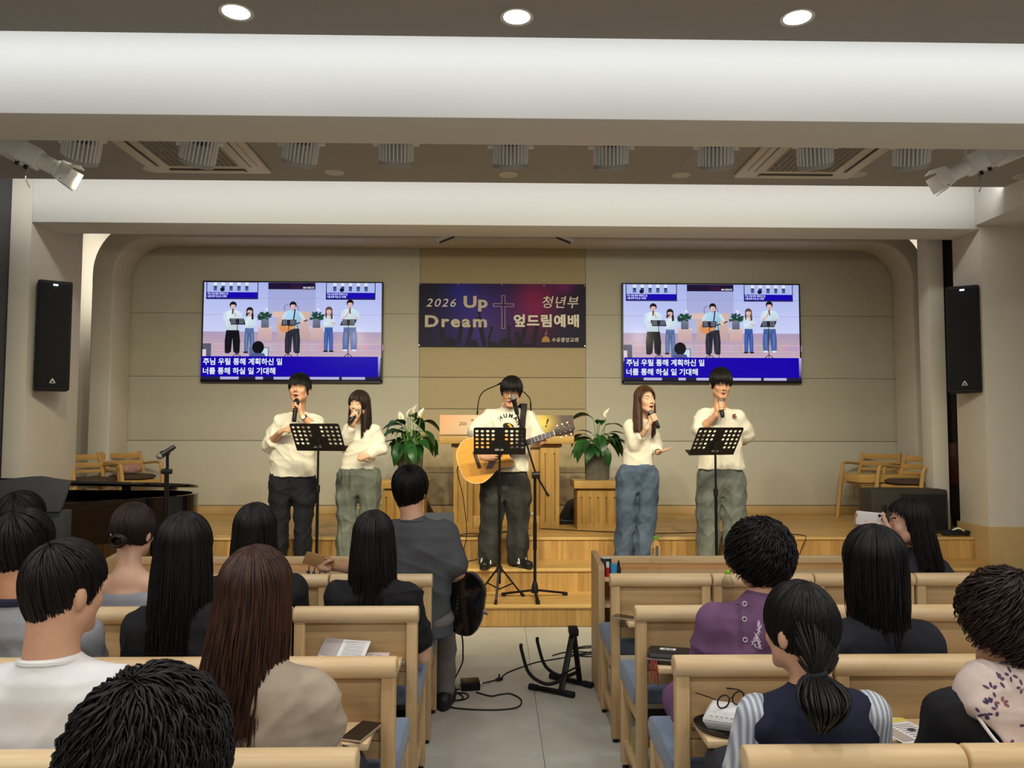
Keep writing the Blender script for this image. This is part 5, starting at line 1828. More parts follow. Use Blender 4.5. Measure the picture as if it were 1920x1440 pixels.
# ------------------------------------------------------------------ bodies: one distance field, one continuous skin
class Field:
    """blends tapered limbs and rounded masses into one surface"""

    def __init__(self, k=0.02):
        self.p, self.k = [], k

    def cap(self, a, b, ra, rb=None, k=None, flat=None, sub=False):
        a, b = np.array(a, float), np.array(b, float)
        self.p.append(('c', a, b, ra, ra if rb is None else rb, self.k if k is None else k, flat, sub))
        return self

    def chain(self, pts, rs, k=None):
        for i in range(len(pts) - 1):
            self.cap(pts[i], pts[i + 1], rs[i], rs[i + 1], k)
        return self

    def ell(self, c, r, R_=None, k=None, sub=False):
        self.p.append(('e', np.array(c, float), np.array(r, float), np.eye(3) if R_ is None else np.array(R_), 0, self.k if k is None else k, None, sub))
        return self

    def loft(self, secs, k=None, pw=2.4):
        """secs: (z, cx, cy, rx, ry, [twist]) rising"""
        self.p.append(('l', np.array(secs, float), pw, 0, 0, self.k if k is None else k, None, False))
        return self

    def new_group(self):
        self.p.append(None)
        return self

    def mesh(self, h, gk0=0.012):
        lo, hi = np.full(3, 1e9), np.full(3, -1e9)
        bbs = []
        for q in self.p:
            if q is None:
                bbs.append((None, None))
                continue
            if q[0] == 'c':
                l, u = np.minimum(q[1] - q[3], q[2] - q[4]), np.maximum(q[1] + q[3], q[2] + q[4])
            elif q[0] == 'e':
                r = q[2].max()
                l, u = q[1] - r, q[1] + r
            else:
                s = q[1]
                l = np.array([(s[:, 1] - s[:, 3]).min(), (s[:, 2] - s[:, 4]).min(), s[0, 0]])
                u = np.array([(s[:, 1] + s[:, 3]).max(), (s[:, 2] + s[:, 4]).max(), s[-1, 0]])
            m = q[5] + 3 * h
            bbs.append((l - m, u + m))
            if not q[7]:
                lo, hi = np.minimum(lo, l - m), np.maximum(hi, u + m)
        n = np.ceil((hi - lo) / h).astype(int) + 1
        D = np.full(n, 0.2, np.float32)
        ax = [(lo[i] + h * np.arange(n[i])).astype(np.float32) for i in range(3)]
        done = []
        for q, (l, u) in zip(self.p, bbs):
            if q is None:
                done.append(D)
                D = np.full(n, 0.2, np.float32)
                continue
            i0 = np.maximum(((l - lo) / h).astype(int), 0)
            i1 = np.minimum(np.ceil((u - lo) / h).astype(int) + 1, n)
            if (i1 <= i0).any():
                continue
            X = ax[0][i0[0]:i1[0], None, None]
            Y = ax[1][None, i0[1]:i1[1], None]
            Z = ax[2][None, None, i0[2]:i1[2]]
            if q[0] == 'c':
                a, b, ra, rb = q[1], q[2], q[3], q[4]
                d = b - a
                L2 = d @ d + 1e-9
                t = np.clip(((X - a[0]) * d[0] + (Y - a[1]) * d[1] + (Z - a[2]) * d[2]) / L2, 0, 1)
                dx, dy, dz = X - a[0] - t * d[0], Y - a[1] - t * d[1], Z - a[2] - t * d[2]
                if q[6] is not None:
                    fx, s = np.array(q[6][0], float), q[6][1]
                    w_ = dx * fx[0] + dy * fx[1] + dz * fx[2]
                    e = w_ * (1 / s - 1)
                    dx, dy, dz = dx + fx[0] * e, dy + fx[1] * e, dz + fx[2] * e
                v = np.sqrt(dx * dx + dy * dy + dz * dz) - (ra + (rb - ra) * t)
                if q[6] is not None:
                    v = v * max(0.5, min(1, q[6][1]))
            elif q[0] == 'e':
                c, r, R_ = q[1], q[2], q[3]
                x, y, z = X - c[0], Y - c[1], Z - c[2]
                s1 = (x * R_[0, 0] + y * R_[1, 0] + z * R_[2, 0]) / r[0]
                s2 = (x * R_[0, 1] + y * R_[1, 1] + z * R_[2, 1]) / r[1]
                s3 = (x * R_[0, 2] + y * R_[1, 2] + z * R_[2, 2]) / r[2]
                k0 = np.sqrt(s1 * s1 + s2 * s2 + s3 * s3) + 1e-6
                k1 = np.sqrt((s1 / r[0]) ** 2 + (s2 / r[1]) ** 2 + (s3 / r[2]) ** 2) + 1e-6
                v = k0 * (k0 - 1) / k1
            else:
                s, pw = q[1], q[2]
                zc_ = np.clip(ax[2][i0[2]:i1[2]], s[0, 0], s[-1, 0])
                f = [np.interp(zc_, s[:, 0], s[:, j]).astype(np.float32)[None, None, :] for j in (1, 2, 3, 4)]
                g = (np.abs((X - f[0]) / f[2]) ** pw + np.abs((Y - f[1]) / f[3]) ** pw) ** (1 / pw)
                v = (g - 1) * np.minimum(f[2], f[3])
                v = np.maximum(v, np.maximum(s[0, 0] - Z, Z - s[-1, 0]))
            v = v.astype(np.float32)
            B = D[i0[0]:i1[0], i0[1]:i1[1], i0[2]:i1[2]]
            k = max(q[5], 1e-4)
            if q[7]:
                hh = np.clip(0.5 - 0.5 * (B + v) / k, 0, 1)
                B[...] = B + (-v - B) * hh + k * hh * (1 - hh)
            else:
                hh = np.clip(0.5 + 0.5 * (B - v) / k, 0, 1)
                B[...] = B + (v - B) * hh - k * hh * (1 - hh)
        for qi, E_ in enumerate(reversed(done)):
            gk = gk0 if qi == len(done) - 1 else 0.010
            hh = np.clip(0.5 + 0.5 * (D - E_) / gk, 0, 1)
            D = D + (E_ - D) * hh - gk * hh * (1 - hh)
        return surface_nets(D, lo, h)


def surface_nets(D, lo, h):
    I = D < 0
    nx, ny, nz = D.shape
    c = I[:-1, :-1, :-1].astype(np.uint8)
    s = np.zeros_like(c)
    offs = [(i, j, k) for i in (0, 1) for j in (0, 1) for k in (0, 1)]
    for (i, j, k) in offs:
        s += I[i:nx - 1 + i, j:ny - 1 + j, k:nz - 1 + k]
    act = (s > 0) & (s < 8)
    ci = np.argwhere(act)
    idx = np.full(act.shape, -1, np.int32)
    idx[act] = np.arange(len(ci))
    val = {o: D[ci[:, 0] + o[0], ci[:, 1] + o[1], ci[:, 2] + o[2]] for o in offs}
    acc = np.zeros((len(ci), 3))
    cnt = np.zeros(len(ci))
    for a in offs:
        for ax_ in range(3):
            if a[ax_] == 0:
                b = list(a)
                b[ax_] = 1
                b = tuple(b)
                va, vb = val[a], val[b]
                m = (va < 0) != (vb < 0)
                t = np.where(m, va / np.where(m, va - vb, 1), 0)
                for q in range(3):
                    acc[:, q] += np.where(m, a[q] + (t if q == ax_ else 0), 0)
                cnt += m
    V = lo + h * (ci + acc / cnt[:, None])
    F = []
    for ax_ in range(3):
        o1, o2 = [(1, 2), (2, 0), (0, 1)][ax_]
        sl0 = [slice(1, -1)] * 3
        sl1 = [slice(1, -1)] * 3
        sl0[ax_] = slice(0, -1)
        sl1[ax_] = slice(1, None)
        A, B = I[tuple(sl0)], I[tuple(sl1)]
        e = np.argwhere(A != B)
        if not len(e):
            continue
        fl = A[e[:, 0], e[:, 1], e[:, 2]]
        base = e + 1
        base[:, ax_] -= 1

        def cell(d1, d2):
            c_ = base.copy()
            c_[:, o1] += d1
            c_[:, o2] += d2
            return idx[c_[:, 0], c_[:, 1], c_[:, 2]]
        q = np.stack([cell(-1, -1), cell(0, -1), cell(0, 0), cell(-1, 0)], 1)
        q[~fl] = q[~fl][:, ::-1]
        F.append(q)
    return V, np.concatenate(F)


def relax(V, F, n=2, lam=0.5):
    if n <= 0:
        return V
    i = np.concatenate([F[:, 0], F[:, 1], F[:, 2], F[:, 3]])
    j = np.concatenate([F[:, 1], F[:, 2], F[:, 3], F[:, 0]])
    for _ in range(n):
        A = np.zeros_like(V)
        C_ = np.zeros(len(V))
        for q in range(3):
            A[:, q] = np.bincount(i, V[j, q], len(V)) + np.bincount(j, V[i, q], len(V))
        C_ = np.bincount(i, minlength=len(V)) + np.bincount(j, minlength=len(V))
        V = V + lam * (A / C_[:, None] - V)
    return V


def vnormals(V, F):
    n = np.cross(V[F[:, 2]] - V[F[:, 0]], V[F[:, 3]] - V[F[:, 1]])
    N = np.zeros_like(V)
    for k in range(4):
        for q in range(3):
            N[:, q] += np.bincount(F[:, k], n[:, q], len(V))
    return N / (np.linalg.norm(N, axis=1, keepdims=True) + 1e-9)


def quads(name, V, F, m, parent, base):
    me = bpy.data.meshes.new(name)
    V = (V - np.array(base)).astype(np.float32)
    me.vertices.add(len(V))
    me.vertices.foreach_set('co', V.ravel())
    me.loops.add(F.size)
    me.loops.foreach_set('vertex_index', F.astype(np.int32).ravel())
    me.polygons.add(len(F))
    me.polygons.foreach_set('loop_start', np.arange(0, F.size, F.shape[1], dtype=np.int32))
    me.polygons.foreach_set('use_smooth', np.ones(len(F), bool))
    me.update(calc_edges=True)
    me.materials.append(m)
    return link(name, me, parent)


def wrinkle(V, N, amp, seed, f=22.0, ax_=(0.35, 0.35, 1.0), calm=None):
    r = np.random.RandomState(seed)
    d = np.zeros(len(V))
    for k in range(7):
        w_ = r.normal(size=3) * np.array(ax_) * f * (0.5 + 0.22 * k)
        ph = r.uniform(0, 6.28)
        warp = 1.3 * np.sin(V @ (r.normal(size=3) * 9) + r.uniform(0, 6))
        d += ((1 - np.abs(np.sin(0.5 * (V @ w_) + ph + warp))) ** 2 - 0.33) * 2.2 / (1 + 0.3 * k)
    if calm is not None:
        d = d * np.clip((np.linalg.norm(V - calm, axis=1) - 0.085) / 0.08, 0, 1)
    return V + N * (amp * d / 2.4)[:, None]


SKIN = mat('skin', S(214, 168, 136), 0.5, noise=0.10, nscale=9, spec=0.35, col2=S(204, 152, 124))
SKINP = mat('skin_pale', S(222, 182, 154), 0.5, noise=0.08, nscale=9, spec=0.35, col2=S(214, 166, 140))
SKINT = mat('skin_tan', S(204, 152, 116), 0.5, noise=0.10, nscale=9, spec=0.35, col2=S(192, 138, 104))
for m_ in (SKIN, SKINP, SKINT):
    b_ = m_.node_tree.nodes['Principled BSDF']
    b_.inputs['Subsurface Weight'].default_value = 0.08
    b_.inputs['Subsurface Radius'].default_value = (0.012, 0.004, 0.002)
LIP = mat('lips', S(182, 98, 92), 0.4)
MOUTH = mat('mouth_inside', S(70, 26, 26), 0.5)
TEETH = mat('teeth', S(232, 226, 214), 0.3)
EYEW = mat('eye_white', S(226, 220, 214), 0.25)
IRIS = mat('iris_dark', S(34, 22, 18), 0.15)
BROW = mat('eyebrow', S(44, 34, 30), 0.8)
LASH = mat('eyelash', S(40, 26, 22), 0.7)


def hairmat(name, c1, c2, rough=0.42):
    return mat(name, c1, rough, noise=1, nscale=1.0, col2=c2, stretch=(90, 90, 7), spec=0.28, detail=3)


HBLACK = hairmat('hair_black', S(13, 12, 13), S(23, 20, 20))
HSOFT = hairmat('hair_soft_black', S(18, 15, 15), S(33, 27, 26))
HBROWN = hairmat('hair_brown', S(40, 25, 19), S(74, 47, 34))
HDBROWN = hairmat('hair_dark_brown', S(36, 26, 22), S(56, 41, 35))
HCHEST = hairmat('hair_chestnut', S(56, 36, 24), S(100, 68, 46))


class Head:
    """head frame: c at eye level, s = towards the figure's own left, f = forward, u = up"""

    def __init__(self, c, yaw=0.0, pitch=0.0, roll=0.0, face=-1, size=1.0):
        # face -1: looks to -y (the viewer); +1: looks to +y (the stage)
        f = np.array([sin(yaw), face * cos(yaw), 0.0])
        f = f * cos(pitch) + np.array([0, 0, 1.0]) * sin(pitch)
        s = np.cross(np.array([0, 0, 1.0]), f)
        s /= np.linalg.norm(s)
        u = np.cross(f, s)
        s, u = s * cos(roll) + u * sin(roll), u * cos(roll) - s * sin(roll)
        self.c, self.s, self.f, self.u, self.k = np.array(c, float), s, f, u, size
        self.R = np.stack([s, f, u], 1)

    def P(self, x, y, z):
        return self.c + self.k * (x * self.s + y * self.f + z * self.u)

    def build(self, F, neck, neck_r=0.052, ears=True, female=False, mouth_open=0.0):
        k = self.k
        F.ell(self.P(0, -0.012, 0.025), np.array([0.074, 0.094, 0.088]) * k, self.R, 0.02)
        F.ell(self.P(0, 0.022, -0.035), np.array([0.060 if female else 0.063, 0.070, 0.078]) * k, self.R, 0.02)
        jw = 0.040 if female else 0.046
        jy = -0.004 * mouth_open
        for s in (-1, 1):
            F.cap(self.P(s * jw, 0.018, -0.062), self.P(s * 0.014, 0.070, -0.097 + jy * 2), 0.024 * k, 0.017 * k, 0.02)
            F.ell(self.P(s * 0.038, 0.062, -0.026), np.array([0.022, 0.020, 0.022]) * k, self.R, 0.02)
            F.cap(self.P(s * 0.012, 0.086, 0.024), self.P(s * 0.046, 0.066, 0.022), 0.0085 * k, 0.007 * k, 0.014)
            if ears:
                F.ell(self.P(s * 0.077, -0.008, -0.012), np.array([0.010, 0.017, 0.029]) * k, self.R, 0.008)
        for s in (-1, 1):
            F.ell(self.P(s * 0.031, 0.098, 0.004), np.array([0.018, 0.014, 0.011]) * k, self.R, 0.010, sub=True)
            F.ell(self.P(s * 0.031, 0.076, 0.003), np.array([0.0135, 0.0125, 0.0125]) * k, self.R, 0.004)
        F.cap(self.P(0, 0.086, 0.008), self.P(0, 0.106, -0.031), 0.0075 * k, 0.0095 * k, 0.010)
        for s in (-1, 1):
            F.ell(self.P(s * 0.011, 0.094, -0.036), np.array([0.008, 0.010, 0.007]) * k, self.R, 0.006)
        F.ell(self.P(0, 0.085, -0.060), np.array([0.022, 0.012, 0.0065]) * k, self.R, 0.006)
        F.ell(self.P(0, 0.083, -0.072 - 0.014 * mouth_open), np.array([0.018, 0.011, 0.007]) * k, self.R, 0.006)
        if mouth_open:
            F.ell(self.P(0, 0.098, -0.066 - 0.006 * mouth_open), np.array([0.016, 0.018, 0.005 + 0.008 * mouth_open]) * k, self.R, 0.003, sub=True)
        F.cap(self.P(0, -0.022, -0.055), neck, neck_r * 0.97, neck_r * 1.08, 0.03)

    def features(self, body, base, mouth_open=0.0, eyes='closed', brow=1.0, lip=None):
        """brows, lids, eyes and lips laid on the finished skin"""
        me = body.data
        n = len(me.vertices)
        co = np.empty(n * 3, np.float32)
        me.vertices.foreach_get('co', co)
        co = co.reshape(-1, 3)
        fl = np.empty(len(me.polygons) * 4, np.int32)
        me.polygons.foreach_get('vertices', fl)
        near = np.linalg.norm(co + np.array(base) - self.c, axis=1) < 0.16 * self.k
        F_ = fl.reshape(-1, 4)
        F_ = F_[near[F_].all(1)]
        tree = BVHTree.FromPolygons([Vector(v) for v in co], [tuple(int(i) for i in q) for q in F_])
        k = self.k

        def on(x, z, lift):
            o = self.P(x, 0.25, z) - np.array(base)
            hit = tree.ray_cast(Vector(o), Vector(-self.f))
            if hit[0] is None:
                return self.P(x, 0.085, z) - np.array(base)
            return np.array(hit[0]) + self.f * lift

        def strip(pts, wd, name, m, lift=0.0012, parent=body):
            """pts (x,z) centre line, wd widths: a thin raised strip on the skin"""
            vs, fs = [], []
            for i, ((x, z), w_) in enumerate(zip(pts, wd)):
                for d in (-1, -0.4, 0.4, 1):
                    vs.append(on(x, z + d * w_ * 0.5, lift * (1.0 if abs(d) < 0.9 else 0.15)))
            for i in range(len(pts) - 1):
                for q in range(3):
                    a = i * 4 + q
                    fs.append((a, a + 1, a + 5, a + 4))
            return MB().add(vs, fs).build(name, m, parent, smooth=True)
        for s in (-1, 1):
            xs = [s * (0.013 + 0.034 * i / 6) for i in range(7)]
            strip([(x, 0.0235 + 0.006 * sin(pi * (i / 6) * 0.75)) for i, x in enumerate(xs)], [0.0055 * brow * (0.6 + 0.8 * sin(pi * (i + 1) / 8)) for i in range(7)], 'eyebrow', BROW, 0.0018)
            ex = s * 0.031
            if eyes == 'closed':
                strip([(ex - 0.0145 + 0.029 * i / 8, 0.000 - 0.0055 * sin(pi * i / 8)) for i in range(9)], [0.0012 + 0.0022 * sin(pi * i / 8) for i in range(9)], 'eyelid_line', LASH, 0.0014)
            else:
                strip([(ex - 0.0135 + 0.027 * i / 8, 0.001) for i in range(9)], [0.0005 + 0.0078 * sin(pi * i / 8) for i in range(9)], 'eye', EYEW, 0.0008)
                strip([(ex - 0.0042 + 0.0084 * i / 6, 0.0012) for i in range(7)], [0.0076 * sin(pi * (i + 0.6) / 7.2) for i in range(7)], 'iris', IRIS, 0.0016)
                strip([(ex - 0.0145 + 0.029 * i / 8, 0.0015 + 0.0045 * sin(pi * i / 8)) for i in range(9)], [0.001 + 0.0020 * sin(pi * i / 8) for i in range(9)], 'eyelid_line', LASH, 0.0020)
        L_ = lip or LIP
        mo = mouth_open
        if mo:
            strip([(-0.019 + 0.038 * i / 10, -0.066 - 0.006 * mo) for i in range(11)], [0.001 + (0.006 + 0.017 * mo) * sin(pi * i / 10) for i in range(11)], 'mouth', MOUTH, 0.0006)
            strip([(-0.013 + 0.026 * i / 6, -0.0615 + 0.002 * mo) for i in range(7)], [0.0045] * 7, 'teeth', TEETH, 0.0012)
        up, dn = -0.0625 + 0.002 * mo, -0.0705 - 0.0155 * mo
        strip([(-0.022 + 0.044 * i / 10, (up if True else 0) - 0.004 * abs(i / 5 - 1) ** 2 - (0.004 * mo) * abs(i / 5 - 1) ** 2) for i in range(11)], [0.0012 + 0.0052 * sin(pi * i / 10) for i in range(11)], 'upper_lip', L_, 0.0016)
        strip([(-0.020 + 0.040 * i / 10, dn + (0.004 + 0.011 * mo) * abs(i / 5 - 1) ** 2) for i in range(11)], [0.0012 + 0.0062 * sin(pi * i / 10) for i in range(11)], 'lower_lip', L_, 0.0018)


# ------------------------------------------------------------------ hair
def scalp_limits(kind):
    """height (u, in head units) where the hair stops, by azimuth 0 = face .. pi = nape"""
    def short(a):
        return np.interp(a, [0, 0.55, 0.85, 1.15, 1.45, 1.75, 2.1, 2.5, pi], [0.044, 0.040, 0.030, -0.020, -0.030, -0.030, -0.045, -0.085, -0.105])

    def bangs(a):
        return np.interp(a, [0, 0.6, 0.9, 1.2, 1.5, 1.8, 2.2, pi], [0.028, 0.026, 0.012, -0.020, -0.028, -0.04, -0.072, -0.085])

    def open_(a):
        return np.interp(a, [0, 0.35, 0.8, 1.15, 1.5, 2.2, pi], [0.082, 0.074, 0.045, -0.06, -0.09, -0.095, -0.09])

    def seebang(a):
        return np.interp(a, [0, 0.30, 0.62, 0.95, 1.2, 2.2, pi], [0.050, 0.040, 0.012, -0.07, -0.09, -0.095, -0.09])

    def profile(a):
        return np.interp(a, [0, 0.5, 0.9, 1.15, 1.35, pi], [0.084, 0.074, 0.060, 0.020, -0.09, -0.095])

    def long_(a):
        return np.interp(a, [0, 0.5, 0.9, 1.2, pi], [0.045, 0.03, -0.03, -0.09, -0.095])
    return dict(short=short, bangs=bangs, open=open_, seebang=seebang, long=long_, profile=profile)[kind]


def hair_paths(H, n, kind, rad, seed, length=0.0, lo_az=1.0, jitter=0.03, spread=0.0, hang_in=0.0, steps=12, hang_steps=12, even=False, fwd=0.0, thick=1.0, crown=0.35, lenjit=0.12, back_out=0.0, sway=(0, 0), ragged=0.018, t0max=0.35, taper=0.0):
    """polylines that start near the crown, follow the skull and (for long hair) hang down"""
    r = np.random.RandomState(seed)
    lim = scalp_limits(kind)
    az = (np.arange(n) + 0.5) / n * 2 * pi if even else r.uniform(0, 2 * pi, n)
    # pole tilted back by `crown`
    ca, sa = cos(crown), sin(crown)
    out_ = []
    th = np.linspace(0.02, 2.45, 90)
    for i in range(n):
        a = az[i]
        d = np.stack([np.sin(th) * np.sin(a), np.sin(th) * np.cos(a), np.cos(th)], 1)  # x side, y front, z up
        d = np.stack([d[:, 0], d[:, 1] * ca - d[:, 2] * sa, d[:, 1] * sa + d[:, 2] * ca], 1)
        p = d * np.array(rad)
        if kind == 'short' and taper:
            p[:, 2] = np.where(p[:, 2] < 0, p[:, 2] * 1.3, p[:, 2])
        azl = np.abs(np.arctan2(p[:, 0], p[:, 1]))
        z = p[:, 2] + 0.025
        below = z < lim(azl) + ((0.018 if kind == 'bangs' else 0.010) if even else r.uniform(-ragged, ragged * 0.7))
        e = np.argmax(below) if below.any() else len(th) - 1
        hang = length > 0 and azl[max(e - 1, 0)] > lo_az
        if hang:
            # leave the skull at its widest and fall
            wide = np.argmax(th > 1.50)
            e = min(e, wide) if azl[e] > 1.2 else e
        e = max(e, 4)
        off = (1 + (r.uniform(-jitter, jitter) if not even else 0)) * thick
        t0 = 0 if even else r.uniform(0, t0max) * th[e] * (0 if length else 1)
        tt = np.linspace(t0, th[e], steps)
        q = np.stack([np.interp(tt, th, p[:, c]) for c in range(3)], 1) * off
        if taper:
            tp = taper * np.interp(azl[e], [0.8, 1.3], [0.0, 1.0])
            sc = 1 - tp * (tt / th[e]) ** 3
            q[:, :2] *= sc[:, None]
        q[:, 2] += 0.025
        w = q @ H.R.T * H.k + H.c
        if hang:
            L_ = length * (1 + (r.uniform(-lenjit, lenjit * 0.3) if not even else 0))
            o = w[-1]
            out = o - H.c
            out[2] = 0
            s = np.linspace(0, 1, hang_steps + 1)[1:]
            g = np.zeros((hang_steps, 3))
            ob = out / (np.linalg.norm(out) + 1e-6)
            back = -np.array([H.f[0], H.f[1], 0])
            for c in range(2):
                g[:, c] = o[c] + out[c] * (spread * np.sin(pi * 0.5 * np.minimum(1, s * 1.4)) - hang_in * s ** 1.5) + back[c] * back_out * s + sway[c] * s ** 1.3
                if not even:
                    g[:, c] += 0.006 * np.sin(s * r.uniform(3, 7) + r.uniform(0, 6)) * s
            g[:, 2] = o[2] - L_ * s
            w = np.concatenate([w, g])
        elif fwd and not even:
            pass
        out_.append(w)
    return out_


def hair_shell(name, H, kind, rad, m, parent, base, length=0.0, n=72, seed=1, amp=0.003, **kw):
    P_ = hair_paths(H, n, kind, rad, seed, length=length, even=True, **kw)
    k = max(len(p) for p in P_)
    G = []
    for p in P_:
        if len(p) < k:
            s = np.linspace(0, len(p) - 1, k)
            p = np.stack([np.interp(s, np.arange(len(p)), p[:, c]) for c in range(3)], 1)
        G.append(p)
    G = np.array(G)
    rr = np.random.RandomState(seed)
    bump = amp * (np.sin(np.arange(n) * 2.1 + rr.uniform(0, 6)) + 0.7 * np.sin(np.arange(n) * 0.83 + rr.uniform(0, 6)))
    ctr = H.P(0, -0.01, 0.0)
    dv = G - ctr
    G = G + dv / (np.linalg.norm(dv, axis=2, keepdims=True) + 1e-6) * (bump[:, None, None] * np.linspace(0, 1, k)[None, :, None])
    mid = G.copy()
    # inner layer gives the mass a thickness
    inn_ = mid.copy()
    c2 = np.array([ctr[0], ctr[1]])
    w_ = np.clip(np.linspace(0, 1, k), 0, 1)[None, :, None]
    inn_[:, :, :2] = c2 + (mid[:, :, :2] - c2) * 0.80
    inn_[:, :, 2] = mid[:, :, 2] - 0.012
    vs = np.concatenate([mid.reshape(-1, 3), inn_.reshape(-1, 3)])
    fs = []
    N_ = n * k
    for i in range(n):
        j = (i + 1) % n
        for q in range(k - 1):
            a, b, c, d = i * k + q, j * k + q, j * k + q + 1, i * k + q + 1
            fs.append((a, d, c, b))
            fs.append((N_ + a, N_ + b, N_ + c, N_ + d))
        a, b = i * k + k - 1, j * k + k - 1
        fs.append((a, N_ + a, N_ + b, b))
    return vs, np.array(fs)


def strands_mesh(paths, r0_, r1_, seed, curl=0.0, cfreq=60.0):
    """every path a slim three-sided tapered lock"""
    r = np.random.RandomState(seed)
    V, F_ = [], []
    o = 0
    for p in paths:
        k = len(p)
        t = np.gradient(p, axis=0)
        t /= np.linalg.norm(t, axis=1, keepdims=True) + 1e-9
        ref = r.normal(size=3)
        a = np.cross(t, ref)
        a /= np.linalg.norm(a, axis=1, keepdims=True) + 1e-9
        b = np.cross(t, a)
        if curl:
            s = np.concatenate([[0], np.cumsum(np.linalg.norm(np.diff(p, axis=0), axis=1))])
            ph = r.uniform(0, 6.28)
            g = np.minimum(1, np.linspace(0.3, 1.6, k))[:, None]
            p = p + curl * g * (a * np.cos(s * cfreq + ph)[:, None] + b * np.sin(s * cfreq + ph)[:, None])
        s = np.linspace(0, 1, k)
        rad = (r0_ + (r1_ - r0_) * s ** 1.5) * r.uniform(0.6, 1.25) * np.minimum(1, 0.35 + s * 6)
        for q in range(3):
            an = 2 * pi * q / 3
            V.append(p + rad[:, None] * (a * cos(an) + b * sin(an)))
        for q in range(3):
            q2 = (q + 1) % 3
            i = np.arange(k - 1)
            F_.append(np.stack([o + q * k + i, o + q2 * k + i, o + q2 * k + i + 1, o + q * k + i + 1], 1))
        o += 3 * k
    return np.concatenate(V), np.concatenate(F_)


def resample(p, n):
    s = np.concatenate([[0], np.cumsum(np.linalg.norm(np.diff(p, axis=0), axis=1))])
    t = np.linspace(0, s[-1], n)
    return np.stack([np.interp(t, s, p[:, c]) for c in range(3)], 1)


def hair(H, kind, m, parent, base, rad=(0.086, 0.106, 0.100), length=0.0, n=420, seed=1, r0_=0.0034, r1_=0.0010, curl=0.0, cfreq=60, extra=None, strand_thick=1.02, shell_thick=0.985, name='hair', **kw):
    skw = {k_: v for k_, v in kw.items() if k_ not in ('jitter', 'lenjit')}
    V1, F1 = hair_shell(name, H, kind, rad, m, parent, base, length=length * 0.96, seed=seed, thick=shell_thick, **skw)
    P_ = hair_paths(H, n, kind, rad, seed + 5, length=length, thick=strand_thick, **kw)
    if curl:
        P_ = [resample(p, max(14, int(len(p) * 2))) for p in P_]
    if extra:
        P_ += extra
    V2, F2 = strands_mesh(P_, r0_, r1_, seed + 9, curl, cfreq)
    V = np.concatenate([V1, V2])
    F_ = np.concatenate([F1, F2 + len(V1)])
    return quads(name, V, F_, m, parent, base)


# ------------------------------------------------------------------ hands
def nrm(v):
    v = np.array(v, float)
    return v / (np.linalg.norm(v) + 1e-9)


def grip_hand(F, wrist, A, B, grip_at, side, size=1.0, hr=0.019, elbow=None, thumb_up=True):
    """fingers wrapped round a rod from A (top) to B; palm on `side` (unit vector away from the rod towards the palm)"""
    A, B = np.array(A, float), np.array(B, float)
    ax_ = nrm(A - B)
    g = A + (B - A) * grip_at
    sd = nrm(np.array(side) - ax_ * (np.array(side) @ ax_))
    tn = np.cross(ax_, sd)
    palm = g + sd * (hr + 0.016 * size)
    k = 0.006
    F.cap(palm + ax_ * 0.026 * size, palm - ax_ * 0.028 * size, 0.019 * size, 0.018 * size, 0.012, flat=(sd, 0.7))
    F.cap(wrist, palm - ax_ * 0.006, 0.022 * size, 0.022 * size, 0.018)
    for i in range(4):
        c = g + ax_ * (0.031 - 0.0205 * i) * size
        R_ = hr + 0.0075 * size
        rf = (0.0088, 0.0092, 0.0088, 0.0076)[i] * size
        end = (4.0, 4.25, 4.1, 3.7)[i]
        pts = [c + R_ * (sd * cos(t) + tn * sin(t)) for t in np.linspace(0.35, end, 5)]
        F.chain(pts, [rf * 1.12, rf * 1.05, rf, rf * 0.96, rf * 0.86], k)
    # thumb leaves the palm's edge near the wrist, lies along the rod on the other side
    t0 = palm - ax_ * 0.018 * size - tn * 0.012 * size
    t1 = g + (hr + 0.010 * size) * nrm(sd * 0.3 - tn) + ax_ * 0.005 * size
    t2 = g + (hr + 0.008 * size) * nrm(-sd * 0.55 - tn) + ax_ * (0.035 if thumb_up else 0.012) * size
    F.chain([t0, t1, t2], [0.0125 * size, 0.0108 * size, 0.0088 * size], k)


def open_hand(F, wrist, d, up, size=1.0, curl=0.25, spread=0.16, thumb=1, bend0=0.1):
    """palm from the wrist along d; `up` = back-of-hand side; thumb on +1/-1 side"""
    d = nrm(d)
    up = nrm(np.array(up) - d * (np.array(up) @ d))
    sd = np.cross(up, d) * thumb
    w = np.array(wrist, float)
    k = 0.005
    F.cap(w, w + d * 0.03 * size, 0.021 * size, 0.024 * size, 0.014, flat=(up, 0.75))
    for q, (o, l) in enumerate(((0.026, 0.082), (0.009, 0.086), (-0.009, 0.082), (-0.025, 0.074))):
        F.cap(w + d * 0.02 * size + sd * o * 0.6 * size, w + d * l * size + sd * o * size, 0.013 * size, 0.0115 * size, 0.008)
        L_ = (0.068, 0.076, 0.070, 0.055)[q] * size
        dir_ = nrm(d + sd * spread * (1.2 - 0.8 * q) * 0.6)
        p = w + d * l * size + sd * o * size
        pts = [p]
        a = bend0
        for j in range(3):
            dd = dir_ * cos(a) - up * sin(a)
            p = p + dd * L_ * (0.45, 0.32, 0.26)[j]
            pts.append(p)
            a += curl * 1.4
        F.chain(pts, [0.0095 * size, 0.0088 * size, 0.0080 * size, 0.0068 * size], k)
    t0 = w + d * 0.025 * size + sd * 0.018 * size
    t1 = t0 + nrm(d * 0.7 + sd * 0.75 - up * 0.25) * 0.045 * size
    t2 = t1 + nrm(d * 0.95 + sd * 0.25 - up * 0.3) * 0.032 * size
    F.chain([t0, t1, t2], [0.0135 * size, 0.0108 * size, 0.0085 * size], k)


def fist(F, wrist, d, up, size=1.0, thumb=1):
    open_hand(F, wrist, d, up, size, curl=0.95, spread=0.03, thumb=thumb, bend0=0.75)
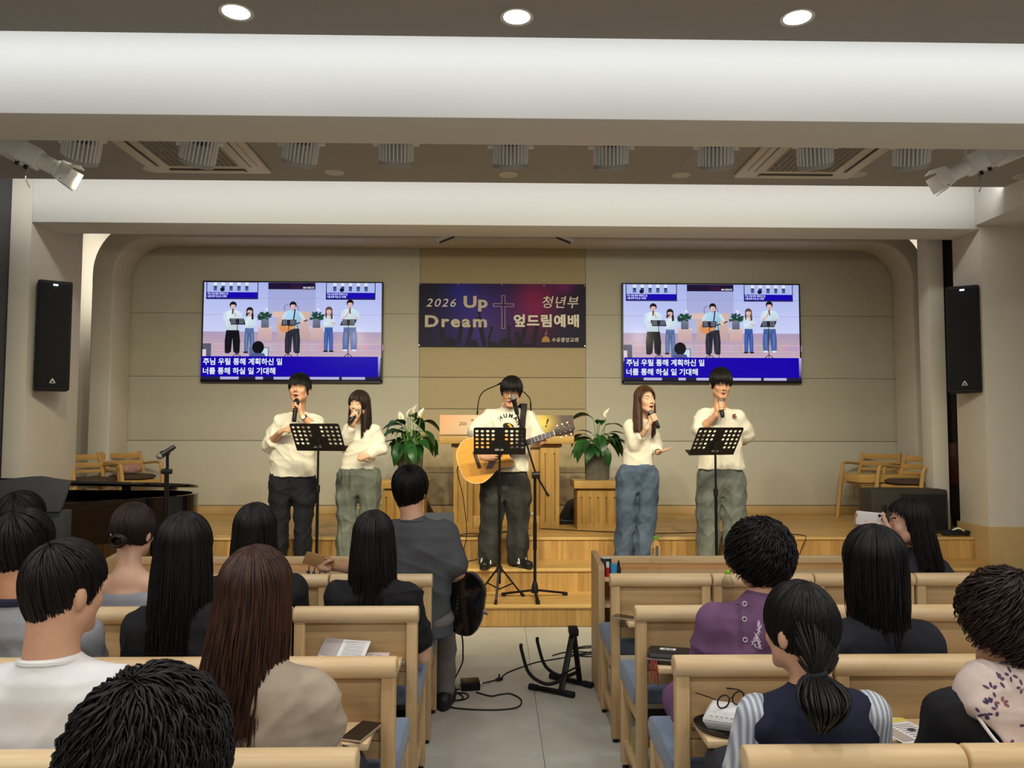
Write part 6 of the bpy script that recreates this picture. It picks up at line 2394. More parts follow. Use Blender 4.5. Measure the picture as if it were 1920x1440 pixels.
# ------------------------------------------------------------------ the five people on the step
CREAMT = mat('cotton_offwhite', S(228, 223, 208), 0.85, bump=0.12, bscale=500, sheen=0.2)
WHITET = mat('cotton_white', S(238, 238, 236), 0.85, bump=0.12, bscale=500, sheen=0.2)
DENIM_D = mat('denim_dark', S(26, 28, 38), 0.85, noise=0.25, nscale=30, bump=0.2, bscale=700)
DENIM_G = mat('denim_greenish', S(128, 134, 122), 0.85, noise=1, nscale=4, col2=S(84, 90, 86), bump=0.2, bscale=700)
DENIM_B = mat('denim_blue', S(96, 114, 136), 0.85, noise=1, nscale=4.5, col2=S(58, 74, 98), bump=0.2, bscale=700)
DENIM_L = mat('denim_faded', S(132, 138, 130), 0.85, noise=1, nscale=4, col2=S(92, 98, 96), bump=0.2, bscale=700)
DENIM_K = mat('denim_black', S(62, 62, 60), 0.85, noise=1, nscale=5, col2=S(38, 38, 38), bump=0.2, bscale=700)
SHOEB = mat('shoe_black', S(26, 25, 26), 0.5)
SHOEW = mat('shoe_white', S(226, 222, 212), 0.5)


def shoe(F, ank, toe, s=1.0):
    ank, toe = np.array(ank), np.array(toe)
    d = nrm((toe - ank) * np.array([1, 1, 0]))
    z = ank[2]
    h = np.array([ank[0], ank[1], z]) - d * 0.045 * s
    t = np.array([ank[0], ank[1], z]) + d * 0.165 * s
    F.cap(h + [0, 0, 0.038], t + [0, 0, 0.034], 0.038 * s, 0.040 * s, 0.02, flat=((0, 0, 1), 0.85))
    F.cap(h + [0, 0, 0.05], h + d * 0.05 + [0, 0, 0.085], 0.042 * s, 0.042 * s, 0.02)
    F.cap(h + [0, 0, 0.014], t + [0, 0, 0.012], 0.040 * s, 0.043 * s, 0.006, flat=((0, 0, 1), 0.32))


def shoes(parent, base, feet, m, stripes=False, sole=None):
    for (a, t) in feet:
        F = Field(0.02)
        shoe(F, a, t)
        V, Q = F.mesh(0.006)
        V = relax(V, Q, 2)
        V[:, 2] = np.maximum(V[:, 2], a[2] + 0.001)
        o = quads('shoe', V, Q, m, parent, base)
        d = nrm((np.array(t) - np.array(a)) * np.array([1, 1, 0]))
        n_ = np.array([-d[1], d[0], 0])
        so = MB()
        pts = []
        for k in range(18):
            q = 2 * pi * k / 18
            c = np.array(a) + d * 0.06 + d * cos(q) * 0.148 + n_ * sin(q) * (0.046 if cos(q) > 0 else 0.040)
            pts.append((c[0] - base[0], c[1] - base[1]))
        so.prism(pts, a[2] - base[2] + 0.0005, a[2] - base[2] + 0.022, axis=2)
        so.build('sole', sole or RUBBER, o, bevel=0.004)
        if stripes:
            st_ = MB()
            for k in range(3):
                c0 = np.array(a) + d * (0.045 + 0.022 * k) + [0, 0, 0.03]
                for s in (-1, 1):
                    b0 = c0 + n_ * s * 0.042
                    b1 = c0 - d * 0.02 + n_ * s * 0.036 + [0, 0, 0.045]
                    st_.bar(b0 - np.array(base), b1 - np.array(base), 0.009, 0.009)
            st_.build('side_stripes', SHOEW, o)


def singer(name, label, Y, Zf, J, head, shirt_m, trouser_m, skin, hairfn, sex='m', sleeves=None, hands=(), mouth=0.5, eyes='closed', shirt_secs=None, legs=None, feet=None, shoe_m=SHOEB, h=0.005, wr=0.011, extra_body=None, cat='person', stripes=False, sole=None, lip=None, collar=0.062, shirt_name='shirt', sh_r=0.058):
    """J: joints in world coordinates"""
    base = (J['hip'][0], Y, Zf)
    root = thing(name, label, cat, base, 0, None)
    H = head
    neck = J['neck']
    F = Field(0.02)
    H.build(F, neck, 0.054 if sex == 'm' else 0.044, female=sex == 'f', mouth_open=mouth)
    # torso and limbs of the body itself, a little slimmer than the clothes
    hip = J['hip']
    ch = neck + (hip - neck) * 0.32
    tr = 0.095 if sex == 'm' else 0.066
    F.cap(neck + [0, 0, -0.05], ch, 0.065, tr, 0.04)
    F.cap(ch, hip, tr, tr, 0.04)
    for s in ('a', 'b'):
        sh, el, wr_ = J['sh' + s], J['el' + s], J['wr' + s]
        F.cap(neck + [0, 0, -0.045], sh, 0.045, 0.042, 0.03)
        k_ = 1.0 if sex == 'm' else 0.84
        F.chain([sh, el], [0.043 * k_, 0.036 * k_], 0.02)
        F.chain([el, el + (wr_ - el) * 0.35, wr_], [0.036 * k_, 0.037 * k_, 0.0245 * k_], 0.02)
        hp, kn, an = J['hp' + s], J['kn' + s], J['an' + s]
        F.chain([hp, kn, an + [0, 0, 0.08], an + [0, 0, 0.05]], [0.072, 0.05, 0.035, 0.035], 0.03)
    for fn in hands:
        fn(F)
    V, Q = F.mesh(h)
    V = relax(V, Q, 1, 0.4)
    body = quads('body', V, Q, skin, root, base)
    H.features(body, base, mouth, eyes, lip=lip)
    # shirt
    F = Field(0.03)
    F.loft(shirt_secs, 0.03)
    top = shirt_secs[-1]
    for s in ('a', 'b'):
        sh, el, wr_ = J['sh' + s], J['el' + s], J['wr' + s]
        F.cap(neck + [0, 0.0, -0.060], sh + [0, 0, -0.012], 0.062, sh_r, 0.045)
        lst = sleeves[0 if s == 'a' else 1]
        pts = [sh + [0, 0, -0.014]]
        rs = [lst[0]]
        for (t, r_) in lst[1:]:
            pts.append(sh + (el - sh) * t if t <= 1 else el + (wr_ - el) * (t - 1))
            rs.append(r_)
        F.chain(pts, rs, 0.03)
    hd = nrm(H.P(0, -0.02, -0.06) - neck)
    rn = (0.054 if sex == 'm' else 0.044) * 1.08 + 0.003
    F.cap(neck - hd * 0.10, neck - hd * 0.034, collar + 0.010, collar + 0.003, 0.02)
    ring_h = -0.034 + math.sqrt(max(1e-5, (collar + 0.003) ** 2 - rn ** 2)) - 0.003
    V, Q = F.mesh(0.0065)
    V = relax(V, Q, 2)
    N = vnormals(V, Q)
    V = wrinkle(V, N, wr, len(label) * 7, 20.0, (0.8, 0.8, 0.8), neck - [0, 0, 0.02])
    shirt = quads(shirt_name, V, Q, shirt_m, root, base)
    # collar ribbing
    tc_ = MB()
    s1 = np.array([1.0, 0, 0])
    f1 = np.cross(hd, s1)
    tc_.tube([neck + hd * ring_h + (rn + 0.003) * (s1 * cos(q) + nrm(f1) * sin(q)) - np.array(base) + np.array([0, 0, 0.006 * sin(q) * (1 if f1[1] > 0 else -1)]) for q in [2 * pi * k / 28 for k in range(29)]], 0.007, 6, cap=False)
    tc_.build('collar', shirt_m, root, smooth=True)
    # trousers
    F = Field(0.03)
    lw = legs
    F.loft([(hip[2] - 0.17, hip[0], hip[1], lw['hipw'] * 0.80, lw.get('hipd', 0.115) * 0.6), (hip[2] - 0.08, hip[0], hip[1], lw['hipw'] * 0.96, lw.get('hipd', 0.115) * 0.95), (hip[2] + 0.02, hip[0], hip[1], lw['hipw'], lw.get('hipd', 0.115)), (J['waist'], hip[0], hip[1], lw['hipw'] * 0.93, 0.11)], 0.04)
    for s in ('a', 'b'):
        F.new_group()
        hp, kn, an = J['hp' + s], J['kn' + s], J['an' + s]
        rs = lw['r']
        pts = [hp, hp + (kn - hp) * 0.5, kn, kn + (an - kn) * 0.55, an + [0, 0, 0.045]]
        F.chain(pts, rs, 0.035)
    V, Q = F.mesh(0.0075, 0.045)
    V = relax(V, Q, 2)
    N = vnormals(V, Q)
    V = wrinkle(V, N, 0.011, len(label) * 3 + 1, 24.0, (1.0, 1.0, 0.45))
    V[:, 2] = np.maximum(V[:, 2], Zf + 0.012)
    quads('trousers', V, Q, trouser_m, root, base)
    shoes(root, base, feet, shoe_m, stripes, sole)
    hairfn(H, root, base)
    return root, base, body, shirt


def uv(u, v, dy=0.0):
    return at(u, v, 6.75 + dy)


YP, ZF = 6.75, Z2


def std_joints(neck, sh, el, wr, hipuv, wst, kn, an):
    J = {}
    J['neck'] = uv(*neck)
    for s, p in zip('ab', sh):
        J['sh' + s] = uv(*p)
    for s, p in zip('ab', el):
        J['el' + s] = uv(*p)
    for s, p in zip('ab', wr):
        J['wr' + s] = uv(*p)
    J['hip'] = uv(*hipuv)
    J['waist'] = uv(hipuv[0], wst)[2]
    for s, p in zip('ab', kn):
        J['kn' + s] = uv(*p)
    for s, p in zip('ab', an):
        q = uv(*p)
        J['an' + s] = np.array([q[0], q[1], ZF])
    w_ = J['hip']
    for s, d in zip('ab', (-1, 1)):
        J['hp' + s] = w_ + np.array([d * 0.100, 0, -0.06])
    return J


# --- wristwatch singer, eyes closed
J = std_joints((560, 771), ((527, 788, 0.0), (592, 790, 0.0)), ((505, 834, -0.02), (594, 806, -0.16)), ((525, 811, -0.20), (566, 779, -0.215)), (549, 896), 884, ((526, 965), (568, 965)), ((523, 1052), (567, 1052)))
H = Head(uv(562, 729, -0.06), yaw=radians(-4), pitch=radians(7), size=1.06)
mA, mB = uv(556, 752, -0.215), uv(551, 791, -0.245)
handheld('black handheld microphone held by the wristwatch singer', mA, mB, silver=False, hr=0.024)


def hands(F):
    grip_hand(F, J['wrb'], mA, mB, 0.30, (0.9, 0.3, 0.0), 0.95)
    open_hand(F, J['wra'], nrm(uv(543, 801, -0.25) - J['wra']), (-0.2, -0.6, 0.9), 0.9, curl=0.55, thumb=1, bend0=0.35)


def hf(H, root, base):
    hair(H, 'bangs', HBLACK, root, base, rad=(0.090, 0.110, 0.104), n=620, seed=3, crown=0.25, taper=0.12, ragged=0.026)


secs = [(uv(549, 893)[2], uv(550, 893)[0], YP, 0.198, 0.125), (uv(549, 860)[2], uv(550, 860)[0], YP, 0.192, 0.125), (uv(549, 815)[2], uv(555, 815)[0], YP - 0.01, 0.178, 0.125), (uv(555, 792)[2], uv(559, 780)[0], YP, 0.160, 0.112), (uv(555, 778)[2], uv(560, 772)[0], YP, 0.11, 0.085)]
rt, bs, bd, sh_ = singer('person', 'singer in off-white long-sleeved top and dark trousers, wristwatch, eyes closed', YP, ZF, J, H, CREAMT, DENIM_D, SKIN, hf, 'm', sleeves=([0.070, (0.5, 0.070), (1.0, 0.064), (1.30, 0.056)], [0.070, (0.5, 0.070), (1.0, 0.066), (1.22, 0.058)]), hands=(hands,), mouth=0.75, shirt_secs=secs, legs=dict(hipw=0.192, r=[0.100, 0.096, 0.084, 0.078, 0.077]),
                          feet=[(J['ana'], J['ana'] + [-0.02, -0.2, 0]), (J['anb'], J['anb'] + [0.04, -0.2, 0])])
wd = nrm(J['wrb'] - J['elb'])
wc = J['wrb'] - wd * 0.025 - np.array(bs)
M = Matrix.Translation(wc) @ Vector(wd).to_track_quat('Z', 'Y').to_matrix().to_4x4()
wt = MB().lathe([(0.029, -0.010), (0.031, 0), (0.029, 0.010)], n=20, M=M).build('watch_strap', CHROME, rt, smooth=True)
MB().cyl(wc + np.array([0, -0.030, 0.004]), wc + np.array([0.0, -0.038, 0.005]), 0.017, n=16).build('watch_face', SHOEW, wt)

# --- singer with shoulder-length dark hair
J = std_joints((680, 798), ((655, 803, 0.0), (704, 806, 0.0)), ((647, 836, -0.05), (716, 843, -0.03)), ((662, 795, -0.17), (691, 855, -0.16)), (672, 890), 878, ((651, 965), (691, 965)), ((649, 1052), (692, 1052)))
H = Head(uv(674, 759, -0.05), yaw=radians(-20), pitch=radians(3), size=0.97)
mA, mB = uv(669.5, 772, -0.18), uv(655, 793, -0.22)
handheld('black microphone with silver head held by the dark-haired singer beside the music stand', mA, mB, hr=0.023)


def hands(F):
    grip_hand(F, J['wra'], mA, mB, 0.34, (0.35, 0.5, -0.7), 0.82)
    fist(F, J['wrb'], (-0.75, -0.5, -0.1), (0.2, -0.6, 0.6), 0.82, thumb=-1)


def hf(H, root, base):
    hair(H, 'seebang', HDBROWN, root, base, rad=(0.088, 0.108, 0.104), length=0.245, n=520, seed=8, lo_az=0.72, crown=0.05, spread=0.10, lenjit=0.06, back_out=0.0)


secs = [(uv(672, 880)[2], uv(671, 880)[0], YP, 0.150, 0.105), (uv(672, 850)[2], uv(674, 850)[0], YP, 0.142, 0.105), (uv(672, 825)[2], uv(679, 820)[0], YP, 0.138, 0.110), (uv(672, 806)[2], uv(680, 803)[0], YP, 0.130, 0.095), (uv(672, 796)[2], uv(680, 796)[0], YP, 0.09, 0.07)]
singer('person', 'singer with shoulder-length dark hair, white ribbed top and greenish grey wide jeans', YP, ZF, J, H, CREAMT, DENIM_G, SKINP, hf, 'f', sleeves=([0.058, (0.5, 0.056), (1.0, 0.052), (1.75, 0.040)], [0.056, (0.5, 0.052), (1.0, 0.046), (1.85, 0.040)]), hands=(hands,), mouth=0.45, shirt_secs=secs, legs=dict(hipw=0.180, r=[0.092, 0.090, 0.085, 0.082, 0.084], hipd=0.11),
       feet=[(J['ana'], J['ana'] + [-0.02, -0.2, 0]), (J['anb'], J['anb'] + [0.03, -0.2, 0])], collar=0.050, sh_r=0.046, wr=0.008)

# --- brown-haired singer with open palm
J = std_joints((1203, 789), ((1181, 796, 0.0), (1220, 798, 0.03)), ((1190, 834, -0.08), (1232, 836, 0.04)), ((1213, 803, -0.20), (1234, 848, -0.14)), (1195, 884), 871, ((1174, 965), (1212, 965)), ((1166, 1052), (1205, 1052)))
H = Head(uv(1209, 750, -0.05), yaw=radians(24), pitch=radians(5), roll=radians(4), size=0.97)
mA, mB = uv(1221, 773, -0.20), uv(1235, 803, -0.23)
handheld('black microphone with silver head held by the brown-haired singer', mA, mB, hr=0.023)


def hands(F):
    grip_hand(F, J['wra'], mA, mB, 0.36, (-0.75, 0.3, -0.3), 0.84)
    open_hand(F, J['wrb'], nrm(uv(1254, 842, -0.22) - J['wrb']), (0.1, 0.3, -1.0), 0.84, curl=0.10, thumb=1, bend0=0.0)


def hf(H, root, base):
    hair(H, 'open', HCHEST, root, base, rad=(0.086, 0.106, 0.102), length=0.30, n=520, seed=12, lo_az=0.95, crown=0.05, spread=0.08, lenjit=0.08, sway=(-0.01, -0.06))


secs = [(uv(1195, 873)[2], uv(1196, 873)[0], YP, 0.142, 0.105), (uv(1195, 845)[2], uv(1197, 845)[0], YP, 0.130, 0.10), (uv(1195, 818)[2], uv(1200, 818)[0], YP, 0.130, 0.108), (uv(1195, 796)[2], uv(1202, 796)[0], YP, 0.122, 0.09), (uv(1195, 788)[2], uv(1202, 788)[0], YP, 0.085, 0.065)]
rt, bs, bd, sh_ = singer('person', 'singer with long brown hair, white long-sleeved top and blue jeans, one palm open', YP, ZF, J, H, CREAMT, DENIM_B, SKINP, hf, 'f', sleeves=([0.056, (0.5, 0.056), (1.0, 0.052), (1.45, 0.045)], [0.056, (0.5, 0.054), (1.0, 0.050), (1.7, 0.042)]), hands=(hands,), mouth=0.8, eyes='open', shirt_secs=secs, legs=dict(hipw=0.162, r=[0.090, 0.092, 0.088, 0.086, 0.084], hipd=0.11),
                          feet=[(J['ana'], J['ana'] + [-0.03, -0.2, 0]), (J['anb'], J['anb'] + [0.03, -0.2, 0])], collar=0.056, sh_r=0.046, wr=0.008)
wd = nrm(J['wrb'] - J['elb'])
M = Matrix.Translation(J['wrb'] - wd * 0.01 - np.array(bs)) @ Vector(wd).to_track_quat('Z', 'Y').to_matrix().to_4x4()
MB().lathe([(0.026, -0.006), (0.029, 0), (0.026, 0.006)], n=18, M=M).build('bracelet', mat('bracelet_dark', S(50, 34, 30), 0.4), rt, smooth=True)

# --- tallest singer, arm behind his back
J = std_joints((1350, 766), ((1321, 778, 0.0), (1384, 780, 0.0)), ((1313, 806, -0.06), (1401, 822, 0.06)), ((1343, 778, -0.19), (1378, 836, 0.17)), (1351, 892), 876, ((1328, 965), (1375, 965)), ((1327, 1052), (1378, 1052)))
H = Head(uv(1351, 719, -0.06), yaw=radians(2), pitch=radians(-12), size=1.06)
mA, mB = uv(1351, 752, -0.20), uv(1355, 783, -0.235)
handheld('black microphone with silver head held by the tallest singer', mA, mB, hr=0.023)


def hands(F):
    grip_hand(F, J['wra'], mA, mB, 0.34, (-0.85, 0.35, -0.1), 0.95)
    fist(F, J['wrb'], (-0.9, 0.2, 0.1), (0, 0.9, 0.3), 0.92, thumb=1)


def hf(H, root, base):
    hair(H, 'bangs', HBLACK, root, base, rad=(0.090, 0.112, 0.108), n=620, seed=17, crown=0.35, taper=0.12, ragged=0.026)


secs = [(uv(1351, 880)[2], uv(1351, 880)[0], YP, 0.212, 0.13), (uv(1351, 850)[2], uv(1351, 850)[0], YP, 0.200, 0.13), (uv(1351, 810)[2], uv(1352, 810)[0], YP - 0.01, 0.182, 0.126), (uv(1351, 784)[2], uv(1352, 778)[0], YP, 0.165, 0.112), (uv(1351, 770)[2], uv(1351, 766)[0], YP, 0.11, 0.085)]
rt, bs, bd, sh_ = singer('person', 'tallest singer in off-white T-shirt and faded wide jeans, one arm behind his back', YP, ZF, J, H, CREAMT, DENIM_L, SKIN, hf, 'm', sleeves=([0.074, (0.5, 0.078), (0.98, 0.078)], [0.074, (0.5, 0.078), (0.86, 0.080)]), hands=(hands,), mouth=0.35, eyes='closed', shirt_secs=secs, legs=dict(hipw=0.205, r=[0.106, 0.108, 0.104, 0.100, 0.100], hipd=0.12),
                          feet=[(J['ana'], J['ana'] + [-0.04, -0.2, 0]), (J['anb'], J['anb'] + [0.05, -0.2, 0])], shoe_m=SHOEW, sole=SHOEW, collar=0.066)
c = uv(1378, 779, -0.135) - np.array(bs)
em = MB()
for (a, b) in ((-0.013, 0.004), (0.003, 0.006), (-0.008, -0.010), (0.008, -0.012)):
    em.cyl(c + np.array([a, 0.012, b]), c + np.array([a, -0.002, b]), 0.008, n=8)
em.build('chest_emblem', mat('emblem_brown', S(120, 58, 40), 0.8), rt)

# --- guitarist
J = std_joints((956, 762), ((919, 780, 0.02), (990, 782, 0.02)), ((889, 815, -0.03), (1007, 829, -0.02)), ((905, 858, -0.19), (1011, 826, -0.20)), (946, 898), 880, ((922, 962), (972, 964)), ((914, 1048, -0.03), (970, 1047, -0.03)))
H = Head(uv(959, 735, -0.10), yaw=radians(-8), pitch=radians(-9), roll=radians(-3), size=1.06)
gb = uv(909, 857, -0.20)
gn = nrm((uv(1068, 802, -0.27) - gb))
gy = nrm(np.cross(np.array([0.02, -1.0, 0.22]), gn))
gz = np.cross(gn, gy)
GM = Matrix(((gn[0], gy[0], gz[0], gb[0]), (gn[1], gy[1], gz[1], gb[1]), (gn[2], gy[2], gz[2], gb[2]), (0, 0, 0, 1)))


def hands(F):
    W = np.array(GM @ Vector((0.06, 0.10, 0.055)))
    tgt = np.array(GM @ Vector((0.09, -0.03, 0.03)))
    open_hand(F, J['wra'], nrm(tgt - J['wra']), gz, 0.95, curl=0.5, thumb=1, bend0=0.3)
    nk = uv(1014, 822, -0.215)
    grip_hand(F, J['wrb'], nk + gn * 0.04, nk - gn * 0.06, 0.4, -gy * 0.9 + gz * -0.3, 0.92, hr=0.021)


def hf(H, root, base):
    hair(H, 'bangs', HBLACK, root, base, rad=(0.092, 0.112, 0.106), n=640, seed=23, crown=0.15, taper=0.12, ragged=0.026)


secs = [(uv(945, 884)[2], uv(946, 884)[0], YP, 0.222, 0.135), (uv(945, 855)[2], uv(948, 855)[0], YP, 0.210, 0.135), (uv(945, 810)[2], uv(953, 810)[0], YP - 0.01, 0.195, 0.128), (uv(945, 786)[2], uv(955, 778)[0], YP, 0.170, 0.112), (uv(945, 770)[2], uv(956, 764)[0], YP, 0.115, 0.085)]
rt, bs, bd, sh_ = singer('person', 'guitarist with round glasses in a printed off-white T-shirt and wide black jeans', YP, ZF, J, H, CREAMT, DENIM_K, SKIN, hf, 'm', sleeves=([0.076, (0.5, 0.082), (0.82, 0.088)], [0.076, (0.5, 0.080), (0.84, 0.084)]), hands=(hands,), mouth=0.5, shirt_secs=secs, legs=dict(hipw=0.205, r=[0.106, 0.108, 0.102, 0.098, 0.088], hipd=0.12),
                          feet=[(J['ana'], J['ana'] + [-0.03, -0.2, 0]), (J['anb'], J['anb'] + [0.12, -0.18, 0])], stripes=True, sole=mat('sole_grey', S(60, 58, 56), 0.6), collar=0.066)
# glasses
g = MB()
gl_root = rt
for s in (-1, 1):
    g.tube([H.P(s * 0.033 + 0.024 * cos(a), 0.112, -0.002 + 0.020 * sin(a)) - np.array(bs) for a in [2 * pi * k / 20 for k in range(21)]], 0.0022, 6, cap=False)
    g.tube([H.P(s * 0.057, 0.110, 0.004) - np.array(bs), H.P(s * 0.075, 0.09, 0.006) - np.array(bs), H.P(s * 0.082, 0.0, 0.004) - np.array(bs)], 0.002, 6)
g.tube([H.P(-0.009, 0.113, 0.003) - np.array(bs), H.P(0, 0.115, 0.006) - np.array(bs), H.P(0.009, 0.113, 0.003) - np.array(bs)], 0.002, 6)
go = g.build('eyeglasses', mat('glasses_frame', S(52, 40, 34), 0.3), rt, smooth=True)


def on_mesh(o, base, pts2, Y0, lift):
    """push flat print points onto the front of a garment"""
    me = o.data
    tree = BVHTree.FromPolygons([v.co.copy() for v in me.vertices], [tuple(p.vertices) for p in me.polygons])
    out_ = []
    for (x, z) in pts2:
        hit = tree.ray_cast(Vector((x - base[0], Y0 - base[1], z - base[2])), Vector((0, 1, 0)))
        out_.append(tuple(hit[0] - Vector((0, lift, 0))) if hit[0] is not None else (x - base[0], 0, z - base[2]))
    return out_


def shirt_print(o, base, polys, name, parent):
    P = Print()
    for kind, pts, col in polys:
        a = on_mesh(o, base, pts, base[1] - 0.6, 0.0025)
        k0 = len(P.v)
        P.v += a
        P.c += [col] * len(a)
        P.f += [tuple(k0 + i for i in f) for f in kind]
    P.build(name, Matrix.Identity(4), parent, rough=0.8)


polys = []
word = 'HUMAN'
cx, cz = uv(952, 801)[0], uv(952, 801)[2]
for i, ch in enumerate(word):
    a = radians(40 - 27 * i)
    vs, fs = text_mesh(ch, 0.046, 0.0022, 'CENTER')
    R_ = 0.086
    ox, oz = cx - R_ * sin(a), cz + R_ * cos(a)
    pts = [(ox + (x * cos(a) - y * sin(a)), oz + (x * sin(a) + y * cos(a))) for x, y in vs]
    polys.append((fs, pts, S(30, 30, 34)))


def blob(x, z, rx, rz_, col, n=14, rot=0.0):
    pts = [(x + rx * cos(t) * cos(rot) - rz_ * sin(t) * sin(rot), z + rx * cos(t) * sin(rot) + rz_ * sin(t) * cos(rot)) for t in [2 * pi * k / n for k in range(n)]]
    polys.append(([tuple(range(n))], pts, col))


# a plain orange cat-like head print
e0 = uv(951, 799)
blob(e0[0] + 0.008, e0[2], 0.048, 0.028, S(40, 36, 34), rot=radians(-10))
blob(e0[0] + 0.008, e0[2], 0.043, 0.023, S(228, 176, 56), rot=radians(-10))
blob(e0[0] + 0.03, e0[2] - 0.012, 0.02, 0.011, S(236, 226, 200), rot=radians(-10))
blob(e0[0] - 0.02, e0[2] + 0.015, 0.012, 0.012, S(228, 176, 56))
blob(e0[0] + 0.012, e0[2] - 0.002, 0.006, 0.004, S(40, 36, 34))
shirt_print(sh_, bs, polys, 'chest_print', rt)

# acoustic guitar
GT = mat('spruce_top', S(226, 160, 62), 0.42, noise=0.12, nscale=1.0, stretch=(2, 30, 30), spec=0.35)
GS = mat('mahogany_side', S(92, 46, 26), 0.3, noise=0.2, nscale=6, coat=0.3)
GN = mat('neck_mahogany', S(112, 68, 42), 0.4)
GF = mat('rosewood', S(52, 36, 28), 0.5)
GC = mat('cream_binding', S(232, 216, 180), 0.4)
t = thing('acoustic_guitar', 'honey coloured cutaway acoustic guitar held by the guitarist', 'guitar', (0, 0, 0))
t.matrix_world = GM
half = smooth_path([(-0.235, 0.0), (-0.225, 0.10), (-0.17, 0.172), (-0.09, 0.200), (-0.01, 0.178), (0.055, 0.140), (0.11, 0.130), (0.165, 0.142), (0.22, 0.135), (0.255, 0.085), (0.262, 0.0)], 6)
low = smooth_path([(-0.235, 0.0), (-0.225, -0.10), (-0.17, -0.172), (-0.09, -0.200), (-0.01, -0.178), (0.055, -0.140), (0.11, -0.130), (0.17, -0.146), (0.215, -0.140), (0.222, -0.105), (0.20, -0.065), (0.21, -0.04), (0.262, -0.028)], 6)
ol = [tuple(p) for p in half] + [tuple(p) for p in reversed(low)][:-1]
ol = [ol[i] for i in range(len(ol)) if i == 0 or math.hypot(ol[i][0] - ol[i - 1][0], ol[i][1] - ol[i - 1][1]) > 1e-4]
MB().prism(ol, -0.10, -0.003, axis=2).build('sides', GS, t, smooth=True, angle=40)
MB().prism(ol, -0.003, 0.001, axis=2).build('top', GT, t, smooth=True, angle=40)
MB().tube([(p[0], p[1], 0.0) for p in ol] + [(ol[0][0], ol[0][1], 0)], 0.0028, 6, cap=False).build('binding', GC, t, smooth=True)
MB().lathe([(0.050, 0.0012), (0.050, 0.0018)], (0.10, 0, 0), 28).build('sound_hole', mat('hole_dark', S(20, 14, 12), 0.9), t)
MB().lathe([(0.060, 0.0009), (0.060, 0.0014)], (0.10, 0, 0), 32).build('rosette', mat('rosette', S(120, 92, 60), 0.5), t)
MB().prism([(0.14, -0.05), (0.09, -0.058), (0.03, -0.115), (-0.02, -0.10), (0.02, -0.05), (0.05, -0.02), (0.06, -0.045)], 0.001, 0.0022, axis=2).build('pickguard', mat('pickguard', S(70, 34, 22), 0.25), t)
MB().box((-0.085, -0.075, 0.001), (-0.055, 0.075, 0.010)).build('bridge', GF, t, bevel=0.003)
NL = 0.262 + 0.36
MB().prism([(0.20, -0.027), (NL, -0.0215), (NL, 0.0215), (0.20, 0.027)], -0.022, 0.004, axis=2).build('neck', GN, t, bevel=0.006)
MB().prism([(0.15, -0.0275), (NL, -0.0215), (NL, 0.0215), (0.15, 0.0275)], 0.004, 0.009, axis=2).build('fingerboard', GF, t)
fr = MB()
for k in range(18):
    x = NL - (NL + 0.07) * (1 - 0.5 ** (k / 12))
    if x > 0.16:
        fr.box((x - 0.001, -0.024, 0.009), (x + 0.001, 0.024, 0.0105))
fr.build('frets', CHROME, t)
MB().box((NL - 0.003, -0.022, 0.004), (NL + 0.004, 0.022, 0.012)).build('nut', GC, t)
hs = Matrix.Translation((NL, 0, 0)) @ Matrix.Rotation(radians(10), 4, 'Y')
MB().prism([(0, -0.022), (0.04, -0.034), (0.16, -0.038), (0.185, -0.012), (0.178, 0.0), (0.185, 0.012), (0.16, 0.038), (0.04, 0.034), (0, 0.022)], -0.008, 0.008, axis=2, M=hs).build('headstock', GF, t, bevel=0.003)
for s in (-1, 1):
    for k in range(3):
        x = 0.045 + 0.045 * k
        p0_ = MB().cyl(hs @ Vector((x, s * 0.022, 0.008)), hs @ Vector((x, s * 0.022, 0.024)), 0.004, n=8).build('tuning_peg', CHROME, t)
        MB().ell(hs @ Vector((x, s * 0.052, -0.002)), (0.009, 0.009, 0.005), 10, 6).build('button', GC, p0_, smooth=True)
sg = MB()
for k in range(6):
    y = (k - 2.5) * 0.0075
    sg.tube([(-0.07, y * 1.35, 0.011), (NL, y, 0.0125)], 0.0007, 4)
sg.build('strings', CHROME, t)
# strap over the shoulder
sp_ = [np.array(GM @ Vector((0.20, 0.06, -0.09))), uv(976, 830, -0.165), uv(979, 800, -0.165), uv(981, 777, -0.155), uv(983, 762, -0.09), uv(981, 757, 0.0), uv(972, 768, 0.10), uv(950, 800, 0.145), uv(915, 840, 0.145), np.array(GM @ Vector((-0.235, 0.0, -0.06)))]
sp = MB()
pp = smooth_path(sp_, 6)
vs, fs = [], []
for i, p in enumerate(pp):
    vs += [p + np.array([-0.026, 0.0, -0.004]), p + np.array([0.026, 0.0, -0.004]), p + np.array([0.026, -0.004, 0.002]), p + np.array([-0.026, -0.004, 0.002])]
for i in range(len(pp) - 1):
    for k in range(4):
        a = i * 4 + k
        b = i * 4 + (k + 1) % 4
        fs.append((a, b, b + 4, a + 4))
fs += [(0, 1, 2, 3), tuple(len(vs) - 4 + i for i in (3, 2, 1, 0))]
iv = GM.inverted()
MB().add([iv @ Vector(v) for v in vs], fs).build('strap', mat('strap_black', S(34, 32, 32), 0.8), t, smooth=True)
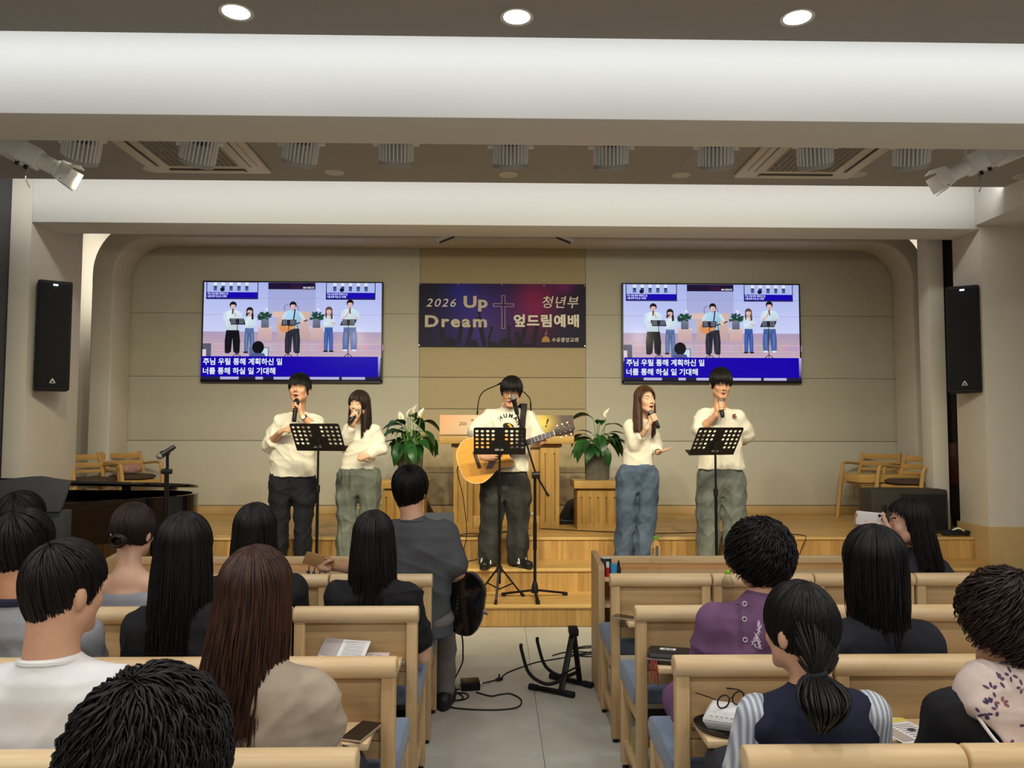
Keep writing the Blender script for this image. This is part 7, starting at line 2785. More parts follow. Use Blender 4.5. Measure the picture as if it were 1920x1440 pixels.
# ------------------------------------------------------------------ the congregation
NAVYC = mat('cloth_navy', S(30, 34, 56), 0.9, bump=0.15, bscale=400)
BLACKC = mat('cloth_black', S(24, 24, 27), 0.9, bump=0.15, bscale=400)
BLACKJ = mat('cloth_black_jacket', S(28, 30, 38), 0.9, bump=0.15, bscale=300)
GREYC = mat('cloth_heather_grey', S(150, 152, 156), 0.9, noise=0.12, nscale=60, bump=0.15, bscale=400)
LGREY = mat('cloth_light_grey', S(146, 148, 154), 0.9, noise=0.06, nscale=60, bump=0.15, bscale=400)
CHARC = mat('cloth_charcoal', S(80, 82, 86), 0.9, noise=0.08, nscale=60, bump=0.15, bscale=400)
BEIGE = mat('knit_beige', S(178, 163, 144), 0.95, noise=0.12, nscale=25, bump=0.2, bscale=350)
PURPLE = mat('cloth_purple', S(112, 78, 112), 0.85, noise=0.05, nscale=5, bump=0.1, bscale=300)
TROUS = mat('trousers_dark', S(44, 44, 50), 0.9, bump=0.1, bscale=300)
TROUSG = mat('trousers_grey', S(112, 108, 104), 0.9, bump=0.1, bscale=300)


def sitter(label, row, c_head, head, sh, cloth, skin, hairfn, sex='m', sleeve=0.55, sr=(0.062, 0.060, 0.056), el=None, wr=None, hands=None, trous=TROUS, wide=0.165, deep=0.115, mouth=0.0, eyes='open', front=True, dy=0.0, collar=None, collar_m=None, neck_dz=0.0, name='person', skirt=None, hem=0.47, hx=None, kn_dy=0.0, h=0.0065, feat=False, top_cut=0.0, wr_amp=0.011, neck_r=None, coll_r=0.062):
    Yr = ROWY[row]
    H = head
    X = (sh[0][0] + sh[1][0]) / 2 if hx is None else hx
    base = (X, Yr + 0.22, 0.0)
    root = thing(name, label, 'person', base, 0)
    nk = H.P(0, -0.035, -0.135) * 0.6 + np.array([X, (sh[0][1] + sh[1][1]) / 2, (sh[0][2] + sh[1][2]) / 2 + 0.080]) * 0.4
    hip = np.array([X, Yr + 0.205, 0.585])
    F = Field(0.02)
    nr = neck_r or (0.055 if sex == 'm' else 0.046)
    H.build(F, nk, nr, female=sex == 'f', mouth_open=mouth)
    ch = nk + (hip - nk) * 0.38
    F.cap(nk + [0, 0, -0.06], ch, 0.06, 0.085, 0.04)
    F.cap(ch, hip, 0.085, 0.09, 0.04)
    EL, WR = [], []
    for i, s in enumerate((-1, 1)):
        e = el[i] if el is not None and el[i] is not None else sh[i] + np.array([s * 0.045, 0.07, -0.27])
        w_ = wr[i] if wr is not None and wr[i] is not None else np.array([X + s * 0.07, Yr + 0.40, 0.635])
        EL.append(e)
        WR.append(w_)
        k_ = 1.0 if sex == 'm' else 0.86
        F.cap(nk + [0, 0, -0.05], sh[i], 0.046, 0.046 * k_, 0.035)
        F.chain([sh[i], e], [0.046 * k_, 0.038 * k_], 0.02)
        F.chain([e, e + (w_ - e) * 0.35, w_], [0.038 * k_, 0.037 * k_, 0.025 * k_], 0.02)
        if hands is None:
            fist(F, w_, (-s * 0.55, 0.7, -0.2), (0, 0, 1), 0.9 * k_, thumb=-s)
        kn = np.array([X + s * 0.105, Yr + 0.55 + kn_dy, 0.535])
        an = np.array([X + s * 0.115, Yr + 0.50 + kn_dy, 0.06])
        F.chain([hip + np.array([s * 0.09, 0, -0.02]), kn, an + [0, 0, 0.1], an], [0.06, 0.045, 0.034, 0.032], 0.03)
    if hands:
        hands(F, WR)
    V, Q = F.mesh(h)
    V = relax(V, Q, 1, 0.4)
    body = quads('body', V, Q, skin, root, base)
    if feat:
        H.features(body, base, mouth, eyes)
    # top
    hd = nrm(H.P(0, -0.02, -0.06) - nk)
    rn = nr * 1.08 + 0.003
    ring_h = -0.034 + math.sqrt(max(1e-5, (coll_r + 0.003) ** 2 - rn ** 2)) - 0.002
    F = Field(0.03)
    zs_ = nk[2]
    cy = Yr + 0.19 + dy
    syy = (sh[0][1] + sh[1][1]) / 2
    secs = [(hem, X, Yr + 0.205, wide * 0.98, 0.125), (0.64, X, Yr + 0.20, wide * 0.90, 0.118), (0.80, X, cy, wide * 0.95, deep), (zs_ - 0.17 - top_cut, X, cy, wide, deep), (zs_ - 0.09 - top_cut, X, (cy + syy) / 2, wide * 0.86, deep * 0.86), (zs_ - 0.065 - top_cut, X, syy, wide * 0.6, deep * 0.7)]
    F.loft(secs, 0.03)
    for i in (0, 1):
        if not top_cut:
            F.cap(nk + [0, 0, -0.065], sh[i], 0.064, sr[0], 0.05)
        pts, rs = [sh[i] - [0, 0, 0.004 + top_cut]], [sr[0]]
        if sleeve > 0:
            if sleeve <= 1:
                pts += [sh[i] + (EL[i] - sh[i]) * sleeve]
                rs += [sr[1]]
            else:
                pts += [EL[i], EL[i] + (WR[i] - EL[i]) * (sleeve - 1)]
                rs += [sr[1], sr[2]]
            F.chain(pts, rs, 0.03)
    if not top_cut:
        F.cap(nk - hd * 0.10, nk - hd * 0.034, coll_r + 0.010, coll_r + 0.003, 0.02)
    V, Q = F.mesh(0.0075)
    V = relax(V, Q, 2)
    N = vnormals(V, Q)
    V = wrinkle(V, N, wr_amp, len(label) * 5 + row, 18.0, (0.9, 0.9, 0.8), nk - [0, 0, 0.02])
    top = quads('top', V, Q, cloth, root, base)
    if collar is not None:
        f1 = np.cross(hd, np.array([1.0, 0, 0]))
        MB().tube([nk + hd * ring_h + (rn + 0.003) * (np.array([1.0, 0, 0]) * cos(q) + nrm(f1) * sin(q)) - np.array(base) for q in [2 * pi * k / 28 for k in range(29)]], collar, 6, cap=False).build('collar', collar_m or cloth, root, smooth=True)
    # trousers or skirt
    F = Field(0.03)
    F.ell(hip + [0, 0, -0.03], (wide * 1.0, 0.13, 0.085))
    for s in (-1, 1):
        kn = np.array([X + s * 0.105, Yr + 0.55 + kn_dy, 0.535])
        an = np.array([X + s * 0.115, Yr + 0.50 + kn_dy, 0.10])
        F.new_group()
        F.chain([hip + np.array([s * 0.085, 0, -0.025]), kn], [0.085, 0.072], 0.03)
        F.chain([kn, kn + (an - kn) * 0.5, an], [0.072, 0.065, 0.062], 0.03)
    if skirt:
        for (a, b, ra, rb) in skirt:
            F.cap(np.array(a), np.array(b), ra, rb, 0.06)
    V, Q = F.mesh(0.010, 0.03)
    V = relax(V, Q, 2)
    N = vnormals(V, Q)
    V = wrinkle(V, N, 0.007, len(label), 12.0)
    V[:, 2] = np.maximum(V[:, 2], 0.012)
    quads('trousers' if not skirt else 'skirt', V, Q, trous, root, base)
    fts = []
    for s in (-1, 1):
        an = np.array([X + s * 0.115, Yr + 0.50 + kn_dy, 0.0])
        fts.append((an, an + [s * 0.02, 0.2, 0]))
    shoes(root, base, fts, SHOEB if len(label) % 2 else SHOEW)
    hairfn(H, root, base)
    return root, base, body, top


def pt(u, v, row, dy=0.16):
    return at(u, v, ROWY[row] + dy)


def shp(a, b, row, dy=0.17):
    return [pt(a[0], a[1], row, dy), pt(b[0], b[1], row, dy)]


def long_hair(m, seed, length, spread=0.06, n=620, kind='long', **kw):
    kw.setdefault('lo_az', 0.9)
    kw.setdefault('crown', 0.10)

    def f(H, root, base):
        hair(H, kind, m, root, base, length=length, n=n, seed=seed, spread=spread, r0_=0.0036, r1_=0.0012, hang_steps=16, **kw)
    return f


def short_hair(m, seed, rad=(0.088, 0.106, 0.104), **kw):
    kw.setdefault('crown', 0.45)
    kw.setdefault('jitter', 0.05)
    kw.setdefault('taper', 0.14)
    kw.setdefault('t0max', 0.6)
    kw.setdefault('ragged', 0.014)

    def f(H, root, base):
        hair(H, 'short', m, root, base, rad=rad, n=1300, seed=seed, r0_=0.0032, r1_=0.0010, **kw)
    return f


def curly_hair(m, seed, rad, curl=0.010, cfreq=95, n=1500, **kw):
    kw.setdefault('crown', 0.3)

    def f(H, root, base):
        hair(H, 'short', m, root, base, rad=rad, n=n, seed=seed, r0_=0.0032, r1_=0.0016, curl=curl, cfreq=cfreq, jitter=0.10, strand_thick=0.98, shell_thick=0.88, t0max=0.8, ragged=0.03, **kw)
    return f


# --- nearest row
H = Head(pt(275, 1452, 0, 0.12), yaw=radians(12), face=1, size=1.04)
rt, bs, bd, tp = sitter('person with thick curly black hair and pinkish glasses in the nearest row', 0, None, H, shp((120, 1700), (440, 1700), 0, 0.16), CHARC, SKINT, curly_hair(HBLACK, 31, (0.102, 0.118, 0.122), curl=0.009, n=2200), 'm', wide=0.17)
PINKF = mat('glasses_plum', S(110, 50, 66), 0.3)
for s in (-1, 1):
    g_ = MB().tube([H.P(s * 0.082, -0.02, 0.0) - np.array(bs), H.P(s * 0.084, 0.05, 0.008) - np.array(bs), H.P(s * 0.074, 0.10, 0.008) - np.array(bs)], 0.0034, 6).build('glasses_temple', PINKF, rt, smooth=True)
    MB().tube([H.P(s * 0.036 + 0.030 * cos(a), 0.116, 0.0 + 0.022 * sin(a)) - np.array(bs) for a in [2 * pi * k / 18 for k in range(19)]], 0.003, 6, cap=False).build('glasses_rim', PINKF, rt, smooth=True)

# --- second nearest row
H = Head(pt(118, 1108, 1, 0.20), yaw=radians(24), pitch=radians(-3), face=1, size=0.98)
sitter('man with short black hair in a white T-shirt, head turned towards the stage centre', 1, None, H, shp((14, 1302), (206, 1300), 1, 0.18), WHITET, SKIN, short_hair(HSOFT, 33, (0.081, 0.104, 0.103)), 'm', sleeve=0.6, sr=(0.070, 0.074, 0.07), wide=0.185, collar=0.007, neck_r=0.058, coll_r=0.066)

H = Head(pt(478, 1118, 1, 0.19), yaw=radians(6), face=1, size=0.98)
sitter('woman with long reddish brown hair in a beige short-sleeved top', 1, None, H, shp((412, 1306), (592, 1304), 1, 0.17), BEIGE, SKINP, long_hair(HBROWN, 35, 0.335, 0.10, n=900, back_out=0.02, lenjit=0.35, sway=(-0.02, 0)), 'f', sleeve=0.30, sr=(0.058, 0.056, 0.05), wide=0.168)

HP = Head(pt(1503, 1182, 1, 0.19), yaw=radians(-26), face=1, size=0.95)


def pony(H, root, base):
    hair(H, 'long', HBLACK, root, base, rad=(0.082, 0.104, 0.104), n=700, seed=37, crown=0.15, length=0.0, r0_=0.0030, r1_=0.001, jitter=0.02)
    # low ponytail: a tie and a full tapering tail
    t0 = np.array([at(1528, 1262, ROWY[1] + 0.075)[0], ROWY[1] + 0.065, at(1528, 1262, ROWY[1] + 0.075)[2]])
    end = at(1540, 1366, ROWY[1] + 0.0)
    paths = []
    r = np.random.RandomState(5)
    for i in range(260):
        a = r.uniform(0, 2 * pi)
        q = math.sqrt(r.uniform(0, 1))
        s = np.linspace(0, 1, 14)
        w_ = 0.018 + 0.047 * np.sin(pi * np.minimum(1, s * 1.05) ** 0.8) * (1 - 0.25 * s)
        p = t0[None] + (end - t0)[None] * s[:, None]
        p[:, 0] += q * cos(a) * w_
        p[:, 1] += q * sin(a) * w_ * 0.8 - 0.03 * np.sin(pi * s)
        p[:, 2] -= 0.01 * r.uniform(-1, 1) * s
        paths.append(p)
    V, Q = strands_mesh(paths, 0.0055, 0.0018, 3)
    quads('ponytail', V, Q, HBLACK, root, base)
    MB().tube([t0 + 0.021 * np.array([cos(a), 0.6 * sin(a), 0.2 * cos(a)]) - np.array(base) for a in [2 * pi * k / 18 for k in range(19)]], 0.006, 6, cap=False).build('hair_tie', BLACKC, root, smooth=True)
    # locks drawn back from the nape to the tie
    paths = []
    for i in range(160):
        a = r.uniform(-1.0, 1.0)
        st0 = H.P(0.078 * sin(a * 1.4), -0.085 * cos(a), r.uniform(-0.06, 0.06))
        mid = (st0 + t0) / 2 + np.array([0, -0.012, -0.01])
        paths.append(np.array(smooth_path([st0, mid, t0 + np.array([r.uniform(-0.012, 0.012), 0, 0])], 6)))
    V, Q = strands_mesh(paths, 0.0045, 0.003, 8)
    quads('drawn_back_locks', V, Q, HBLACK, root, base)


shs = shp((1430, 1342), (1618, 1334), 1, 0.17)
rt, bs, bd, tp = sitter('woman with a low black ponytail, navy vest and pale striped sleeves', 1, None, HP, shs, NAVYC, SKIN, pony, 'f', sleeve=0.0, sr=(0.052, 0.05, 0.05), wide=0.168)
STRIPE = mat('striped_sleeve', S(206, 210, 218), 0.85)
nt = STRIPE.node_tree
wv = nt.nodes.new('ShaderNodeTexWave')
wv.bands_direction = 'X'
wv.inputs['Scale'].default_value = 24.0
wv.inputs['Distortion'].default_value = 0.4
tc0 = nt.nodes.new('ShaderNodeTexCoord')
nt.links.new(tc0.outputs['Object'], wv.inputs['Vector'])
mx = nt.nodes.new('ShaderNodeMix')
mx.data_type = 'RGBA'
mx.inputs[6].default_value = S(214, 218, 226)
mx.inputs[7].default_value = S(140, 146, 160)
nt.links.new(wv.outputs['Fac'], mx.inputs[0])
nt.links.new(mx.outputs[2], nt.nodes['Principled BSDF'].inputs['Base Color'])
bpn = nt.nodes.new('ShaderNodeBump')
bpn.inputs['Strength'].default_value = 0.4
bpn.inputs['Distance'].default_value = 0.006
nt.links.new(wv.outputs['Fac'], bpn.inputs['Height'])
nt.links.new(bpn.outputs[0], nt.nodes['Principled BSDF'].inputs['Normal'])
for i, s in enumerate((-1, 1)):
    F = Field(0.03)
    e = shs[i] + np.array([s * 0.045, 0.07, -0.27])
    F.chain([shs[i] + [s * 0.014, 0.0, -0.004], e, e + (np.array([(shs[0][0] + shs[1][0]) / 2 + s * 0.07, ROWY[1] + 0.40, 0.635]) - e) * 0.7], [0.056, 0.058, 0.05], 0.02)
    V, Q = F.mesh(0.007)
    V = relax(V, Q, 2)
    N = vnormals(V, Q)
    quads('sleeve', wrinkle(V, N, 0.004, 4 + i), Q, STRIPE, rt, bs)
MB().tube([HP.P(-0.080, -0.01, 0.004) - np.array(bs), HP.P(-0.082, 0.05, 0.008) - np.array(bs), HP.P(-0.070, 0.098, 0.006) - np.array(bs)], 0.003, 6).build('glasses_temple', FRM, rt, smooth=True)
MB().tube([HP.P(-0.036 + 0.027 * cos(a), 0.112, -0.002 + 0.021 * sin(a)) - np.array(bs) for a in [2 * pi * k / 18 for k in range(19)]], 0.0026, 6, cap=False).build('glasses_rim', FRM, rt, smooth=True)

H = Head(pt(1893, 1176, 1, 0.19), yaw=radians(-18), face=1, size=0.98)
shs = shp((1778, 1338), (1990, 1336), 1, 0.17)
rt, bs, bd, tp = sitter('woman with wavy dark hair, hair clip and flowered pink scarf over black', 1, None, H, shs, BLACKC, SKIN, curly_hair(HDBROWN, 41, (0.100, 0.116, 0.120), curl=0.012, cfreq=64, n=1900), 'f', sleeve=1.8, sr=(0.060, 0.060, 0.05), wide=0.18)
SCF = mat('scarf_pink', S(214, 194, 184), 0.85, noise=0.08, nscale=60, bump=0.15, bscale=250)
nk = (shs[0] + shs[1]) / 2
F = Field(0.03)
F.cap(nk + [-0.055, -0.02, 0.085], nk + [0.055, -0.02, 0.085], 0.055, 0.055, 0.03)
F.cap(nk + [-0.07, -0.02, 0.05], nk + [0.07, -0.02, 0.05], 0.075, 0.075, 0.03)
# the hanging point of the folded scarf lies on the back
for k in range(9):
    s = k / 8
    x = -0.105 + 0.30 * s
    F.cap(nk + [x, -0.075, 0.035 - 0.005 * k], nk + [max(x, -0.06 + 0.03 * k), -0.118, -0.055 - 0.022 * k], 0.020, 0.010, 0.03)
V, Q = F.mesh(0.007)
V = relax(V, Q, 2)
N = vnormals(V, Q)
scarf = quads('scarf', wrinkle(V, N, 0.010, 12, 14), Q, SCF, rt, bs)
edge = [nk + np.array([max(-0.105 + 0.30 * k / 8, -0.06 + 0.03 * k) - 0.004, -0.128, -0.060 - 0.022 * k + 0.004 * (k % 2)]) - np.array(bs) for k in range(9)]
MB().tube(smooth_path([nk + np.array([-0.125, -0.06, 0.04]) - np.array(bs), nk + np.array([-0.10, -0.11, -0.02]) - np.array(bs)] + edge, 5), 0.004, 5).build('lace_edge', mat('lace_white', S(232, 226, 218), 0.8), rt, smooth=True)
tree = BVHTree.FromPolygons([v.co.copy() for v in scarf.data.vertices], [tuple(p.vertices) for p in scarf.data.polygons])
P = Print()
r_ = random.Random(8)
for k in range(64):
    x, z = nk[0] - bs[0] + r_.uniform(-0.13, 0.16), nk[2] + r_.uniform(-0.2, 0.12)
    colr = r_.choice([S(86, 66, 96), S(64, 54, 88), S(140, 84, 96)])
    for q in range(4):
        a = r_.uniform(0, 6.28)
        pts = []
        for t_ in range(7):
            an = 2 * pi * t_ / 7
            px_, pz_ = x + 0.010 * cos(a) + 0.006 * cos(an) * cos(a) - 0.003 * sin(an) * sin(a), z + 0.010 * sin(a) + 0.006 * cos(an) * sin(a) + 0.003 * sin(an) * cos(a)
            hit = tree.ray_cast(Vector((px_, -0.6, pz_)), Vector((0, 1, 0)))
            if hit[0] is None:
                break
            pts.append(tuple(hit[0] - Vector((0, 0.0018, 0))))
        if len(pts) == 7:
            k0 = len(P.v)
            P.v += pts
            P.c += [colr] * 7
            P.f.append(tuple(range(k0, k0 + 7)))
P.build('flower_print', Matrix.Identity(4), scarf, rough=0.85)
cl = MB()
c0 = H.P(-0.01, -0.095, 0.098) - np.array(bs)
cl.tube([c0 + np.array([-0.05, -0.012, -0.004]), c0 + np.array([0.0, -0.026, 0.006]), c0 + np.array([0.055, -0.02, 0.01])], [0.004, 0.009, 0.008], 8, flat=0.6)
cl.build('hair_clip', mat('clip_blue', S(36, 44, 76), 0.25), rt, smooth=True)

# --- third nearest row
H = Head(pt(42, 1026, 2, 0.19), yaw=radians(5), face=1, size=1.0)
sitter('man with short dark hair in a heather grey top with navy collar', 2, None, H, shp((-60, 1200), (150, 1200), 2, 0.17), GREYC, SKINT, short_hair(HSOFT, 43, (0.085, 0.106, 0.103)), 'm', sleeve=0.62, sr=(0.068, 0.072, 0.07), wide=0.185, collar=0.014, collar_m=NAVYC, coll_r=0.068)
H = Head(pt(345, 1030, 2, 0.19), face=1, size=0.98)
sitter('woman with very long straight black hair in a black top on the piano side', 2, None, H, shp((262, 1172), (420, 1172), 2, 0.17), BLACKC, SKINP, long_hair(HBLACK, 45, 0.385, 0.12, n=800, back_out=0.02, lenjit=0.2), 'f', sleeve=1.5, sr=(0.056, 0.054, 0.05), wide=0.165)
H = Head(pt(1426, 1048, 2, 0.19), yaw=radians(-6), face=1, size=0.97)
XP = pt(1418, 1150, 2)[0]
Yq = ROWY[2]
rt, bs, bd, tp = sitter('woman with short curly black hair in a purple blouse buttoned down the back', 2, None, H, shp((1336, 1166), (1496, 1166), 2, 0.17), PURPLE, SKIN, curly_hair(HBLACK, 47, (0.108, 0.118, 0.118), curl=0.010, n=1700), 'f', sleeve=1.6, sr=(0.062, 0.064, 0.056), wide=0.175, trous=PURPLE, coll_r=0.072,
                        skirt=[((XP - 0.09, Yq + 0.2, 0.52), (XP - 0.16, Yq + 0.50, 0.50), 0.10, 0.09), ((XP - 0.17, Yq + 0.36, 0.46), (XP - 0.20, Yq + 0.40, 0.12), 0.08, 0.13), ((XP + 0.1, Yq + 0.45, 0.48), (XP + 0.12, Yq + 0.42, 0.12), 0.08, 0.12), ((XP - 0.1, Yq + 0.44, 0.4), (XP + 0.1, Yq + 0.44, 0.12), 0.1, 0.12)])
tree = BVHTree.FromPolygons([v.co.copy() for v in tp.data.vertices], [tuple(p.vertices) for p in tp.data.polygons])


def on_back(u, v, row, lift):
    c = at(u, v, ROWY[row] + 0.06)
    o = Vector((c[0] - bs[0], -0.6, c[2] - bs[2]))
    hit = tree.ray_cast(o, Vector((0, 1, 0)))
    return np.array(hit[0]) - np.array([0, lift, 0]) if hit[0] is not None else np.array([o[0], -0.13, o[2]])


pk = MB()
col_pts = [on_back(1402, v, 2, 0.002) for v in range(1136, 1218, 6)]
for dx in (-0.014, 0.014):
    pk.tube([p + np.array([dx, 0, 0]) for p in col_pts], 0.0018, 5)
pk.build('placket_seam', PURPLE, rt, smooth=True)
for v in (1136, 1166, 1204):
    MB().tube([on_back(1402, v, 2, 0.003) + np.array([0.007 * cos(a), 0, 0.007 * sin(a)]) for a in [2 * pi * k / 14 for k in range(15)]], 0.0024, 6, cap=False).build('button', mat('button_grey', S(190, 180, 196), 0.3), rt, smooth=True)
em = MB()
r_ = random.Random(5)
for (u0_, v0_, v1_, n_) in ((1424, 1170, 1218, 26), (1418, 1198, 1218, 8)):
    for k in range(n_):
        s = k / n_
        p = on_back(u0_ + 3 * sin(s * 9), v0_ + (v1_ - v0_) * s, 2, 0.002)
        d = np.array([r_.uniform(-0.007, 0.007), 0, r_.uniform(0.004, 0.010)])
        em.tube([p - d, p + d], 0.0014, 4)
em.build('embroidery', mat('embroidery_white', S(226, 214, 232), 0.7), rt)

H = Head(pt(1641, 1058, 2, 0.19), yaw=radians(4), face=1, size=1.0)
sitter('woman with long straight black hair in a dark jacket, before the phone', 2, None, H, shp((1556, 1206), (1728, 1204), 2, 0.17), BLACKJ, SKIN, long_hair(HBLACK, 49, 0.27, 0.02, n=900, rad=(0.098, 0.112, 0.108), back_out=0.01, lenjit=0.3, hang_in=0.12), 'f', sleeve=1.7, sr=(0.062, 0.060, 0.055), wide=0.175)

# --- second farthest row
H = Head(pt(38, 978, 3, 0.19), face=1, size=0.98)
sitter('person with short black hair in a navy top at the far piano end', 3, None, H, shp((-28, 1105), (112, 1105), 3, 0.17), NAVYC, SKIN, short_hair(HSOFT, 51), 'm', wide=0.165)


def bun(H, root, base):
    hair(H, 'long', HDBROWN, root, base, rad=(0.085, 0.106, 0.104), n=700, seed=53, crown=-0.25, length=0.0, r0_=0.0030, r1_=0.001, jitter=0.015)
    c = H.P(-0.012, -0.116, -0.020)
    r = np.random.RandomState(4)
    paths = []
    for i in range(90):
        th0, inc = r.uniform(0, 6.28), r.uniform(-0.7, 0.7)
        s = np.linspace(0, r.uniform(2.5, 5.0), 14)
        rr = 0.027 * r.uniform(0.8, 1.05)
        paths.append(c + np.stack([rr * 1.12 * np.cos(th0 + s), rr * np.sin(inc) * np.sin(s) - 0.010 * np.abs(np.cos(inc)), rr * np.sin(th0 + s) * np.cos(inc)], 1))
    V, Q = strands_mesh(paths, 0.0042, 0.0022, 2)
    o = quads('hair_bun', V, Q, HDBROWN, root, base)
    MB().ell(c + np.array([0, 0.006, 0]) - np.array(base), (0.026, 0.016, 0.024), 16, 10).build('bun_core', HDBROWN, o, smooth=True)
    hp_ = H.P(0.018, -0.128, 0.006) - np.array(base)
    MB().ell(hp_, (0.004, 0.003, 0.004), 8, 6).build('hair_pin', CHROME, root, smooth=True)


H = Head(pt(248, 998, 3, 0.19), yaw=radians(6), face=1, size=0.98)
shs = shp((182, 1106), (312, 1106), 3, 0.17)
rt, bs, bd, tp = sitter('woman with brown hair in a low bun and wide-necked light grey top', 3, None, H, shs, LGREY, SKINP, bun, 'f', sleeve=1.5, sr=(0.05, 0.052, 0.05), wide=0.165, top_cut=0.030, neck_r=0.044)
nk = H.P(0, -0.035, -0.135) * 0.6 + np.array([(shs[0][0] + shs[1][0]) / 2, shs[0][1], shs[0][2] + 0.055]) * 0.4
MB().tube([nk + np.array([0.056 * cos(a), 0.050 * sin(a), 0.006 - 0.010 * (1 if sin(a) > 0 else 0) * sin(a)]) - np.array(bs) for a in [2 * pi * k / 30 for k in range(31)]], 0.0011, 5, cap=False).build('necklace', mat('necklace_gold', S(190, 150, 90), 0.3, metal=0.9), rt, smooth=True)

H = Head(pt(478, 998, 3, 0.19), face=1, size=0.98)
sitter('woman with straight black hair partly hidden behind the reddish brown hair', 3, None, H, shp((412, 1108), (546, 1108), 3, 0.17), BLACKC, SKIN, long_hair(HSOFT, 55, 0.26, 0.10, n=600), 'f', sleeve=1.5, wide=0.16)
H = Head(pt(700, 1012, 3, 0.19), face=1, size=0.98)
sitter('woman with long straight black hair in a black T-shirt beside the bass player', 3, None, H, shp((636, 1118), (770, 1118), 3, 0.17), BLACKC, SKINP, long_hair(HSOFT, 57, 0.28, 0.14, n=700, lenjit=0.2), 'f', sleeve=0.7, sr=(0.058, 0.062, 0.055), wide=0.168, trous=TROUSG)

# --- farthest row: the bass player
H = Head(pt(768, 920, 4, 0.20), yaw=radians(4), pitch=radians(-8), face=1, size=1.0)
sh10 = shp((741, 1000), (836, 1000), 4, 0.20)
el10 = [np.array(pt(700, 1070, 4, 0.32)), np.array(pt(858, 1072, 4, 0.16))]
BG = (at(612, 1056, 4.36), at(842, 1122, 4.10))
wr10 = [np.array(at(628, 1062, 4.40)), np.array(at(822, 1110, 4.33))]


def bhands(F, W):
    nk_ = at(612, 1056, 4.36)
    grip_hand(F, W[0], nk_ + np.array([0.05, -0.01, -0.013]), nk_ - np.array([0.05, -0.01, -0.013]), 0.5, (0.1, -0.6, -0.8), 0.9, hr=0.022)
    open_hand(F, W[1], (-0.6, 0.2, -0.5), (0, 1, 0.2), 0.9, curl=0.5)


rt, bs, bd, tp = sitter('bass player with short black hair in a charcoal T-shirt', 4, None, H, sh10, CHARC, SKIN, short_hair(HBLACK, 59, (0.094, 0.112, 0.106)), 'm', sleeve=0.85, sr=(0.066, 0.070, 0.07), wide=0.180, el=el10, wr=wr10, hands=bhands, trous=TROUSG, collar=0.007)
# bass guitar seen from behind
nd = nrm(BG[0] - BG[1])
gz_ = nrm(np.array([0, 1.0, 0.12]) - nd * (np.array([0, 1.0, 0.12]) @ nd))
gy_ = np.cross(gz_, nd)
t = thing('bass_guitar', 'black bass guitar on the lap of the bass player', 'guitar', (0, 0, 0))
t.matrix_world = Matrix(((nd[0], gy_[0], gz_[0], BG[1][0]), (nd[1], gy_[1], gz_[1], BG[1][1]), (nd[2], gy_[2], gz_[2], BG[1][2]), (0, 0, 0, 1)))
BLB = mat('bass_black', S(14, 13, 15), 0.15, spec=0.6, coat=0.5)
o_ = smooth_path([(-0.20, 0.0), (-0.19, 0.10), (-0.12, 0.165), (-0.03, 0.150), (0.05, 0.125), (0.14, 0.150), (0.22, 0.135), (0.19, 0.085), (0.14, 0.05), (0.14, -0.05), (0.17, -0.09), (0.15, -0.14), (0.08, -0.135), (0.0, -0.125), (-0.08, -0.165), (-0.16, -0.15), (-0.195, -0.08), (-0.20, 0.0)], 5)[:-1]
MB().prism([tuple(p) for p in o_], -0.022, 0.022, axis=2).build('body', BLB, t, bevel=0.006, angle=40)
MB().prism([(0.12, -0.032), (0.72, -0.021), (0.72, 0.021), (0.12, 0.032)], 0.004, 0.026, axis=2).build('neck', mat('maple_neck', S(206, 168, 112), 0.4), t, bevel=0.008)
MB().prism([(0.72, -0.022), (0.76, -0.045), (0.92, -0.04), (0.90, 0.03), (0.76, 0.035), (0.72, 0.022)], 0.004, 0.020, axis=2).build('headstock', mat('headstock_maple', S(176, 136, 86), 0.4), t, bevel=0.003)
for k in range(4):
    p0_ = MB().cyl((0.765 + 0.036 * k, -0.046, 0.012), (0.765 + 0.036 * k, -0.075, 0.012), 0.004, n=8).build('tuning_peg', CHROME, t)
    MB().box((0.753 + 0.036 * k, -0.096, 0.009), (0.777 + 0.036 * k, -0.074, 0.015)).build('button', CHROME, p0_, bevel=0.002)
    MB().cyl((-0.06, -0.03 + 0.02 * k, -0.0225), (-0.06, -0.03 + 0.02 * k, -0.0215), 0.0045, n=10).build('ferrule', CHROME, t)
MB().cyl((-0.20, -0.02, 0), (-0.225, -0.022, 0), 0.008, n=8).build('jack_plug', CHROME, t)

# --- the woman filming with her phone
H = Head(pt(1706, 980, 4, 0.16), yaw=radians(-72), pitch=radians(-3), face=1, size=1.0)
shn, shf = at(1738, 1040, 4.00), at(1712, 1030, 4.28)
pc_ = at(1632, 973, 4.02)
w_n, w_f = at(1668, 1000, 3.99), at(1608, 1004, 4.10)


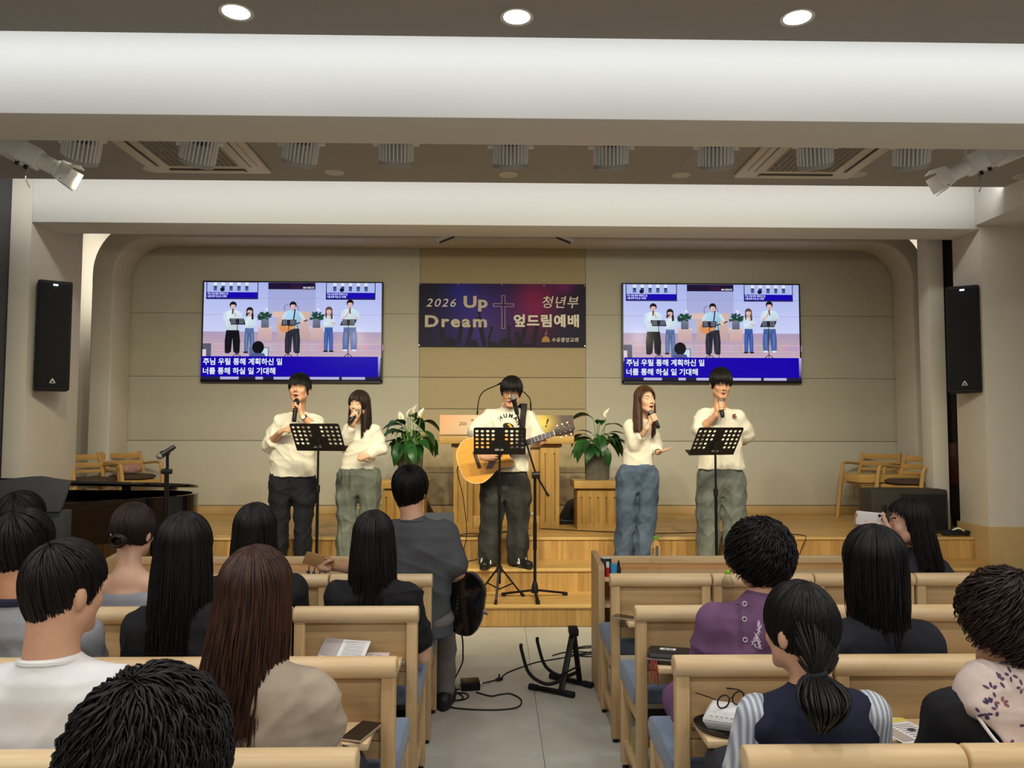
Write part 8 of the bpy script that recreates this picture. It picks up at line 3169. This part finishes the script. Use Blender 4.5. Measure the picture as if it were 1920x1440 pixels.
def phands(F, W):
    p = at(1658, 981, 4.0)
    # near hand: fingers under and behind the phone, thumb up its end
    open_hand(F, w_n, nrm(at(1648, 985, 4.02) - w_n), (0.3, -0.9, 0.3), 0.86, curl=0.45, thumb=-1, bend0=0.25)
    F.chain([at(1667, 992, 3.99), at(1659, 976, 4.0), at(1655, 962, 4.01)], [0.013, 0.011, 0.009], 0.008)
    open_hand(F, w_f, nrm(at(1612, 982, 4.03) - w_f), (-0.9, -0.1, 0.2), 0.86, curl=0.5, thumb=1, bend0=0.3)
    F.chain([at(1606, 1000, 4.08), at(1604, 980, 4.05), at(1606, 962, 4.02)], [0.012, 0.010, 0.008], 0.008)


rt, bs, bd, tp = sitter('woman with long dark hair in a dark navy jacket filming with her phone', 4, None, H, [shf, shn], mat('cloth_slate_navy', S(44, 46, 56), 0.9, bump=0.15, bscale=300), SKINP, long_hair(HSOFT, 61, 0.26, 0.06, n=700, sway=(0.03, -0.02), lo_az=1.3, kind='profile'), 'f', sleeve=1.6, sr=(0.060, 0.058, 0.048), wide=0.135, deep=0.15, el=[at(1640, 1080, 4.34), at(1690, 1085, 3.98)], wr=[w_f, w_n], hands=phands, feat=True, hx=at(1728, 1050, 4.12)[0], dy=0.03)
t = thing('mobile_phone', 'white phone with three lenses held up sideways by the filming woman', 'phone', pc_, 0)
Mp = Matrix.Rotation(radians(-6), 4, 'Z') @ Matrix.Rotation(radians(5), 4, 'Y')
MB().box((-0.074, -0.005, -0.036), (0.074, 0.005, 0.036), Mp).build('case', mat('phone_white', S(226, 220, 216), 0.3), t, bevel=0.0045, seg=3)
MB().box((0.032, -0.0075, -0.006), (0.070, -0.0045, 0.032), Mp).build('camera_plate', mat('phone_plate', S(214, 210, 206), 0.25), t, bevel=0.003)
for (x, z) in ((0.042, 0.022), (0.060, 0.022), (0.058, 0.004)):
    MB().cyl(Mp @ Vector((x, -0.0095, z)), Mp @ Vector((x, -0.007, z)), 0.0078, n=16).build('lens', mat('lens_black', S(16, 14, 20), 0.1), t)
MB().box((-0.072, 0.0051, -0.034), (0.072, 0.0056, 0.034), Mp).build('screen', mat('phone_glass', S(28, 24, 22), 0.08), t)
